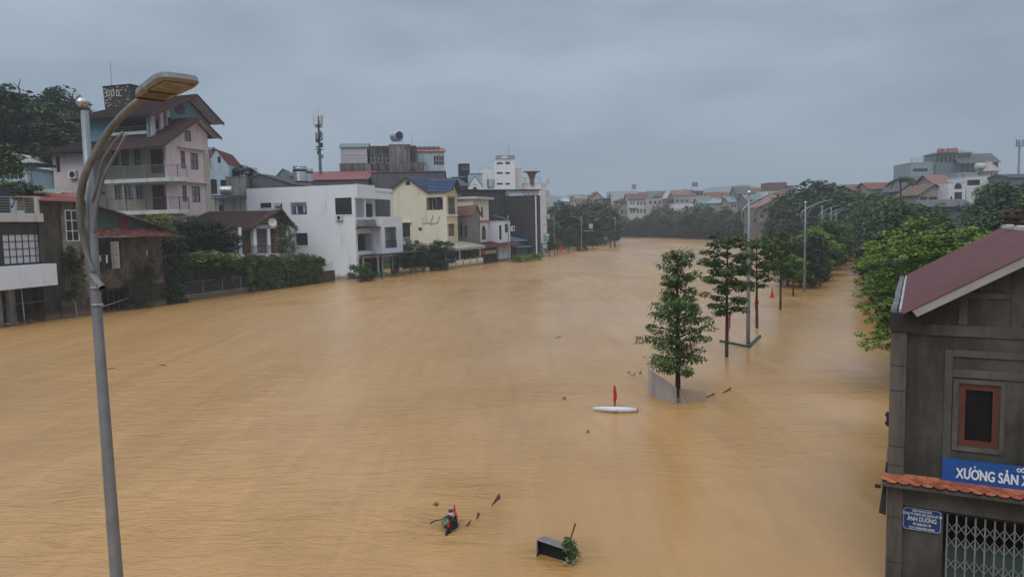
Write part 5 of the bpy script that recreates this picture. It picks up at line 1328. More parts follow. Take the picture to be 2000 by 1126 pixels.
# --- weathered grey terrace house and neighbours on the skyline
T7, f7, d7 = house('weathered_house', 'weathered grey concrete house with streaked walls and three white framed windows on the skyline', (727, 140), 6, 812, 668, 286, mat('blackened_concrete', (.15,.145,.135), .92, .25, 1.2, .4, dirt=(.028,.027,.025), dscale=(.8,.8,.25), damt=.9), ('flat', conc), dep=12,
    fw=((724,300,732,318,(1,2),'wf'),(739,300,747,318,(1,2),'wf'),(754,300,763,318,(1,2),'wf')))
T8, f8, d8 = house('annex', 'pale rolling shutter annex with green tin roof left of the weathered house', (671, 139), 6, 716.5, 660, 288, mat('grey_white_sheet', (.40,.40,.42), .7, .06, 1, .1), ('gx', 1.0, .25, greentin, .6), dep=7)
zq = f8.Y(690, 301)[1]
MB().box(.1, d8[1]-.1, -.06, -.003, zq, zq+.12).build('shutter_box', whitem, T8)
house('parapet_block', 'low stained concrete parapet block below the pale annex', (668, 137.5), 6, 724, 660, 320, streak, ('flat', conc), dep=2, cat='building')
T9, f9, d9 = house('stair_tower', 'streaked concrete stair tower beside the weathered house', (765, 138.5), 6, 800, 760, 283, streak, ('flat', conc), dep=8)
house('terrace_block', 'stained concrete terrace in front of the pale blue house', (785, 136), 6, 828, 780, 318, streak, ('flat', conc), dep=6, fw=((800,330,812,338),), cat='building')
tk = tank('lying stainless water tank with blue end on top of the stair tower', P(775, 281, 141), .95, 2.3, True, R(-60), band=False, leg=.5)
MB().add([(1.42, .0, 1.45+.0)]+[(1.42, .72*math.cos(i*math.pi/8), 1.45+.72*math.sin(i*math.pi/8)) for i in range(16)], [(0, 1+i, 1+(i+1) % 16) for i in range(16)]).build('blue_emblem', mat('navy_band', (.02,.03,.10), .5), tk)
mb_ = thing('roof_pergola', 'rusty flat pergola frame on thin posts on the weathered house terrace', 'pergola', P(805, 290, 137), R(6))
wz = .0; zl_ = f9.Y(812, 318)[1]-P(805, 290, 137).z
mb = MB()
for k in range(8): mb.box(-1.2+k*.85, -1.1+k*.85, -1.5, 2.5, .15, .28)
for k in range(3): mb.box(-1.3, 5.0, -1.4+k*1.8, -1.25+k*1.8, 0, .14)
mb.build('frame', mat('rusty_frame', (.10,.075,.06), .9, .3), mb_)
mb = MB()
for x_ in (1.9, 4.8): MB().box(x_-.07, x_+.07, -1.4, -1.26, zl_-.3, -.001).build('post', offwhite, mb_)
for i, (px, y0, y1, lab) in enumerate(((787,283,264,'thin lightning rod left of the tank on the stair tower'),(804,283,262,'leaning lightning rod right of the tank on the stair tower'))):
    p_ = P(px, y0+3, 139); a_ = thing('lightning_rod', lab, 'rod', p_); MB().tube([(0,0,0),(.15*i,0,P(px,y1,139).z-p_.z)], .035, 5).build('rod', greym, a_); MB().tube([(0,0,0),(0,0,.25)], .08, 6).build('foot', greym, a_)
T10, f10, d10 = house('pale_blue_house', 'tall pale blue house with faded red ribbed roof and barred window on the skyline', (872, 150), 12, 884, 826, 296, lblue, ('gx', 1.1, .3, redtin, .6), wid=6.0, right=True, dep=9,
    fw=((846.5,304,868,323,(4,2),'wf'),))
# --- mobile phone mast
ms = P(626, 336, 132); zt_m = P(626, 226, 132).z-ms.z
M_ = thing('phone_mast', 'phone mast with stacked white panel antennas rising behind the red roof', 'mast', ms)
MB().tube([(0,0,-3),(0,0,zt_m*.7),(0,0,zt_m)], [.32,.2,.12], 10).build('pole', mat('mast_paint', (.10,.12,.14), .6), M_)
def antenna(a, z0_, z1_, r_, w_, m_): 
    return MB().obox(Matrix.Translation((math.cos(a)*r_, math.sin(a)*r_, (z0_+z1_)/2)) @ Matrix.Rotation(a, 4, 'Z'), .09, w_, (z1_-z0_)/2).tube([(0,0,(z0_+z1_)/2),(math.cos(a)*r_, math.sin(a)*r_, (z0_+z1_)/2)], .04, 5).build('panel_antenna', m_, M_)
for a in (R(200), R(330), R(80)):
    antenna(a, zt_m*.84, zt_m*1.0, .8, .22, offwhite); antenna(a+.5, zt_m*.58, zt_m*.7, .55, .16, greym)
for z_ in (zt_m*.83, zt_m*.8, zt_m*.57, zt_m*.45, zt_m*.40):
    MB().lathe([(.7,z_),(.72,z_),(.72,z_+.06),(.7,z_+.06)], n=10).build('ring', blackm, M_)
for k in range(7):
    a = k*2.3; z_ = zt_m*(.28+.07*k); MB().obox(Matrix.Translation((math.cos(a)*.42, math.sin(a)*.42, z_)) @ Matrix.Rotation(a, 4, 'Z'), .16, .2, .32).build('radio_unit', blackm if k % 2 else greym, M_)
MB().tube([(0,0,zt_m),(0,0,zt_m+1.4)], .025, 5).build('rod', greym, M_)

# --- yellow house
cY = P(873, hor(873), 119); f11 = Fr(cY, 72)
H11 = fthing('yellow_house', 'pale yellow two storey house with blue tiled roof beside the white house', 'house', f11)
zY = f11.X(873, 373)[1]
yL = f11.X(767, 390)[0]; yG0 = f11.X(835, 370)[0]; yApx = f11.X(795, 347)[0]; zApx = f11.X(795, 347)[1]; zGl = f11.X(767, 368)[1]
xY = f11.Y(893, 400)[0]
wq = [f11.rX(833,385,865,410), f11.rX(786,435,801,462), f11.rX(817.5,444,824,450)]
aq = f11.rX(792, 352, 801, 362)
wall(H11, f11, 'x', 0, [(0,-1.5),(yL,-1.5),(yL,zGl),(yApx,zApx),(yG0,zY),(0,zY)], [rect(wq[0]), rect(wq[1]), arch(aq)], creamw, .22)
r_ = wq[0]
MB().box(.23, 1.6, r_[0]-.2, r_[0]-.05, r_[2]-.2, r_[3]+.2).box(.23, 1.6, r_[1]+.05, r_[1]+.2, r_[2]-.2, r_[3]+.2).box(1.6, 1.7, r_[0]-.2, r_[1]+.2, r_[2]-.2, r_[3]+.2).build('loggia', creamw, H11)
for q in ((836,387,843,409),(846,388,853,409),(860,390,865,408)):
    v_ = f11.rX(*q, x=1.5); MB().prism(rect(v_), mX(1.5), 0, .095).build('shutter', wood, H11)
railing(H11, [(.1, r_[0], r_[2]), (.1, r_[1], r_[2])], .9, blackm, 3, .5, .02)
win(H11, 'x', 0, wq[1], 2, 2, fm=wood, gm=glass, bw=.08)
win(H11, 'x', 0, aq, 1, 1, fm=conc, gm=glass, bw=.08, arched=True)
hood(H11, 'x', 0, wq[1], creamw, .15, .4, .3)
MB().prism(rect(wq[2]), mX(-.03), 0, .028).build('vent', wood, H11)
MB().box(0, xY, .23, 7, -1.4, -.5).build('plinth', creamw, H11)
ut = f11.rY(875.5, 385, 889, 418); uw = f11.rY(876, 437, 887, 461)
wall(H11, f11, 'y', 0, [(.223,-1.5),(xY,-1.5),(xY,zY),((.2+xY)/2, f11.Y(885,352)[1]),(.223,zY)], [rect(ut), rect(uw), rect(f11.rY(883,363,886,372))], mat('warm_cream', (.63,.52,.36), .85, .05, 1, .1, dirt=(.45,.35,.24), damt=.2), .22)
win(H11, 'y', 0, uw, 3, 3, fm=woodr, gm=glassc, bw=.09)
win(H11, 'y', 0, f11.rY(883,363,886,372), 1, 1, fm=wood)
MB().box(.24, xY, 1.8, 1.9, ut[2]-.4, ut[3]+.4).build('back_wall', mat('bluish_room', (.16,.2,.26), .8), H11)
railing(H11, [(ut[0], .1, ut[2]), (ut[1], .1, ut[2])], .9, mat('blue_rail', (.08,.12,.2), .5), 4, .6, .025)
hood(H11, 'y', 0, uw, creamw, .15, .5, .3)
for z_ in (ut[2]-.35, ut[3]+.25): MB().box(-.05, xY+.05, -.18, -.002, z_, z_+.2).build('cornice', creamw, H11)
wall(H11, f11, 'x', xY-.22, [(.223,-1.5),(12,-1.5),(12,zY),(.223,zY)], [], creamw)
mb = MB()
zr_ = f11.X(873, 345)[1]; xm_ = (.2+xY)/2; zr_ = f11.Y(884, 350)[1]
slope(mb, (-.5, yG0-.2, zY-.1), (-.5, -1.0, zY-.1), (xm_, -1.0, zr_), (xm_, yG0+1, zr_+.1), step=.42, lip=.115)
slope(mb, (xY+.5, -1.0, zY-.1), (xY+.5, yG0+1, zY-.1), (xm_+.003, yG0+1, zr_), (xm_+.003, -1.0, zr_), step=.42, lip=.115)
slope(mb, (12, yG0-.2, zY), (-.35, yG0-.2, zY-.05), (-.35, yApx, zApx+.2), (12, yApx, zApx+.2), step=.42, lip=.115)
slope(mb, (-.35, yL+.3, zGl-.1), (12, yL+.3, zGl-.1), (12, yApx+.003, zApx+.2), (-.35, yApx+.003, zApx+.2), step=.42, lip=.115)
mb.build('roof', tileb, H11)
for (ya_, za_, yb_, zb2) in ((yG0-.3, zY-.12, yApx, zApx+.16), (yL+.35, zGl-.15, yApx, zApx+.16)):
    MB().add([(-.42,ya_,za_-.22),(-.42,yb_,zb2-.22),(-.42,yb_,zb2),(-.42,ya_,za_),(-.36,ya_,za_-.22),(-.36,yb_,zb2-.22),(-.36,yb_,zb2),(-.36,ya_,za_)], [(0,1,2,3),(4,7,6,5),(0,4,5,1),(0,3,7,4),(1,5,6,2),(3,2,6,7)]).build('barge_board', wood, H11)
for i, (a_, b_) in enumerate((((826,437),(846,421)), ((839,438),(859,422)))):
    p_ = f11.X(*a_, -.05); q_ = f11.X(*b_, -.05); MB().tube([(-.05,p_[0],p_[1]),(-.08,(p_[0]+q_[0])/2-.5,(p_[1]+q_[1])/2-.4),(-.05,q_[0],q_[1])], .035, 5).build('cable', blackm, H11)
# porch with low cream fence at the waterline
f12 = Fr(G(875, 525), 66)
PO = thing('porch', 'cream porch with scalloped canopy and low panel fence standing in the water', 'porch', f12.o, f12.a)
xp = f12.Y(944, 516)[0]; zf_ = f12.Y(905, 507)[1]; zc_ = f12.Y(905, 484)[1]
n = 5
for k in range(n):
    a_ = xp*k/n; b_ = xp*(k+1)/n
    MB().box(a_+.25, b_-.02, 0, .12, -1, zf_).build('fence_panel', creamw, PO); MB().box(a_-.0, a_+.23, -.05, .18, -1, zf_+.25).build('fence_post', mat('ochre_paint', (.35,.28,.13), .8, .2), PO)
cp = MB(); slope(cp, (-.6,-.3,zc_), (xp+.3,-.3,zc_+.05), (xp+.3,4,zc_+.9), (-.6,4,zc_+.85), ribs=.4, th=.04); cp.build('canopy', mat('cream_sheet', (.40,.38,.31), .7, .15, 1, .1, dirt=(.2,.19,.15), damt=.4), PO)
mb = MB()
for k in range(34):
    x_ = -.6+(xp+.9)*k/34; mb.prism([(x_, zc_-.28), (x_+.16, zc_-.36), (x_+.32, zc_-.28), (x_+.32, zc_-.04), (x_, zc_-.04)], mY(-.32), 0, .02)
mb.build('scalloped_trim', mat('grey_white_trim', (.33,.34,.36), .7, .2), PO)
for x_ in (.1, 1.0, xp*.36, xp*.95): MB().box(x_-.08, x_+.08, 0.2, .36, -1, zc_+.05).build('post', white, PO)
MB().box(.5, xp, 3.4, 3.5, -1, zc_+.7).build('shutter', mat('blue_grey_shutter', (.05,.07,.11), .6, .2, 1, .1), PO)
MB().box(xp*.3, xp*.75, 2.9, 3.3, zf_-.1, zf_+.28).build('blue_bench', mat('blue_tarp', (.03,.16,.42), .6), PO)
for i, (px, py, r_, h, kd, lab) in enumerate(((810, 530, 2.4, 4.0, 'mid1', 'dark bushy tree in the water between the white and the yellow house'), (800, 520, 2.6, 5.2, 'mid0', 'dark tree behind the canopy against the yellow wall'), (860, 527, 2.5, 4.6, 'mid2', 'rounded tree with glossy leaves in the water before the yellow house'), (828, 528, 2.2, 3.0, 'mid1', 'low dark shrub tree between two taller trees at the yellow house'))):
    b_ = G(px, py); tree(b_, r_, h, h*.43, kd, lab, 80+i, name='waterside_tree')

# --- arched cream house
cA = P(925, hor(925), 126); f13 = Fr(cA, 70)
H13, f13, d13 = house('arched_house', 'narrow cream white house with arched balcony openings and scrolled eaves', (925, 126), 70, 954, 895, 389, mat('ivory_plaster', (.62,.62,.56), .85, .05, 1, .1, dirt=(.35,.35,.3), damt=.25), ('flat', offwhite), dep=9,
    fw=((929,403,937,424,(1,1),'arch'),(940,403,943.5,425,(1,1),'arch'),(929,442,937,458,(1,1)),(941,440,949,468,(2,1),'arch')), fm=blackm)
mb = MB().box(-.5, d13[1]+.5, -.9, 4, d13[3]+.1, d13[3]+.45); mb.build('eaves_slab', offwhite, H13)
MB().box(.02, d13[1], -.12, -.003, f13.Y(935,434)[1], f13.Y(935,430)[1]).build('balcony_ledge', mat('terracotta_band', (.35,.16,.10), .8), H13)
house('grey_flank', 'grey plastered flank building with red pitched stair roof between yellow and arched houses', (922, 124.5), 66, 924, 895, 418, conc, ('gy', 1.5, .3, orangetile, None), dep=8, wid=3, sw=((898,440,903,463,(1,1)),(908,440,912,462,(1,1))), cat='building')
# --- dark rendered tall house and its white front
T14, f14, d14 = house('dark_house', 'tall dark grey rendered house with blank side wall and thin white front', (1046, 143), 72, 1053, 915, 382, darkc, ('flat', blackm), sw=((958,402,975,422,(1,1)),), fw=((1047.5,402,1050,440,(1,2)),(1047.5,448,1050,470,(1,2))), wid=4.2, dep=19)
MB().box(-.03, .5, -.12, -.003, -1, d14[3]).build('corner_pier', white, T14)
MB().box(d14[1]-.8, d14[1], -.12, -.003, -1, d14[3]).build('corner_pier', white, T14)
T15, f15, d15 = house('dark_annex', 'lower dark grey block in front of the tall dark house', (972, 137), 72, 975, 915, 373, darkc, ('shed', .6, .3, blackm, .6), dep=9, wid=4)
T16, f16, d16 = house('white_small_house', 'small white two storey house front before the dark wall', (973, 132), 66, 996, 954, 432, white, ('flat', offwhite), fw=((986,437,993,454,(1,1)),(975,440,980,468,(1,2))), dep=5)
ac_unit('air conditioner on the white small house by the dark wall', f16, 'y', 0, (d16[1]+.1, d16[1]+1.2, f16.Y(1000,451)[1], f16.Y(1000,441)[1]))
T17, f17, d17 = house('roof_room', 'white rooftop room with dark flat canopy on slanted struts', (990, 147), 20, 1053, 985, 373, white, ('flat', whitem), dep=6, fw=((987,378,993,390,(1,1)),), z0=8)
MB().box(-4.5, d17[1]+.3, -.6, 6.3, d17[3]+.12, d17[3]+.3).build('canopy_roof', blackm, T17)
zb0 = f17.Y(1030, 390)[1]
for (a_, b_) in (((1033,389),(1022,376)), ((1033,389),(1044,376)), ((1041,388),(1030,376)), ((1041,388),(1052,376))):
    p_ = f17.Y(*a_, -.4); q_ = f17.Y(*b_, -.4); MB().tube([(p_[0],-.4,p_[1]),(q_[0],-.4,q_[1])], .06, 5).build('strut', blackm, T17)
tank('stainless water tank standing on the dark annex roof before the white block', P(959, 373, 143), .75, 1.5, band=False, leg=.6)
# --- large white stepped block
T18, f18, d18 = house('white_block', 'big white stepped apartment block with slit windows on the skyline', (1057, 168), 78, 1060, 940, 357, mat('bright_plaster', (.72,.73,.75), .85, .03, 1, .05, dirt=(.5,.5,.5), damt=.2), ('flat', white), dep=20, wid=8)
T19, f19, d19 = house('white_tower', 'stair tower with three rows of slit windows crowning the white block', (967, 166), 3, 1006, 960, 313, mat('bright_plaster', (.7,.71,.73), .85), ('flat', white), dep=6, z0=3,
    fw=((970,317,982,321,(1,1)),(987,316,996,321,(1,1)),(970,336,982,340,(1,1)),(987,336,996,340,(1,1)),(970,357,982,361,(1,1)),(987,357,996,361,(1,1))), fm=greym)
house('white_wing', 'white wing left of the slit window tower', (941, 167), 3, 966.5, 938, 328, white, ('flat', white), dep=6, z0=3, cat='building')
house('white_wing', 'narrow white wing right of the slit window tower', (1006.5, 167), 3, 1019, 1000, 329, offwhite, ('flat', white), dep=6, z0=3, cat='building')
p_ = P(968, 313, 168)
rs = thing('roof_screen', 'grey slatted screen on top of the white stair tower', 'screen', p_, R(3))
W_ = P(1006, 313, 168).x-p_.x; zt2 = P(980, 304, 168).z-p_.z
for k in range(4): MB().box(0, W_, -.06, 0, .1+k*zt2/4, .1+k*zt2/4+zt2/4*.8).build('slat', mat('grey_screen', (.2,.22,.25), .6), rs)
MB().box(W_*.3, W_*.62, -.14, -.063, .4, zt2*.85).build('panel', white, rs)
p_ = P(994, 313, 168); a_ = thing('aerial', 'tall thin aerial on the roof screen of the white tower', 'aerial', p_); MB().tube([(0,0,0),(0,0,P(994,284,168).z-p_.z)], .05, 5).build('rod', greym, a_); MB().tube([(0,0,0),(0,0,.4)], .12, 6).build('foot', greym, a_)
p_ = P(1039, 357, 168); fn = thing('roof_gazebo', 'funnel shaped concrete umbrella on the white block roof terrace', 'gazebo', p_)
zz_ = P(1039, 335, 168).z-p_.z; MB().lathe([(.5,0),(.55,zz_*.4),(.9,zz_*.75),(1.3,zz_*.92),(2.0,zz_*.96),(2.0,zz_),(.1,zz_)], n=16).build('canopy', mat('rust_brown', (.16,.11,.09), .8), fn)
MB().lathe([(.3,-.5),(.3,0.01)], n=8).build('foot', conc, fn)
railing(T18, [(.2,.1,d18[3]+.1),(.2,12,d18[3]+.1)], 1.1, railm, 2, 1.5, .03)
for k in range(4):
    z_ = f18.Y(1059, 355+k*24)[1]; MB().box(d18[1]-.6, d18[1]+.9, -.7, -.002, z_, z_+.25).box(d18[1]-.4, d18[1]+.7, -.6, -.003, z_+.3, z_+1.1).build('balcony', offwhite, T18)
# --- ornate white gable house and dark roofs
T20, f20, d20 = house('gabled_white_house', 'ornate white house with stepped gable and arched attic opening', (915, 150), 5, 943, 908, 366, white, ('gy', 2.1, .0, greytin, .5), dep=8, fw=((923,365,932,380,(1,1),'arch'),))
MB().box(1.2, d20[1]-1.2, -.08, -.003, f20.Y(929,361)[1], f20.Y(929,361)[1]+.25).build('cornice', offwhite, T20)
house('blue_attic', 'blue grey attic block with flat dark cap behind the ornate gable', (917, 156), 5, 942, 912, 340, lblue, ('flat', blackm), dep=6, z0=5, cat='building')
T21, f21, d21 = house('grey_roofed_house', 'dark house with grey sheet roof behind the blue tiled roof', (888, 138), 40, 914, 878, 362, greytin, ('gx', 1.5, .3, greytin, .5), dep=7, fw=((905,365,912,378,(1,1)),))
T22, f22, d22 = house('stepped_dark_house', 'cluttered dark balconied house with rooftop shed above the grey roof', (885, 160), 8, 908, 880, 346, darkc, ('flat', offwhite), dep=7, fw=((887,350,897,356,(2,1)),))
house('roof_shed', 'small dark open roof shed with pale tank base on the skyline', (900, 161), 8, 917, 895, 320, blackm, ('flat', greym), dep=4, z0=12, fw=((903,324,914,331,(1,1),'wf'),), cat='shed')
# --- light blue house behind pink villa, canopy and tank
T23, f23, d23 = house('light_blue_house', 'light blue gabled house with maroon tiles and tiny arched niche behind the pink villa', (408, 112), 6, 446, 400, 322, lblue, ('gy', 2.2, .05, marotin, .4), dep=9, fw=((425,305,431,318,(1,1),'arch'),(411,350,424,379,(1,1)),(431,351,450,376,(1,1))))
mr_ = thing('tiled_roof', 'maroon tiled roof piece between the pink villa and the light blue gable', 'roof', f23.o, f23.a)
mb = MB(); slope(mb, (-1.6,-.6,d23[3]-.4), (.6,-.6,d23[3]+.3), (d23[1]*.42,2.5,d23[3]+2.3), (-1.6,2.5,d23[3]+2.3), step=.4, lip=.115); mb.build('tiles', mat('maroon_tiles', (.2,.07,.07), .7, .2), mr_)
MB().box(-1.5, 1, 2.5, 2.7, d23[3]-1, d23[3]+2.2).build('back', conc, mr_)
house('dark_stair_block', 'dark streaked concrete block with stepped top left of the white house', (446, 110), 6, 480, 440, 346, streak, ('flat', conc), dep=6)
house('balcony_block', 'white parapet block with dark opening behind the flat canopy', (452, 111.5), 6, 478, 445, 384, offwhite, ('flat', conc), dep=3, z0=0, cat='building')
cnp = thing('flat_canopy', 'thin dark flat canopy on struts carrying the lying water tank', 'canopy', P(410, 384, 106), R(3))
Wc = P(481, 384, 106).x-P(410, 384, 106).x
MB().box(0, Wc, -.8, 2.2, 0, .12).build('sheet', greytin, cnp)
mb = MB()
for x_ in (.9, 2.0, 3.3, 4.2, Wc-.4): mb.tube([(x_,-.5,-2.4),(x_+(.3 if x_ > 2 else 0),-.5,0)], .05, 5)
mb.build('post', blackm, cnp)
tank('lying stainless water tank on the flat dark canopy beside the pink villa', P(440, 383, 106)+Vector((0,.6,.1)), .62, 1.5, True, R(4), band=False, leg=.12)
house('pale_basement', 'pale flat below the canopy between the pink villa and white house', (410, 108), 4, 480, 405, 388, offwhite, ('flat', conc), dep=4, fw=((428,400,436,412,(1,1)),), cat='building')
p_ = P(552, 360, 120); house('tin_lean_to', 'small greenish lean-to with arched top behind the roof tanks', (546, 120), 5, 565, 540, 343, greentin, ('gy', 1.0, .1, greentin, .5), dep=4, cat='shed')
for i, (px, py, d, r_, h, lab) in enumerate(((452,340,116,1.3,2.2,'potted tree on the parapet left of the grey roof tank'), (478,348,116,1.9,3.0,'dark bushy tree peeping over the roofs behind the white house'), (412,300,118,1.2,2.0,'small tree top behind the maroon tiled roof'))):
    b_ = P(px, py, d); tree(b_-Vector((0,0,1)), r_, h, h*.55, 'mid0', lab, 90+i, name='roof_tree')

# --- sheds, awnings and signs along the flooded pavement
f24 = Fr(G(948, 514), 62)
SH = thing('maroon_shed', 'maroon tin roofed dark shed standing in the flood', 'shed', f24.o, f24.a)
za_ = f24.Y(965, 480)[1]; x1_ = f24.Y(1008, 500)[0]
MB().box(.5, x1_, 1.2, 1.35, -1.5, za_+.3).build('front_wall', mat('dark_corrugated', (.045,.038,.042), .7, .2, 1, .1), SH)
for k in range(9): MB().box(.5+k*(x1_-.5)/9, .5+(k+.85)*(x1_-.5)/9, 1.14, 1.197, -1.5, za_+.15).build('shutter_panel', mat('dark_corrugated_b', (.055,.045,.05), .7, .2, 1, .1), SH)
mb = MB(); slope(mb, (-2.5,-1.2,za_-.1), (x1_+.8,-1.2,za_+.0), (x1_+.8,6,za_+1.5), (-2.5,6,za_+1.4), ribs=.5, th=.05); mb.build('roof', marotin, SH)
aw = thing('shop_awning', 'green and yellow drop awning with red corner beside the porch', 'awning', f24.o, f24.a)
a0, a1 = f24.Y(938, 490, -.6)[0], f24.Y(969, 489, -.6)[0]; zb3 = f24.Y(955, 495, -.6)[1]; zm_ = f24.Y(955, 489, -.6)[1]; zt3 = f24.Y(950, 484, .8)[1]
mb = MB(); slope(mb, (a0,-.6,zm_), (a1,-.6,zm_), (a1-.8,.9,zt3+.2), (a0,.9,zt3+.2), ribs=.5, th=.03); mb.build('sheet', mat('awning_green', (.08,.27,.22), .7, .15, 1, .1), aw)
MB().box(a0+1.6, a1, -.64, -.605, zb3, zm_).build('valance', mat('awning_yellow', (.42,.30,.12), .8, .1), aw)
MB().box(a0, a0+1.597, -.64, -.605, zb3, zm_).build('red_corner', mat('sign_red', (.40,.03,.025), .6, .1), aw)
T25, f25, d25 = house('blue_roofed_shed', 'low shed with pale blue tin roofs and barred dark front by the signboards', (1008, 140), 60, 1040, 1000, 482, greytin, ('shed', 1.2, .9, bluetin, .5), dep=6, cat='shed')
pickets(T25, (0,-.15,-.5), (d25[1],-.15,-.5), 2.6, greym, .3, .025)
mb = MB(); slope(mb, (-1,-.2,d25[3]+1.0), (d25[1]*.8,-.2,d25[3]+1.1), (d25[1]*.8,4,d25[3]+2.2), (-1,4,d25[3]+2.0), ribs=.5, th=.05); mb.build('upper_roof', bluetin, T25)
house('gate_pillar', 'grey concrete gate pillar under the blue signboard', (1050, 146), 10, 1060, 1045, 476, conc, ('flat', conc), dep=2, z0=-1.5, cat='pillar')
def signb(label, x0, y0, x1, y1, d, stripes, skew=0, ang=4):
    a = P(x0, (y0+y1)/2, d); T = thing('signboard', label, 'sign', Vector((a.x, a.y, 0)), R(ang)); W_ = P(x1, y0, d).x-a.x; z0_, z1_ = P(x0, y1, d).z, P(x0, y0, d).z
    MB().add([(0,0,z0_),(W_,0,z0_),(W_+skew,0,z1_),(skew,0,z1_),(0,.12,z0_),(W_,.12,z0_),(W_+skew,.12,z1_),(skew,.12,z1_)], [(0,1,2,3),(4,7,6,5),(0,4,5,1),(1,5,6,2),(2,6,7,3),(3,7,4,0)]).build('board', stripes[0], T)
    for k, (f0, f1, m_) in enumerate(stripes[1]):
        za, zb = z0_+(z1_-z0_)*f0, z0_+(z1_-z0_)*f1; s0, s1 = skew*f0, skew*f1
        MB().add([(W_*.08+s0,-.02,za),(W_*.92+s0,-.02,za),(W_*.92+s1,-.02,zb),(W_*.08+s1,-.02,zb),(W_*.08+s0,-.003,za),(W_*.92+s0,-.003,za),(W_*.92+s1,-.003,zb),(W_*.08+s1,-.003,zb)], [(0,1,2,3),(4,7,6,5),(0,4,5,1),(1,5,6,2),(2,6,7,3),(3,7,4,0)]).build('print_band', m_, T)
    for x_ in (.15*W_, .85*W_): MB().tube([(x_,.2,-1.5),(x_,.2,z1_)], .06, 6).build('post', greym, T)
    return T
sb = mat('sign_blue', (.07,.24,.42), .5, .1); sred = mat('sign_pale_red', (.45,.20,.18), .6, .1); sw_ = mat('sign_white', (.55,.58,.62), .6, .05); scy = mat('sign_cyan', (.12,.42,.5), .5, .1)
signb('wide blue signboard with pale and red bands on the left bank', 1041, 457, 1059, 473, 147, (sb, ((.05,.2,mat('sign_cream', (.45,.4,.36), .6)), (.30,.42,sw_), (.58,.7,sred))))
signb('slanted light blue signboard beside the wide blue one', 1061, 456, 1071, 471, 146, (scy, ((.08,.22,sb), (.42,.6,sred), (.72,.9,sw_))), skew=.25)
signb('green and white striped board standing in the water', 1060, 475, 1068, 486, 144, (mat('sign_green', (.05,.3,.2), .6), ((.1,.9,mat('pale_green_sign', (.2,.42,.36), .6)),)))

# ================================================================ FAR BANK TOWN (centre)
peach = mat('peach_plaster', (.42,.34,.29), .85, .1, .6, .1, dirt=(.26,.2,.17), damt=.3)
tanp = mat('tan_plaster', (.34,.30,.27), .85, .12, .6, .1, dirt=(.2,.17,.15), damt=.3)
mintp = mat('mint_plaster', (.42,.52,.50), .85, .06, .6, .1, dirt=(.28,.33,.32), damt=.2)
Z0 = -1.5
def fdep(px, d): return d+12+(1425-px)*.36 if (1193 <= px < 1425 and d > 280) else d
def fh(name, label, px0, px1, ytop, d, wm_, roof, fw=(), dep=9, ang=3, **k):
    d = fdep(px0, d)
    return house(name, label, (px0, d), ang, px1, px0-40, ytop, wm_, roof, fw=fw, dep=dep, **k)
def wrow(x0, x1, y0, y1, n, gap=.45, opt=(2,1)):
    w_ = (x1-x0)/n; return tuple((x0+w_*(i+gap/2), y0, x0+w_*(i+1-gap/2), y1, opt) for i in range(n))
fh('pale_blue_house', 'small pale blue house with light hipped roof, leftmost of the far town', 1095, 1116, 394, 300, mintp, ('hip', 2, .6, mat('pale_roof', (.42,.47,.5), .7), .8), wrow(1097,1115,402,409,2)+wrow(1097,1115,414,420,2))
fh('peach_house', 'peach house with twin arched gables in the far town', 1114, 1125, 396, 296, peach, ('gy', 2.6, .3, orangetile), wrow(1115,1124,402,409,1)+wrow(1115,1124,414,420,1))
fh('peach_house', 'wide peach terrace of two storeys behind the big power pole', 1125, 1152, 398, 298, peach, ('gx', 2.2, .4, orangetile), wrow(1126,1151,401,408,4)+wrow(1126,1151,413,420,4), group=None)
fh('grey_brick_house', 'grey brown gabled house with open loft right of the power pole', 1150, 1181, 390, 306, tanp, ('gy', 3.2, .5, orangetile), ((1158,391,1162,397,(1,1)),(1164,389,1168,396,(1,1)))+wrow(1153,1180,402,408,3))
fh('black_tower', 'narrow blank black tower house in the far town', 1182, 1193, 387, 300, mat('black_cladding', (.028,.030,.040), .7, .1), ('flat', blackm), dep=6)
fh('white_tower_house', 'large blank pale tower house behind the brown roofed villa', 1193, 1246, 374, 330, mat('pale_grey_render', (.45,.48,.51), .85, .06), ('flat', offwhite), dep=12)
bp_ = P(1238, 373, fdep(1193.1, 330)+5); tank('grey roof tank on the blank pale tower house', bp_, 1.3, 2.2, band=False, leg=1.2, mat_=greym)
T_, fv, dv = fh('roofed_villa', 'far villa with steep brown red roofs and pale balconied front', 1228, 1265, 388, 290, mat('villa_cream', (.50,.50,.46), .85), ('gx', 2.6, .8, mat('brown_red_tile', (.17,.08,.075), .7, .2, .8, .2)), wrow(1230,1240,394,400,2)+wrow(1230,1240,408,416,2)+wrow(1243,1262,394,400,3)+wrow(1243,1262,408,416,3))
MB().box(0, dv[1]*.45, -1.6, -.003, fv.Y(1235,406)[1], fv.Y(1235,404.5)[1]).build('balcony_slab', offwhite, T_)
fh('villa_wing', 'lower wing of the far villa with maroon roof and dark ground floor', 1207, 1229, 393, 288, tanp, ('hip', 1.6, 1.4, mat('brown_red_tile', (.17,.08,.075), .7, .2, .8, .2)), wrow(1210,1228,396,402,2)+wrow(1210,1228,410,418,2,.3))
fh('red_roof_hut', 'small red roofed hut left of the far villa', 1198, 1212, 404, 284, peach, ('gx', 2.0, .6, redtin, .8), wrow(1200,1211,407,411,2))
fh('green_roof_hall', 'hall with dull green gabled roof and red pennant finial in the far town', 1268, 1302, 386, 330, tanp, ('gx', 3.6, .5, mat('dull_green_roof', (.10,.16,.13), .7, .1, .5, .1), .8), wrow(1272,1300,388,393,3))
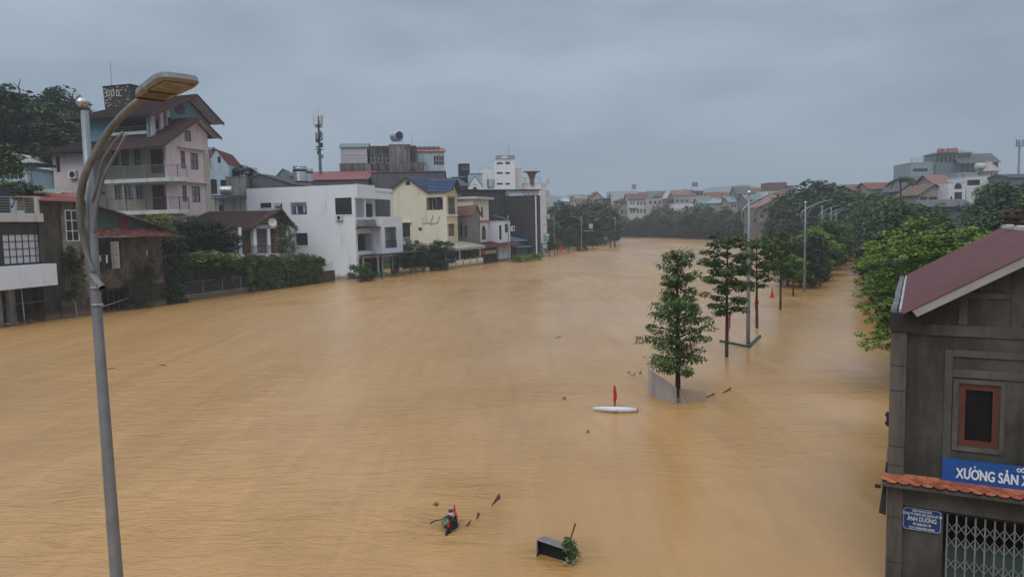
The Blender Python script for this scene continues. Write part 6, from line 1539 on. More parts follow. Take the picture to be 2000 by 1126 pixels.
fh('white_eaved_house', 'long low house with white eaves band between green roof and white gable', 1263, 1304, 388.5, 300, mat('dusty_white', (.40,.39,.40), .85), ('flat', offwhite), wrow(1266,1302,392,398,4), dep=8)
fh('red_roof_house', 'brown red hipped roof house behind the white gable', 1285, 1318, 383, 318, tanp, ('hip', 3.0, .8, orangetile), ())
fh('white_gable_house', 'small house with white triangular gable in the middle of the far town', 1303, 1316, 386, 298, mat('rust_wall', (.16,.12,.11), .8), ('gy', 2.9, .2, offwhite, None), ((1304,389,1309,397,(1,1)),(1310,389,1315,397,(1,1))))
fh('long_grey_house', 'long grey house with faded red roof right of the white gable', 1316, 1358, 381, 310, mat('lavender_grey', (.28,.28,.31), .85), ('gx', 2.6, .4, mat('faded_red_tiles', (.26,.15,.14), .8, .2, .6, .1)), wrow(1318,1356,390,394,4,.6))
fh('white_arch_house', 'white low house with two arched dormers and pillared porch above the trees', 1318, 1362, 398, 286, mat('bright_white_far', (.62,.63,.65), .8), ('flat', offwhite), ((1337,402,1345,413,(2,1)),(1348,403,1353,413,(1,1)),(1337,392,1342,397,(1,1),'arch')))
fh('dark_roof_house', 'house with dark roof terrace and mushroom shaped tank in the far town', 1352, 1374, 373, 325, mat('dark_loft', (.09,.10,.12), .8), ('flat', greym), wrow(1354,1372,376,380,3))
bp_ = P(1357, 372, fdep(1352, 325)-3); tank('dark mushroom shaped tank on the far dark roof terrace', bp_, 1.4, 1.6, band=False, leg=2.0, mat_=greym)
fh('cream_house', 'cream house with small square windows right of the long grey house', 1358, 1388, 383, 304, mat('cream_far', (.44,.38,.31), .85), ('flat', offwhite), wrow(1360,1386,386,392,3))
fh('green_roof_house', 'low house with pale green roof above the middle trees', 1366, 1412, 396, 285, tanp, ('gx', 2.0, .5, greentin, .8), wrow(1370,1408,397,402,3))
fh('red_roof_house', 'low row of red roofs right of the cream house', 1386, 1424, 386, 315, peach, ('gx', 2.6, .6, mat('bright_red_tile', (.23,.105,.09), .8, .2, .6, .1)), wrow(1390,1420,389,393,4))
fh('blue_grey_house', 'low pale blue roofed house before the red roofs', 1384, 1418, 397, 284, tanp, ('hip', 2.5, .6, mat('pale_blue_roof', (.25,.33,.36), .7), .8), ())
fh('brown_gable_house', 'grey brown gabled block with small chimney left of the street lamp arm', 1440, 1470, 378, 300, mat('purplish_grey', (.17,.16,.18), .85), ('gx', 3.0, .3, greytin, .8), wrow(1444,1468,384,390,2))
fh('grey_side_house', 'plain grey brown house flank behind the nearest median lamp', 1458, 1492, 390, 270, mat('grey_brown_far', (.20,.18,.175), .85), ('gx', 2.0, .3, greentin, .8), wrow(1482,1491,388,394,1))
fh('red_brick_block', 'unfinished red brick block with dark opening on the town skyline', 1501, 1537, 357, 290, mat('raw_brick', (.21,.10,.085), .9, .2, .6, .2, brick=((.22,.10,.08), (.2,.15,.13), 1.2)), ('flat', conc), ((1527,369,1540,375,(1,1)),), dep=8)
fh('brick_lean_to', 'smaller brick lean-to with dark doorway right of the brick block', 1536.5, 1551, 363, 289, mat('raw_brick_b', (.19,.10,.09), .9, .2), ('flat', blackm), ((1541,367,1549,374,(1,1)),), dep=6)
fh('white_parapet_house', 'white parapet storey with row of small windows under the brick block', 1492, 1526, 374, 278, mat('bright_white_far', (.62,.63,.65), .8), ('flat', offwhite), wrow(1500,1524,375.5,379,5)+((1498,387,1502,391,(1,1)),), dep=8)
T30, f30, d30 = fh('pink_roofed_building', 'tall brown rendered riverside building with pink shed roof and white framed window', 1482, 1552, 404, 206, mat('brown_render_far', (.185,.165,.15), .9, .15, .5, .2, dirt=(.11,.10,.09), damt=.4), ('shedx', 4.4, .5, mat('pink_sheet', (.30,.17,.165), .7, .1, .6, .1), .8),
    ((1484.5,418,1493,426,(2,1),'wf'),(1500,417,1511,425,(3,1)),(1500,393+5,1510,400+4,(3,1))), dep=9)
zl_ = f30.Y(1500, 434)[1]; MB().box(-.3, d30[1]-3, -.5, -.003, zl_-.15, zl_).build('ledge', conc, T30)
MB().box(1.0, d30[1]*.55, -1.2, -.8, -1.5, f30.Y(1495, 441)[1]).build('green_net', mat('green_net', (.025,.11,.085), .9, .3, 1, .2), T30)
ac_unit('air conditioner low on the brown riverside building', f30, 'y', 0, f30.rY(1475+9,429,1482+7,435))
fh('side_annex', 'narrow dull annex with flat slab left of the brown riverside building', 1468, 1483, 410, 208, mat('brown_render_far', (.185,.165,.15), .9), ('flat', offwhite), wrow(1470,1481,428,434,1), dep=6)

# ================================================================ RIGHT HILL TOWN
T31, f31, d31 = fh('hotel', 'terraced hotel block with railed roof terrace on the right skyline', 1776, 1872, 318, 252, mat('blue_grey_hotel', (.26,.31,.34), .85, .06), ('flat', offwhite), ((1783,329,1812,335,(4,1)),(1823,325,1830,334,(1,1))), dep=14, ang=-6)
railing(T31, [(.3,.2,d31[3]+.1), (d31[1]*.5,.2,d31[3]+.1)], 1.4, greym, 3, 1.5, .05)
T32, f32, d32 = fh('hotel_penthouse', 'glazed hotel penthouse carrying red roof letters', 1825, 1897, 300, 250, mat('dark_glazing_wall', (.15,.18,.20), .5, .1), ('hip', 1.8, .6, mat('lilac_roof', (.30,.28,.31), .7), .8), wrow(1827,1868,303,317,5,.25,(2,1))+wrow(1869,1895,303,312,3,.25,(1,1)), dep=9, ang=-6, z0=10)
lt = thing('roof_letters', 'red capital letters of the hotel standing on the penthouse edge', 'sign', f32.o, f32.a)
redl = mat('red_letters', (.40,.045,.05), .6, .05)
hl = f32.Y(1840, 292)[1]-f32.Y(1840, 301)[1]
Wl = f32.Y(1869, 295)[0]
o = text('HOÀNG ANH HOTEL', hl*1.3, .0, -.75, d32[3]+.25, lt, redl, name='letters', ext=.12, off=.04, sx=1.0)
o.scale.x = Wl/o.dimensions.x
MB().box(0, Wl, -.7, -.6, d32[3]+.05, d32[3]+.2).build('rail', blackm, lt)
T33, f33, d33 = fh('hotel_hall', 'glazed hall with dark gabled roof beside the penthouse', 1872, 1950, 318, 246, mat('blue_glass_wall', (.12,.14,.18), .35, .1), ('gx', 3.2, .6, greytin, .8), wrow(1874,1948,320,336,7,.12,(1,2)), dep=12, ang=-6)
fh('grey_building', 'blue grey lower storey under the glazed hall', 1866, 1920, 338, 240, mat('blue_grey_hotel', (.26,.31,.34), .85), ('flat', offwhite), wrow(1877,1884,341,347,1), dep=8, ang=-6)
fh('peaked_pavilion', 'small pale pavilion with pyramid roof on the right skyline', 1929, 1950, 334, 222, peach, ('hip', 2.9, .4, mat('pale_peach_roof', (.42,.38,.34), .8), .6), wrow(1933,1948,338,344,2), dep=5)
tank('lying white roof tank left of the peaked pavilion', P(1914, 334, 225), 1.0, 2.4, True, 0, band=False, leg=.4, mat_=offwhite)
fh('red_roofed_rows', 'long orange red roofed house, leftmost of the right hill', 1662, 1702, 371, 232, mat('brick_red_wall', (.20,.075,.065), .85), ('gx', 1.8, .6, mat('bright_red_tile', (.23,.105,.09), .8)), (), dep=8)
fh('red_roofed_house', 'orange tiled house above the tree mass left of the palm', 1700, 1760, 368, 226, tanp, ('gx', 1.9, .8, mat('bright_red_tile', (.23,.105,.09), .8)), wrow(1732,1757,372,384,3), dep=9)
fh('dark_gable_house', 'dark gabled house with timber front behind the palm', 1758, 1792, 370, 215, mat('tan_wall_dark', (.16,.135,.115), .85), ('gy', 2.0, .8, greytin, .6), wrow(1762,1790,374,388,2), dep=9)
fh('blue_veranda_house', 'blue grey house with open dark veranda and tin roof', 1790, 1830, 352, 226, mat('blue_grey_hotel', (.26,.31,.34), .85), ('gx', 1.2, .8, greytin, .7), wrow(1793,1828,354,366,2,.2), dep=8)
fh('terracotta_gable', 'house with steep terracotta roof facing left in the middle of the right hill', 1822, 1856, 356, 212, tanp, ('gx', 2.2, .9, mat('terracotta_sheet', (.25,.13,.11), .8, .1), .7), wrow(1826,1853,360,368,3), dep=8)
fh('tan_gabled_house', 'tan house with wide gable and dark open front above the trees', 1794, 1850, 378, 188, mat('tan_far', (.30,.26,.22), .85), ('gy', 2.3, .8, mat('tan_roof_tile', (.20,.13,.11), .8)), ((1814,384,1846,402,(3,1)),(1797,384,1811,399,(1,1))), dep=9)
T35, f35, d35 = fh('arched_white_house', 'white house with tall arched stair window and long side wing', 1851, 1886, 357, 184, mat('bright_white_far', (.62,.63,.65), .8), ('flat', offwhite), ((1864,353+4,1879,369,(2,2),'arch'),(1864,375,1879,396,(2,3)),(1856,383,1860,394,(1,1),'arch')), dep=9)
MB().prism(arch((f35.Y(1861,350)[0], f35.Y(1885,350)[0], d35[3]-.5, d35[3]+1.6)), mY(0), .0, .4).build('arched_parapet', offwhite, T35) if False else None
fh('white_long_wing', 'long white wing with two small high windows on the right', 1886, 1972, 345, 186, mat('bright_white_far', (.62,.63,.65), .8), ('flat', offwhite), ((1888,351,1914,362,(3,1)),(1931,354,1937,362,(1,1)),(1952,354,1958,362,(1,1)),(1885,378,1888,391,(1,1)),(1932,382,1938,392,(1,1))), dep=9, ang=-3)
fh('grey_sheet_shed', 'grey sheet metal shed at the right edge behind the trees', 1972, 2030, 347, 178, mat('grey_cladding', (.13,.135,.14), .7, .15), ('gx', 1.0, .4, greytin, .6), (), dep=9)
fh('dark_porch_roof', 'long low dark sheet roof sloping above the trees on the right', 1818, 1900, 404, 160, greytin, ('shed', 1.5, .8, greytin, .7), (), dep=9, ang=-14)
# distant mast at the right edge
ms = P(1989, 345, 260); h_ = P(1989, 274, 260).z-ms.z
M2 = thing('phone_mast', 'distant pale phone mast at the far right edge of the skyline', 'mast', ms)
MB().tube([(0,0,-4),(0,0,h_)], [.5,.25], 8).build('pole', mat('pale_mast', (.25,.28,.31), .6), M2)
for a in (R(180), R(300), R(60)): MB().obox(Matrix.Translation((math.cos(a)*1.0, math.sin(a)*1.0, h_*.92)) @ Matrix.Rotation(a, 4, 'Z'), .12, .3, 1.2).tube([(0,0,h_*.92),(math.cos(a), math.sin(a), h_*.92)], .06, 5).build('panel_antenna', greym, M2)
MB().lathe([(1.2,h_*.84),(1.24,h_*.84),(1.24,h_*.84+.1),(1.2,h_*.84+.1)], n=10).tube([(-1.2,0,h_*.84),(1.2,0,h_*.84)], .05, 5).build('ring', greym, M2)
# H frame electricity pole in the trees on the right
def power(label, px, ybase, ytop, d, arms, w_=1.6, twin=None):
    b_ = P(px, ybase, d); T = thing('power_pole', label, 'power pole', b_); h_ = P(px, ytop, d).z-b_.z
    for x_ in ((0,) if not twin else (0, twin)): MB().tube([(x_,0,-2),(x_,0,h_)], [.16,.10], 8).build('pole', mat('dark_concrete_pole', (.05,.05,.05), .85, .2), T)
    for z_ in arms:
        MB().box(-w_+(twin or 0)/2, w_+(twin or 0)/2, -.06, .06, h_*z_-.06, h_*z_+.06).build('cross_arm', mat('dark_concrete_pole', (.05,.05,.05), .85, .2), T)
        for k in (-.85, 0, .85): MB().lathe([(.03,0),(.07,.04),(.04,.09),(.07,.14),(.03,.2)], (k*w_+(twin or 0)/2, 0, h_*z_+.06), 6).build('insulator', blackm, T)
    return T
power('twin legged dark power pole standing in the trees before the long white wing', 1938, 470, 361, 120, (.93,.985), 1.5, 1.7)
T_ = power('big dark power pole with crossarms and transformer on the left bank', 1150, 475, 380, 205, (.985,), 1.9)
h_ = P(1150, 380, 205).z-P(1150, 475, 205).z
MB().box(.1,1.1,-.5,.3,P(1150,446,205).z-P(1150,475,205).z,P(1150,437,205).z-P(1150,475,205).z).build('transformer', mat('pale_transformer', (.4,.42,.42), .6), T_)
MB().box(-1.6,1.6,-.07,.07,h_*.63,h_*.63+.12).build('cross_arm', greym, T_); MB().box(-1.4,1.4,-.3,.5,h_*.25,h_*.27).build('platform', greym, T_)
power('thinner dark power pole left of the big one on the left bank', 1120, 478, 390, 220, (.97,), .9)
power('pale slender pole beside the black tower on the left bank', 1192, 480, 378, 195, (.95,), .9)

# ================================================================ TREES
# wood on the knoll at the far left
NLt = [(8,246,140,7,13),(30,232,150,7.5,14),(55,225,150,7.5,14),(80,216,152,7,13),(104,208,150,6.5,13),(128,200,145,6,12),(18,262,118,6,11),(45,262,120,6.5,11),(76,262,122,6.5,12),(108,262,124,6,11),(130,268,128,5.5,10),(20,300,104,5.5,9),(60,296,106,6,10),(92,300,108,6,10),(118,308,110,5.5,9),(-12,200,100,6,12),(-2,232,108,6,12),(72,330,100,5,8),(98,335,101,5,8),(145,236,140,5,10),(30,215,160,7,12),(150,262,135,5,9)]
lbl = [a+' hillside tree' for a in ('dark crowned', 'tall bushy', 'rounded', 'spreading', 'lumpy', 'broad', 'shaggy')]
for i, (px, py, d, r_, h) in enumerate(NLt):
    if py < 255: py += 20; r_ *= .9
    c = P(px, py, d)      # crown centre
    pos = ('high against the sky' if py < 235 else 'half way up' if py < 285 else 'low behind the small house')+(' near the left edge' if px < 40 else ' left of the pink villa' if px > 90 else ' above the white terrace house')
    tree(Vector((c.x, c.y, c.z-h*.6)), r_*.8, h, h*.58, 'far%d' % (i % 4), lbl[i % 7]+' '+pos+(', in front' if d < 112 else ', farther back' if d > 138 else ''), 100+i, group='trees on the knoll at the left', name='hillside_tree')
# bare branching snag
b_ = P(36, 225, 120); sn = thing('dead_tree', 'bare dead branching trunk sticking out above the hillside trees', 'tree', b_)
q = lambda x, y: P(x, y, 120)-b_
MB().tube([q(36,225)+Vector((0,0,-2)), q(40,190), q(38,178), q(36,168), q(41,154)], [.16,.13,.11,.08,.04], 6).tube([q(37,175), q(31,166), q(26,160)], [.07,.05,.03], 5).tube([q(38,190), q(48,192), q(56,186)], [.06,.05,.03], 5).build('trunk', bark, sn)
# small house and carport on the knoll foot
T40, f40, d40 = house('hill_house', 'small pale blue house with white gable and broad gridded window among the hillside trees', (5, 92), 4, 53, 0, 324, lblue, ('gy', 1.5, .4, offwhite, None), dep=6, z0=3, fw=((10,328,43,351,(4,2),'wf'),(20,308,26,316,(1,1),'arch')))
cp_ = thing('carport', 'dark flat carport roof on thin posts in front of the small hill house', 'carport', P(0, 320, 82), R(2))
Wc = P(78, 320, 82).x-P(0, 320, 82).x
MB().box(-3, Wc, -1, 3, -.25, 0).build('roof', blackm, cp_)
for x_ in (-.5, Wc*.83): MB().box(x_-.08, x_+.08, -.8, -.64, -4, -.251).build('post', greym, cp_)
lr = thing('low_roofs', 'low green and red sheet roofs between the white terrace and the pink villa', 'roof', P(40, 372, 70), R(3))
a = lambda x, y, d: P(x, y, d)-P(40, 372, 70)
mb = MB(); slope(mb, a(40,381,68), a(150,384,68), a(142,372,74), a(62,366,74), ribs=.4, th=.04); mb.build('green_sheet', mat('pale_green_sheet', (.26,.30,.24), .7, .15), lr)
mb = MB(); slope(mb, a(95,385.5,66), a(150,384.5,66), a(146,376,69), a(120,376,69), ribs=.4, th=.04); mb.build('red_sheet', redtin, lr)
mb = MB(); slope(mb, a(80,372,73), a(142,378,73), a(140,372.5,76), a(85,366,76), ribs=.4, th=.04); mb.build('blue_sheet', mat('blue_green_sheet', (.12,.20,.22), .7, .15), lr)
MB().add([a(40,383,69), a(150,386,69), a(150,410,69), a(40,410,69), a(40,383,75), a(150,386,75), a(150,410,75), a(40,410,75)], [(0,1,2,3),(4,7,6,5),(0,4,5,1),(1,5,6,2),(2,6,7,3),(3,7,4,0)]).build('wall', mossc, lr)
for i, (px, py, d, r_, h, lab) in enumerate(((22,384,58,1.6,1.6,'potted bougainvillea like shrub on the white terrace roof, near the left edge'),(52,385,58,1.4,1.3,'low dark shrub on the white terrace roof by the post'),(8,350,70,2.4,3.4,'dark leafy shrub before the hill house window'))):
    b_ = P(px, py, d); bush(b_-Vector((0,0,.3)), r_, h, lab, 'shrub', i)

# left bank trees beyond the houses
LB = [(1095,478,1.0,222,6.5,13,'far1','broad dark tree behind the blue signboards'),(1112,480,1.0,212,6.0,12.5,'far3','broad dark green tree left of the power pole'),(1078,482,1.0,214,5.0,11,'far0','dark tree between the white block and the signboards'),(1066,478,1,200,4,9,'far2','dark tree hard against the tall dark house'),
      (1138,472,1.0,232,6.5,13,'far2','dark tree directly behind the big power pole'),(1160,470,1.0,236,7,14,'far0','rounded tree right of the big power pole'),(1178,470,1,238,6,12,'far1','dark tree below the black tower'),(1150,476,1,212,4.5,7.5,'far3','lower tree at the foot of the power pole'),(1124,478,1,218,4.5,8,'far1','lower dark tree behind the second left lamp'),(1106,488,1,186,3.0,6.5,'far3','bushy green tree growing at the water beside the second left lamp')]
for i, (px, py, _, d, r_, h, kd, lab) in enumerate(LB):
    b_ = P(px, py, d); b_.z = -.3; tree(b_, r_, h, h*.48, kd, lab, 150+i, name='bank_tree', group='trees on the left bank beyond the houses')
# saplings and flotsam bushes along the left pavement
for i, (px, py, ty, r_, kd, lab) in enumerate(((1072,500,470,1.25,'mid0','young tree right of the red pennant, left bank'),(1089,497,466,1.0,'bright0','yellow green sapling beside the second pennant'),(1111,493,458,1.35,'mid1','slim young tree standing clear in the water'),(1130,489,470,1.5,'mid2','low spreading sapling half drowned by the third lamp'),(1157,486,466,1.5,'mid0','young tree with pale leaves near the power pole'),(1200,483,449,2.0,'mid1','lone umbrella shaped tree at the end of the left bank'))):
    b_ = G(px, py); h = P(px, ty, b_.y).z; tree(b_, r_, h, h*.62, kd, lab, 170+i, name='young_tree', group='young trees along the left pavement')
for i, (px, py, r_, h, lab) in enumerate(((1020,511,1.6,1.3,'nearer green bush heap poking out of the water before the blue shed'),(1045,507,1.7,1.4,'farther green bush heap poking out of the water before the signboards'),(1137,490,1.6,1.5,'clump of broad leaves half under water near the third lamp'),(1163,478,2.2,1.2,'low dark heap of drift plants at the left bank end'),(1178,477,1.6,.9,'small drift plant heap beside the slender pole'))):
    bush(G(px, py), r_, h, lab, 'shrubb' if i < 2 else 'shrub', i, name='drowned_bush', cat='bush', sy=.8)

# far bank wood, in front of the town
rr = random.Random(77); k = 0
shade = ['dark', 'olive green', 'grey green', 'deep green']; shp = ['rounded', 'broad', 'tall', 'spreading']
FB = []
x = 1204
while x < 1500:
    t_ = (x-1204)/296; d = 345-(345-215)*t_**.8
    FB.append((x, d+rr.uniform(0, 6), rr.uniform(398, 412)+(6 if t_ > .75 else 0)+(16 if x < 1268 else 0))); FB.append((x+6, d-4, rr.uniform(420, 438))); x += rr.uniform(12, 16)*(1+t_*.4)
for i, (px, d, ty) in enumerate(FB):
    b_ = P(px, hor(px), d); z_ = P(px, ty, d).z; base = Vector((b_.x, b_.y, -.5))
    h = z_+.5; r_ = rr.uniform(.36, .5)*h if i % 2 == 0 else rr.uniform(.5, .7)*h
    place = 'under the far villa' if px < 1265 else 'below the white eaves' if px < 1330 else 'below the arched dormers' if px < 1400 else 'left of the brown riverside building'
    tree(base, r_, h, h*.5, 'far%d' % (k % 4), '%s %s far bank tree %s, %s' % (shp[k % 4], shade[(k//4) % 4], 'in the back row' if i % 2 == 0 else 'low at the waterline', place), 200+i, group='trees lining the far bank', name='far_bank_tree'); k += 1
fb = thing('bank_wall', 'low dark embankment wall along the far waterline', 'wall', (0,0,0)); 
pa, pb, pc_ = P(1204, 462, 352), P(1300, 462, 300), P(1500, 474, 205)
for k_, (a_, b_) in enumerate(((G(1204,461), G(1300,463)), (G(1300,463), G(1400,466)), (G(1400,466), G(1470,470)), (G(1470,470), G(1560,476)))):
    dd = (b_-a_).normalized(); nn_ = Vector((-dd.y, dd.x, 0))
    MB().add([a_-Vector((0,0,1)), b_-Vector((0,0,1)), b_+Vector((0,0,.9)), a_+Vector((0,0,.9)), a_+nn_*2-Vector((0,0,1)), b_+nn_*2-Vector((0,0,1)), b_+nn_*2+Vector((0,0,1.1)), a_+nn_*2+Vector((0,0,1.1))], [(0,1,2,3),(4,7,6,5),(0,4,5,1),(1,5,6,2),(2,6,7,3),(3,7,4,0)]).build('wall_panel', mossc, fb)
# big trees behind the median and on the right
RT = [(1556,182,372,6.5,'far0'),(1580,186,356,7.5,'far1'),(1606,188,350,8,'far2'),(1632,185,368,7,'far3'),(1545,178,398,5,'far3'),(1530,190,418,5,'far1'),(1575,172,400,6,'far2'),(1600,172,396,6.5,'far0'),(1560,166,430,5,'far3'),(1590,164,425,6,'far1'),(1620,164,415,6,'far2'),
      (1652,172,372,7,'far1'),(1680,170,378,6.5,'far0'),(1706,166,374,7,'far2'),(1735,160,392,6.5,'far3'),(1765,156,398,6.5,'far1'),(1798,150,398,6,'far0'),(1640,166,412,6,'far3'),(1668,162,415,6,'far2'),(1696,158,410,6,'far1'),(1655,160,440,5.5,'far0'),(1690,156,442,5,'far3')]
for i, (px, d, ty, r_, kd) in enumerate(RT):
    b_ = P(px, hor(px), d); z_ = P(px, ty, d).z; place = 'behind the median row' if px < 1640 else 'at the right end of the water' if px < 1700 else 'below the palm' if px < 1770 else 'below the tan gabled house'
    h = z_+.5; tree(Vector((b_.x, b_.y, -.5)), r_, h, h*.5, kd, '%s %s tree %s, %s' % (shp[i % 4], shade[(i//4) % 4], 'standing tallest' if ty < 385 else 'lower in the mass', place), 260+i, group='big trees behind the median and right bank', name='big_tree')
# closer right bank trees, one behind another
RB2X = [(16.7,28.8,2.6,5.5,'mid1')]
x_, y_, r_, h, kd = RB2X[0]; tree(Vector((x_, y_, -.3)), r_, h, h*.62, kd, 'low green tree crowding the river corner just behind the workshop gutter', 299, group='trees along the right bank', name='bank_tree')
RB2 = [(17.6,31.5,3.2,6.0,'bright0'),(22.5,38.5,3.6,6.6,'bright1'),(26.0,46,3.6,6.4,'mid0'),(30.5,54,3.8,6.8,'bright0'),(34.5,62,3.9,6.8,'mid2'),(39,71,4.2,7.2,'mid1'),(44,81,4.6,7.8,'mid0'),(50,92,5,8.6,'mid2'),(56,104,5.2,9,'mid1'),(62,117,5.6,9.5,'mid0'),(69,131,5.8,10,'mid2'),(76,145,6,10,'mid1'),
       (30.5,42,3.8,7.4,'mid2'),(37,52,4.2,8,'mid1'),(44,63,4.6,8.6,'mid0'),(52,75,5,9.4,'mid2'),(60,88,5.4,10.4,'mid1'),(69,102,5.6,11,'mid0'),(78,118,6,12,'mid2'),(86,132,6,12,'mid1'),(41,46,4.5,8.2,'mid0'),(50,58,5,9,'mid1'),(61,72,5.4,10,'mid2'),(72,88,5.6,11,'mid0'),(84,104,6,12,'mid1'),(95,118,6,12.5,'mid2'),(58,56,5,9.5,'mid1'),(70,70,5.4,10.5,'mid0'),(84,86,5.8,12,'mid2'),(98,100,6,12.5,'mid1')]
for i, (x_, y_, r_, h, kd) in enumerate(RB2):
    if i < 12: x_ += 2.1 if i < 3 else 1.0-.032*y_
    row = 'waterside row' if i < 12 else 'second row' if i < 20 else 'back row'
    ORD = ['nearest','second','third','fourth','fifth','sixth','seventh','eighth','ninth','tenth','eleventh','twelfth']
    tree(Vector((x_, y_, -.3)), r_, h, h*.45, kd, '%s tree on the right bank, %s from the workshop in the %s' % ('bright green' if 'bright' in kd else 'dark green', ORD[i if i < 12 else i-12 if i < 20 else i-20], row), 300+i, group='trees along the right bank', name='bank_tree')
# reaching sprays of the nearest right tree: layered horizontal boughs
nt_ = thing('layered_tree', 'nearest right bank tree with long layered bright green boughs reaching over the water', 'tree', (15.3, 27.0, 0))
mbk = MB().tube([(2.2,1,-1.6),(2.1,1,1.5),(1.9,1,3.6),(1.8,1,5.2)], [.14,.12,.09,.04], 8); cl = []
rr = random.Random(9)
for k in range(34):
    tx = 1672+rr.uniform(0, 40); ty = 480+6.1*k+rr.uniform(-5, 5); e = P(tx+ (12 if k > 24 else 0), ty, 27+rr.uniform(-1.2, 1.8))-Vector((15.3,27,0))
    s = Vector((1.9, 1, max(1.4, e.z+.35))); mid = s.lerp(e, .5)+Vector((0,0,.18))
    mbk.tube([s, mid, e], [.045,.03,.01], 5)
    for j in range(9):
        t_ = .2+.8*j/8; q_ = s.lerp(e, t_)+Vector((0,0,.18*math.sin(math.pi*t_))); w_ = .30*(1-.45*t_)
        cl.append((q_.x+rr.uniform(-.1,.1), q_.y+rr.uniform(-.35,.35), q_.z, w_, .09))
mbk.build('trunk', bark, nt_, smooth=True)
obj('crown', crown_mesh('crown', cl, 44, .15, .06, leafb, .25), nt_)
cl = [(rr.uniform(.6,3.6), rr.uniform(-1.0,2.5), rr.uniform(1.2,5.6), .5, .22) for _ in range(150)]
obj('inner_crown', crown_mesh('inner_crown', cl, 46, .18, .08, leafb, .3), nt_)

# palm on the right hill
pb_ = P(1758, 400, 175); pm = thing('palm_tree', 'tall dark palm with drooping fronds standing above the roofs on the right', 'palm', pb_)
ht = P(1756, 350, 175).z-pb_.z
MB().tube([(0,0,-4),(.1,0,ht*.5),(-.1,0,ht)], [.25,.2,.16], 7).build('trunk', bark, pm, smooth=True)
rr = random.Random(4)
for k in range(15):
    a_ = k*2.4; L_ = rr.uniform(2.7, 3.6); up = rr.uniform(.1, 1.1); pts = []
    for j in range(6):
        t_ = j/5; pts.append(Vector((math.cos(a_)*L_*t_, math.sin(a_)*L_*t_, ht+up*L_*t_*.8-L_*.75*t_*t_)))
    mb = MB().tube(pts, [.05,.04,.035,.03,.02,.01], 4)
    for j in range(1, 16):
        t_ = j/16; i_ = min(4, int(t_*5)); q_ = pts[i_].lerp(pts[i_+1], t_*5-i_); s = Vector((-math.sin(a_), math.cos(a_), 0))
        for sg_ in (-1, 1):
            e = q_+s*sg_*.75*math.sin(math.pi*(.15+.8*t_))+Vector((math.cos(a_)*.2, math.sin(a_)*.2, -.4)); mb.add([q_, q_+Vector((math.cos(a_)*.3, math.sin(a_)*.3, 0)), e], [(0,1,2)])
    mb.build('frond', leafd, pm)

# ================================================================ MEDIAN
prof1 = lambda t_, az: .95*(.55+.75*math.sin(math.pi*min(1, .1+.9*(1-t_)))) * (1.25 if t_ < .25 else 1)
T1 = G(1325, 775)
street_tree(T1, P(1332, 497, T1.y).z, 1.0, lambda t_, az: (1.0 if t_ < .16 else .9 if t_ < .6 else .72 if t_ < .85 else .5)*(1+.35*math.sin(az*2+t_*9)), 'nearest median tree with hanging leaves and bare top twigs, boards caught at its foot', 3, 54, .165, .06, leafs, .125, 'young trees of the median', .8, sparse=.08, step=.2)
tw_ = bpy.data.objects.get('street_tree')
z_ = P(1332, 497, T1.y).z; mb = MB(); rr = random.Random(8)
for k in range(9):
    a_ = k*.75; mb.tube([(0,0,z_-.35), (math.cos(a_)*.2, math.sin(a_)*.2, z_+.05), (math.cos(a_)*.5+.1, math.sin(a_)*.5, z_+rr.uniform(.1,.35))], [.018,.012,.005], 4)
mb.build('twig', bark, tw_)
for i, (px, py, ty, w_, zl, lab, sd_, lm_) in enumerate(((1419,697,468,.95,2.0,'second median tree with full dark crown left of the nearest median lamp',5,leafs),(1478,640,472,1.05,2.4,'third median tree half hidden behind the nearest median lamp pole',6,leafm),(1524,604,458,1.2,2.6,'fourth median tree with clear stem and flat topped crown',7,leafs),(1550,578,500,.8,1.4,'small thin median tree with yellowing lower leaves',8,leafb))):
    b_ = G(px, py); street_tree(b_, P(px, ty, b_.y).z, zl, (lambda w_: (lambda t_, az: w_*(.75+.5*math.sin(math.pi*min(1, t_*1.1)))))(w_), lab, sd_, 76 if i < 2 else 56, .17+.018*i, .08, lm_, .11, 'young trees of the median', .45, sparse=.05, step=.32)
rr = random.Random(21)
for i, (d, r_, ty, kd) in enumerate(((70,2.5,470,'mid0'),(77,2.8,452,'mid2'),(85,3.0,440,'bright0'),(93,3.2,430,'mid1'),(102,3.3,428,'mid0'),(112,3.4,430,'bright1'),(123,3.5,432,'mid2'),(135,3.6,434,'mid1'))):
    s0 = G(1550, 578); dirn = Vector((.4515, .8923, 0)); q_ = s0+dirn*((d-s0.y)/dirn.y); h = 6.5+(hor(1600)-ty)/FPX*d
    h = max(h, 4.6)
    tree(Vector((q_.x-.3, q_.y, -.1)), r_*.86, h, h*.42, kd, '%s median tree, number %s behind the second median lamp' % ('bright leaved' if 'bright' in kd else 'dense dark', ('one','two','three','four','five','six','seven','eight')[i]), 340+i, group='dense rear trees of the median', name='median_tree', sq=1.25)

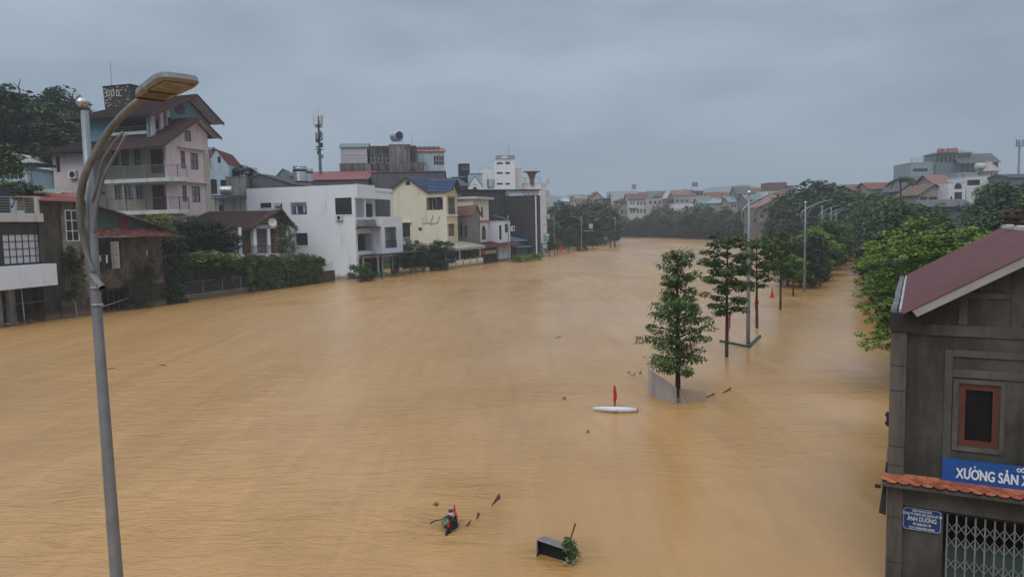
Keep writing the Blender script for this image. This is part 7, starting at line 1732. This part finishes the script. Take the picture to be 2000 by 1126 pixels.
# boards at the first tree
bm1 = mat('grey_beige_board', (.36,.335,.32), .6, .1, 1.5, .1, dirt=(.22,.195,.17), damt=.35)
bd1 = thing('hoarding_board', 'large pale grey board caught upright by the nearest tree, its left corner high', 'board', (0,0,0))
def quadplate(pts, m_, parent, th=.03, name='panel'):
    p_ = [Vector(v) for v in pts]; n_ = (p_[1]-p_[0]).cross(p_[2]-p_[0]).normalized()*th
    return MB().add(p_+[v+n_ for v in p_], [tuple(range(len(p_)))[::-1], tuple(range(len(p_), 2*len(p_)))]+[(i, (i+1) % len(p_), (i+1) % len(p_)+len(p_), i+len(p_)) for i in range(len(p_))]).build(name, m_, parent)
g = lambda px, py: G(px, py)
def up_(px, py, base): return P(px, py, base.y)
A0, A1 = g(1266, 768), g(1322, 788)
quadplate([A0-Vector((0,0,.5)), A1-Vector((0,0,.5)), A1+Vector((0,0,.02)), up_(1321, 756, A1), up_(1267, 719, A0)], bm1, bd1, .035)
fl_ = thing('bent_flap', 'small folded silver sheet flap between the two boards at the tree foot', 'sheet', (0,0,0))
B0 = g(1326, 786); quadplate([B0-Vector((0,0,.2)), g(1342, 788), up_(1327, 760, B0)], steel, fl_, .01)
bd2 = thing('hoarding_board', 'smaller brownish board leaning low at the right of the nearest tree', 'board', (0,0,0))
C0, C1 = g(1330, 784), g(1373, 784)
quadplate([C0-Vector((0,0,.5)), C1-Vector((0,0,.5)), up_(1380, 765, C1), up_(1328, 758, C0)], mat('brownish_board', (.33,.26,.20), .6, .12, 1.5, .1, dirt=(.24,.18,.13), damt=.3), bd2, .035)
for i, (a_, b_, lab) in enumerate((((1376,776),(1395,771),'short dark stick drifting right of the lower board'),((1410,768),(1427,760),'longer dark stick drifting farther right of the boards'))):
    p_, q_ = g(*a_), g(*b_); s_ = thing('stick', lab, 'stick', p_); MB().tube([(0,0,.0), (q_-p_)+Vector((0,0,.05))], [.015,.03], 6).build('branch', bark, s_)
for i, (px, py, w_, lab) in enumerate(((1238,733,.22,'pair of small leaf tufts drifting left of the nearest tree, nearer one'),(1250,729,.2,'small leaf tuft drifting just left of the nearest tree'),(1275,698,.2,'tiny dark tuft on the water behind the big board'),(1102,779,.12,'lone tiny leaf clump drifting in midstream'),(1147,843,.12,'dark curled leaf drifting below the white float'),(1228,728,.14,'tiny twig tuft farthest left of the tree debris'),(852,985,.07,'dark leaf drifting above the tangled debris'))):
    b_ = g(px, py); T = thing('leaf_tuft', lab, 'leaf tuft', b_)
    w_ *= .7; cl = [(random.uniform(-w_,w_)*.7, random.uniform(-.05,.05), random.uniform(0,w_*.4), .05, .04) for _ in range(3)]
    obj('leaves', crown_mesh('leaves', cl, 7, .075, .03, leafm, -.2), T)
    MB().tube([(0,0,-.05),(.05,0,w_)], .012, 4).build('stem', bark, T)
# teal frame round the lamp foot
tf = thing('teal_board_frame', 'drowned V shaped billboard whose teal top edge just shows round the nearest median lamp', 'billboard', (0,0,0))
tealb = mat('teal_board', (.015,.09,.10), .5, .2, 2, .05)
for (a_, b_) in (((1405,667),(1463,679)),((1463.5,679),(1487,657))):
    p_, q_ = g(*a_), g(*b_); n_ = (q_-p_).cross(Vector((0,0,1))).normalized()*-.12
    MB().add([p_-Vector((0,0,.6)), q_-Vector((0,0,.6)), q_+Vector((0,0,.10)), p_+Vector((0,0,.10)), p_+n_-Vector((0,0,.6)), q_+n_-Vector((0,0,.6)), q_+n_+Vector((0,0,.10)), p_+n_+Vector((0,0,.10))], [(0,1,2,3),(4,7,6,5),(0,4,5,1),(1,5,6,2),(2,6,7,3),(3,7,4,0)]).build('panel', tealb, tf)
# pennants
redf = mat('red_cloth', (.42,.025,.018), .75, .15, 6, .2)
def pennant(px, py, ty, label, w_=.16, shape=0, name='pennant', cone=False):
    b_ = g(px, py); h = P(px, ty, b_.y).z; T = thing(name, label, 'pennant', b_, 0)
    MB().tube([(0,0,-.6),(0,0,h)], .012, 6).build('pole', greym, T)
    if cone:
        MB().lathe([(w_*1.5,.0),(w_*1.45,.05),(w_*.8,.06),(w_*.55,h*.3),(w_*.28,h*.7),(.02,h)], n=8).build('cloth', redf, T)
    else:
        rr = random.Random(int(px)); n_ = 8; L_ = []; R_ = []
        for k in range(n_+1):
            z_ = .12+(h-.12)*k/n_; ww = w_*math.sin(math.pi*(.12+.8*(1-k/n_)))*rr.uniform(.7,1.2); L_.append(Vector((-ww*.4, rr.uniform(-.05,.05), z_))); R_.append(Vector((ww, rr.uniform(-.06,.06), z_)))
        vs = L_+R_; o_ = Vector((0,.018,0)); vs = vs+[v+o_ for v in vs]; m_ = n_+1; fs = []
        for k in range(n_): fs += [(k, m_+k, m_+k+1, k+1), (2*m_+k, 2*m_+k+1, 3*m_+k+1, 3*m_+k), (k, k+1, 2*m_+k+1, 2*m_+k), (m_+k, 3*m_+k, 3*m_+k+1, m_+k+1)]
        MB().add(vs, fs).build('cloth', redf, T)
    return T
pennant(1200, 800, 752, 'furled dark red pennant rising from the white float', .09)
pennant(1423, 650, 615, 'red pennant just behind the second median tree', .14)
pennant(1476, 610, 575, 'red pennant beside the third median tree stem', .2)
pennant(1508, 580, 559, 'red cone shaped pennant standing free in the water left of the fourth tree', .17, cone=True)
pennant(1539, 558, 546, 'small red marker under the yellowing tree', .2, cone=True)
for px, py, ty, lab in ((1064,497,487,'small red flag at the foot of the striped board'),(1092,495,481,'two small red flags on a stick at the left bank sapling'),(1012,503,494,'red flag with star behind the nearer bush heap')):
    b_ = g(px, py); T = thing('flag', lab, 'flag', b_); h = P(px, ty, b_.y).z
    MB().tube([(0,0,-.5),(0,0,h)], .03, 5).build('pole', greym, T); MB().prism([(0,h*.45),(.35,.0+h*.2),(.85,h*.55),(.8,h),(0,h)], mY(0), 0, .03).build('cloth', mat('bright_red_flag', (.55,.04,.03), .7), T)
# white float under the pennant
wf = thing('white_float', 'long thin white bar floating flat under the furled pennant', 'float', g(1200, 803))
q = lambda x, y: G(x, y)-G(1200, 803)
a_, b_, c_ = q(1159,801), q(1200,805), q(1244,804); up3 = Vector((0,0,.07))
MB().tube([a_+up3, a_.lerp(b_,.5)+up3*1.3, b_+up3*1.4, c_.lerp(b_,.5)+up3*1.3, c_+up3], [.05,.085,.11,.095,.075], 10).build('bar', mat('white_plastic', (.62,.64,.68), .4, .1, 3, .05), wf, smooth=True)
MB().ball(b_+Vector((0,-.05,.12)), .13, 10, 6, .5).build('knot', whitem, wf)
MB().box(c_.x-.03, c_.x+.03, c_.y-.06, c_.y+.06, .02, .13).build('end_cap', woodr, wf)
# tangled debris in the foreground: drowned motorbike with bundles
dm = thing('debris_tangle', 'tangle of drowned motorbike parts, green tarp and pale bundle with red pennant', 'debris', g(877, 1040))
o_ = g(877, 1040); q = lambda x, y, z=0: P(x, y, o_.y+z)-o_
rr = random.Random(2)
def lump(c, r_, m_, nm, sz=1.0, jit=.25):
    mb = MB().ball(c, r_, 12, 8, sz); cc = Vector(c); mb.v = [tuple(cc+(Vector(v)-cc)*(1+rr.uniform(-jit, jit))) for v in mb.v]; return mb.build(nm, m_, dm, smooth=False)
lump(q(882,1008,.5), .11, mat('pale_pink_cloth', (.42,.33,.31), .8, .2, 6, .3), 'bundle', 1.0, .12)
lump(q(883,1024,.3), .15, mat('dark_motor', (.022,.024,.02), .6, .4, 8, .3), 'engine_block', 1.2, .3)
lump(q(871,1019,.3), .10, mat('pale_green_cloth', (.17,.23,.15), .8, .35, 7, .3), 'cloth_roll', 1.3, .25)
quadplate([q(876,995,.5), q(887,994,.5), q(888,1006,.5), q(876,1008,.45)], mat('dark_green_tarp', (.02,.055,.035), .7, .3, 5, .3), dm, .03, 'tarp')
MB().add([tuple(v) for v in (q(887,981,.4), q(885,996,.4), q(890,1018,.35), q(894,1014,.35), q(891,998,.4))]+[tuple(v+Vector((0,.02,0))) for v in (q(887,981,.4), q(885,996,.4), q(890,1018,.35), q(894,1014,.35), q(891,998,.4))], [(0,1,4),(1,2,3,4),(5,9,6),(6,9,8,7),(0,5,6,1),(1,6,7,2),(2,7,8,3),(3,8,9,4),(4,9,5,0)]).build('red_pennant', mat('bright_red_flag', (.55,.04,.03), .7), dm)
mb = MB(); mb.tube([q(866,1013,.3), q(850,1016,.3), q(841,1021,.3)], [.014,.012,.02], 6).build('stick', bark, dm)
MB().tube([q(879,1020,.1), q(874,1034,0), q(872,1046,-.05)], [.03,.03,.03], 7).tube([q(883,1022,.1), q(879,1036,0), q(876,1046,-.05)], [.025,.03,.02], 7).build('front_fork', blackm, dm)
wheel = MB(); cw_ = q(873,1044,0)
for k in range(18):
    t0, t1 = 2*math.pi*k/18, 2*math.pi*(k+1)/18; R_ = .15
    wheel.tube([cw_+Vector((0,math.cos(t0)*R_,math.sin(t0)*R_-.05)), cw_+Vector((0,math.cos(t1)*R_,math.sin(t1)*R_-.05))], .028, 6, caps=False)
wheel.build('front_wheel', blackm, dm)
MB().box(q(877,1025).x-.02, q(877,1025).x+.02, -.06, .03, q(877,1027).z, q(877,1018).z).build('tail_lamp', redf, dm)
MB().tube([q(866,1012,.2), q(875,1005,.3), q(892,1012,.3)], .012, 6).build('handlebar', blackm, dm)
cl = [(q(880+random.uniform(-9,9), 1018+random.uniform(-8,14), .2).x, .1+random.uniform(-.1,.2), q(880,1018+random.uniform(-8,14)).z, .06, .06) for _ in range(6)]
obj('weeds', crown_mesh('weeds', cl, 9, .08, .03, leafd, .5), dm)
for i, (pts_, lab, m_) in enumerate(((((958,987),(975,963),(978,973)), 'dark triangular sheet corner sticking up right of the tangle', wood), (((907,1027),(921,1014),(918,1023)), 'flat brown scrap of wood drifting beside the tangle', bark), (((931,1012),(933,1000),(938,1004)), 'tiny dark triangular fin poking from the water between the scraps', wood))):
    b_ = g(pts_[0][0]+4, pts_[0][1]); T = thing(('sheet_corner','wood_scrap','metal_fin')[i], lab, 'debris', b_)
    v = [P(x, y, b_.y)-b_ for x, y in pts_]; v[0] = v[0]+Vector((0,0,-.02)); quadplate([v[0], v[2]+Vector((0,.02,0)), v[1]+Vector((0,.05,0))], m_, T, .025, 'plate')
# overturned open box with weeds and stick
bb = g(1085, 1086); bxo = thing('overturned_cabinet', 'dark open fronted metal cabinet floating tilted in the foreground', 'cabinet', bb)
q = lambda x, y, z=0: P(x, y, bb.y+z)-bb
F0, F1, F2, F3 = q(1049,1053), q(1112,1074,-.35), q(1113,1090,-.35), q(1049,1079)
bk_ = Vector((.10, .42, .03))
dk = mat('dark_cabinet', (.035,.038,.042), .5, .3, 4, .15, dirt=(.08,.07,.06), damt=.3); tp = mat('grey_cabinet_top', (.14,.155,.17), .35, .2, 3, .1, spec=.6)
def slabp(p0, p1, p2, p3, m_, nm, th=.012): return quadplate([p0, p1, p2, p3], m_, bxo, th, nm)
Bk0, Bk1 = q(1063,1047,.45), q(1110,1062,.1)
slabp(F0, F1, Bk1, Bk0, tp, 'top_sheet')
slabp(F3+Vector((0,0,-.1)), F0, Bk0, Bk0+Vector((0,0,-.45)), dk, 'side_sheet')
slabp(F1, F2+Vector((0,0,-.1)), Bk1+Vector((0,0,-.45)), Bk1, dk, 'side_sheet')
slabp(F0+Vector((.03,.16,-.05)), F1+Vector((-.02,.10,-.04)), F1+Vector((-.02,.10,-.5)), F0+Vector((.03,.16,-.6)), void, 'interior_shade_sheet')  # black sheet close behind the opening paints the shade inside the cabinet
for a_, b_ in ((F0, F1), (F0, F3)): MB().tube([a_, b_], .013, 5).build('rim', greym, bxo)
wd = thing('drift_weeds', 'clump of green weeds and a stiff brown stick jammed against the floating cabinet', 'weeds', bb)
MB().tube([q(1112,1062,-.2), q(1117,1043,-.15), q(1124,1021,-.1)], [.012,.016,.02], 6).build('stick', mat('brown_stick', (.10,.06,.035), .8), wd)
cl = [(q(x,y,-.25).x, -.25+random.uniform(-.08,.12), q(x,y,-.25).z, .07, .06) for x, y in ((1106,1056),(1110,1052),(1114,1058),(1110,1064),(1117,1068),(1114,1074),(1120,1078),(1116,1084),(1124,1079),(1109,1060),(1113,1066))]
obj('leaves', crown_mesh('leaves', cl, 30, .1, .035, leafs, .4), wd)
cl = [(q(1112,1084,-.35).x, -.36, .03, .07, .05)]; obj('pale_leaves', crown_mesh('pale_leaves', cl, 22, .12, .05, mat('pale_leaf', (.3,.3,.2), .7), -.4), wd)
# drifting twigs farther out
for i, (a_, b_, lab) in enumerate((((310,712),(336,718),'forked twig drifting in midstream left'),((205,722),(240,718),'long thin reed drifting left of the forked twig'),((1085,660),(1105,655),'thin twig drifting in the middle distance'))):
    p_, q_ = g(*a_), g(*b_); s_ = thing('twig', lab, 'twig', p_); MB().tube([(0,0,.01), (q_-p_)*.35+Vector((0,.1,.03)), (q_-p_)*.6+Vector((0,0,.02))], [.01,.018,.008], 5).build('branch', bark, s_)

# sagging cables over the left bank
for i, (pa, pb, sag, lab) in enumerate(((P(1150,383,205),P(1192,382,195),1.2,'sagging power cable from the big power pole to the slender pole'),(P(1192,395,195),P(1153,458,205),2.5,'cable drooping from the slender pole down into the bank trees'),(P(1150,384,204),P(1053,440,146),2.0,'long power cable from the big pole to the dark house corner'))):
    T = thing('power_cable', lab, 'cable', pa); pts = [(pa.lerp(pb, k/10)-Vector((0,0,sag*4*(k/10)*(1-k/10))))-pa for k in range(11)]
    MB().tube(pts, .045, 5).build('wire', blackm, T)
# a few more roofs filling the far town
for i, (x0, x1, yt, d, wm2, rf, lab) in enumerate(((1246,1262,383,352,tanp,('gx',2.4,.4,orangetile),'small orange roofed house behind the roofed villa'),(1330,1352,377,372,mat('blue_grey_hotel', (.26,.31,.34), .85),('hip',2.4,.4,greytin),'blue grey hipped house above the long grey house'),(1396,1420,379,352,mat('cream_far', (.44,.38,.31), .85),('flat',offwhite),'pale flat roofed block over the row of red roofs'),(1420,1440,386,322,mat('bright_white_far', (.62,.63,.65), .8),('gx',2.2,.4,orangetile),'white house with dull red roof left of the brown gabled block'),(1425,1446,394,300,tanp,('gx',2.0,.5,mat('pale_blue_roof', (.25,.33,.36), .7)),'low house with blue grey roof under the brown gabled block'),(1470,1490,376,330,tanp,('gx',2.2,.4,orangetile),'orange roofed house peeping left of the brick block'),(1640,1664,374,262,offwhite,('hip',1.8,.4,greytin),'pale house with grey roof just left of the orange red roofs'))):
    fh('far_house', lab, x0, x1, yt, d, wm2, rf, wrow(x0+2, x1-2, yt+5, yt+11, 3), group=None)
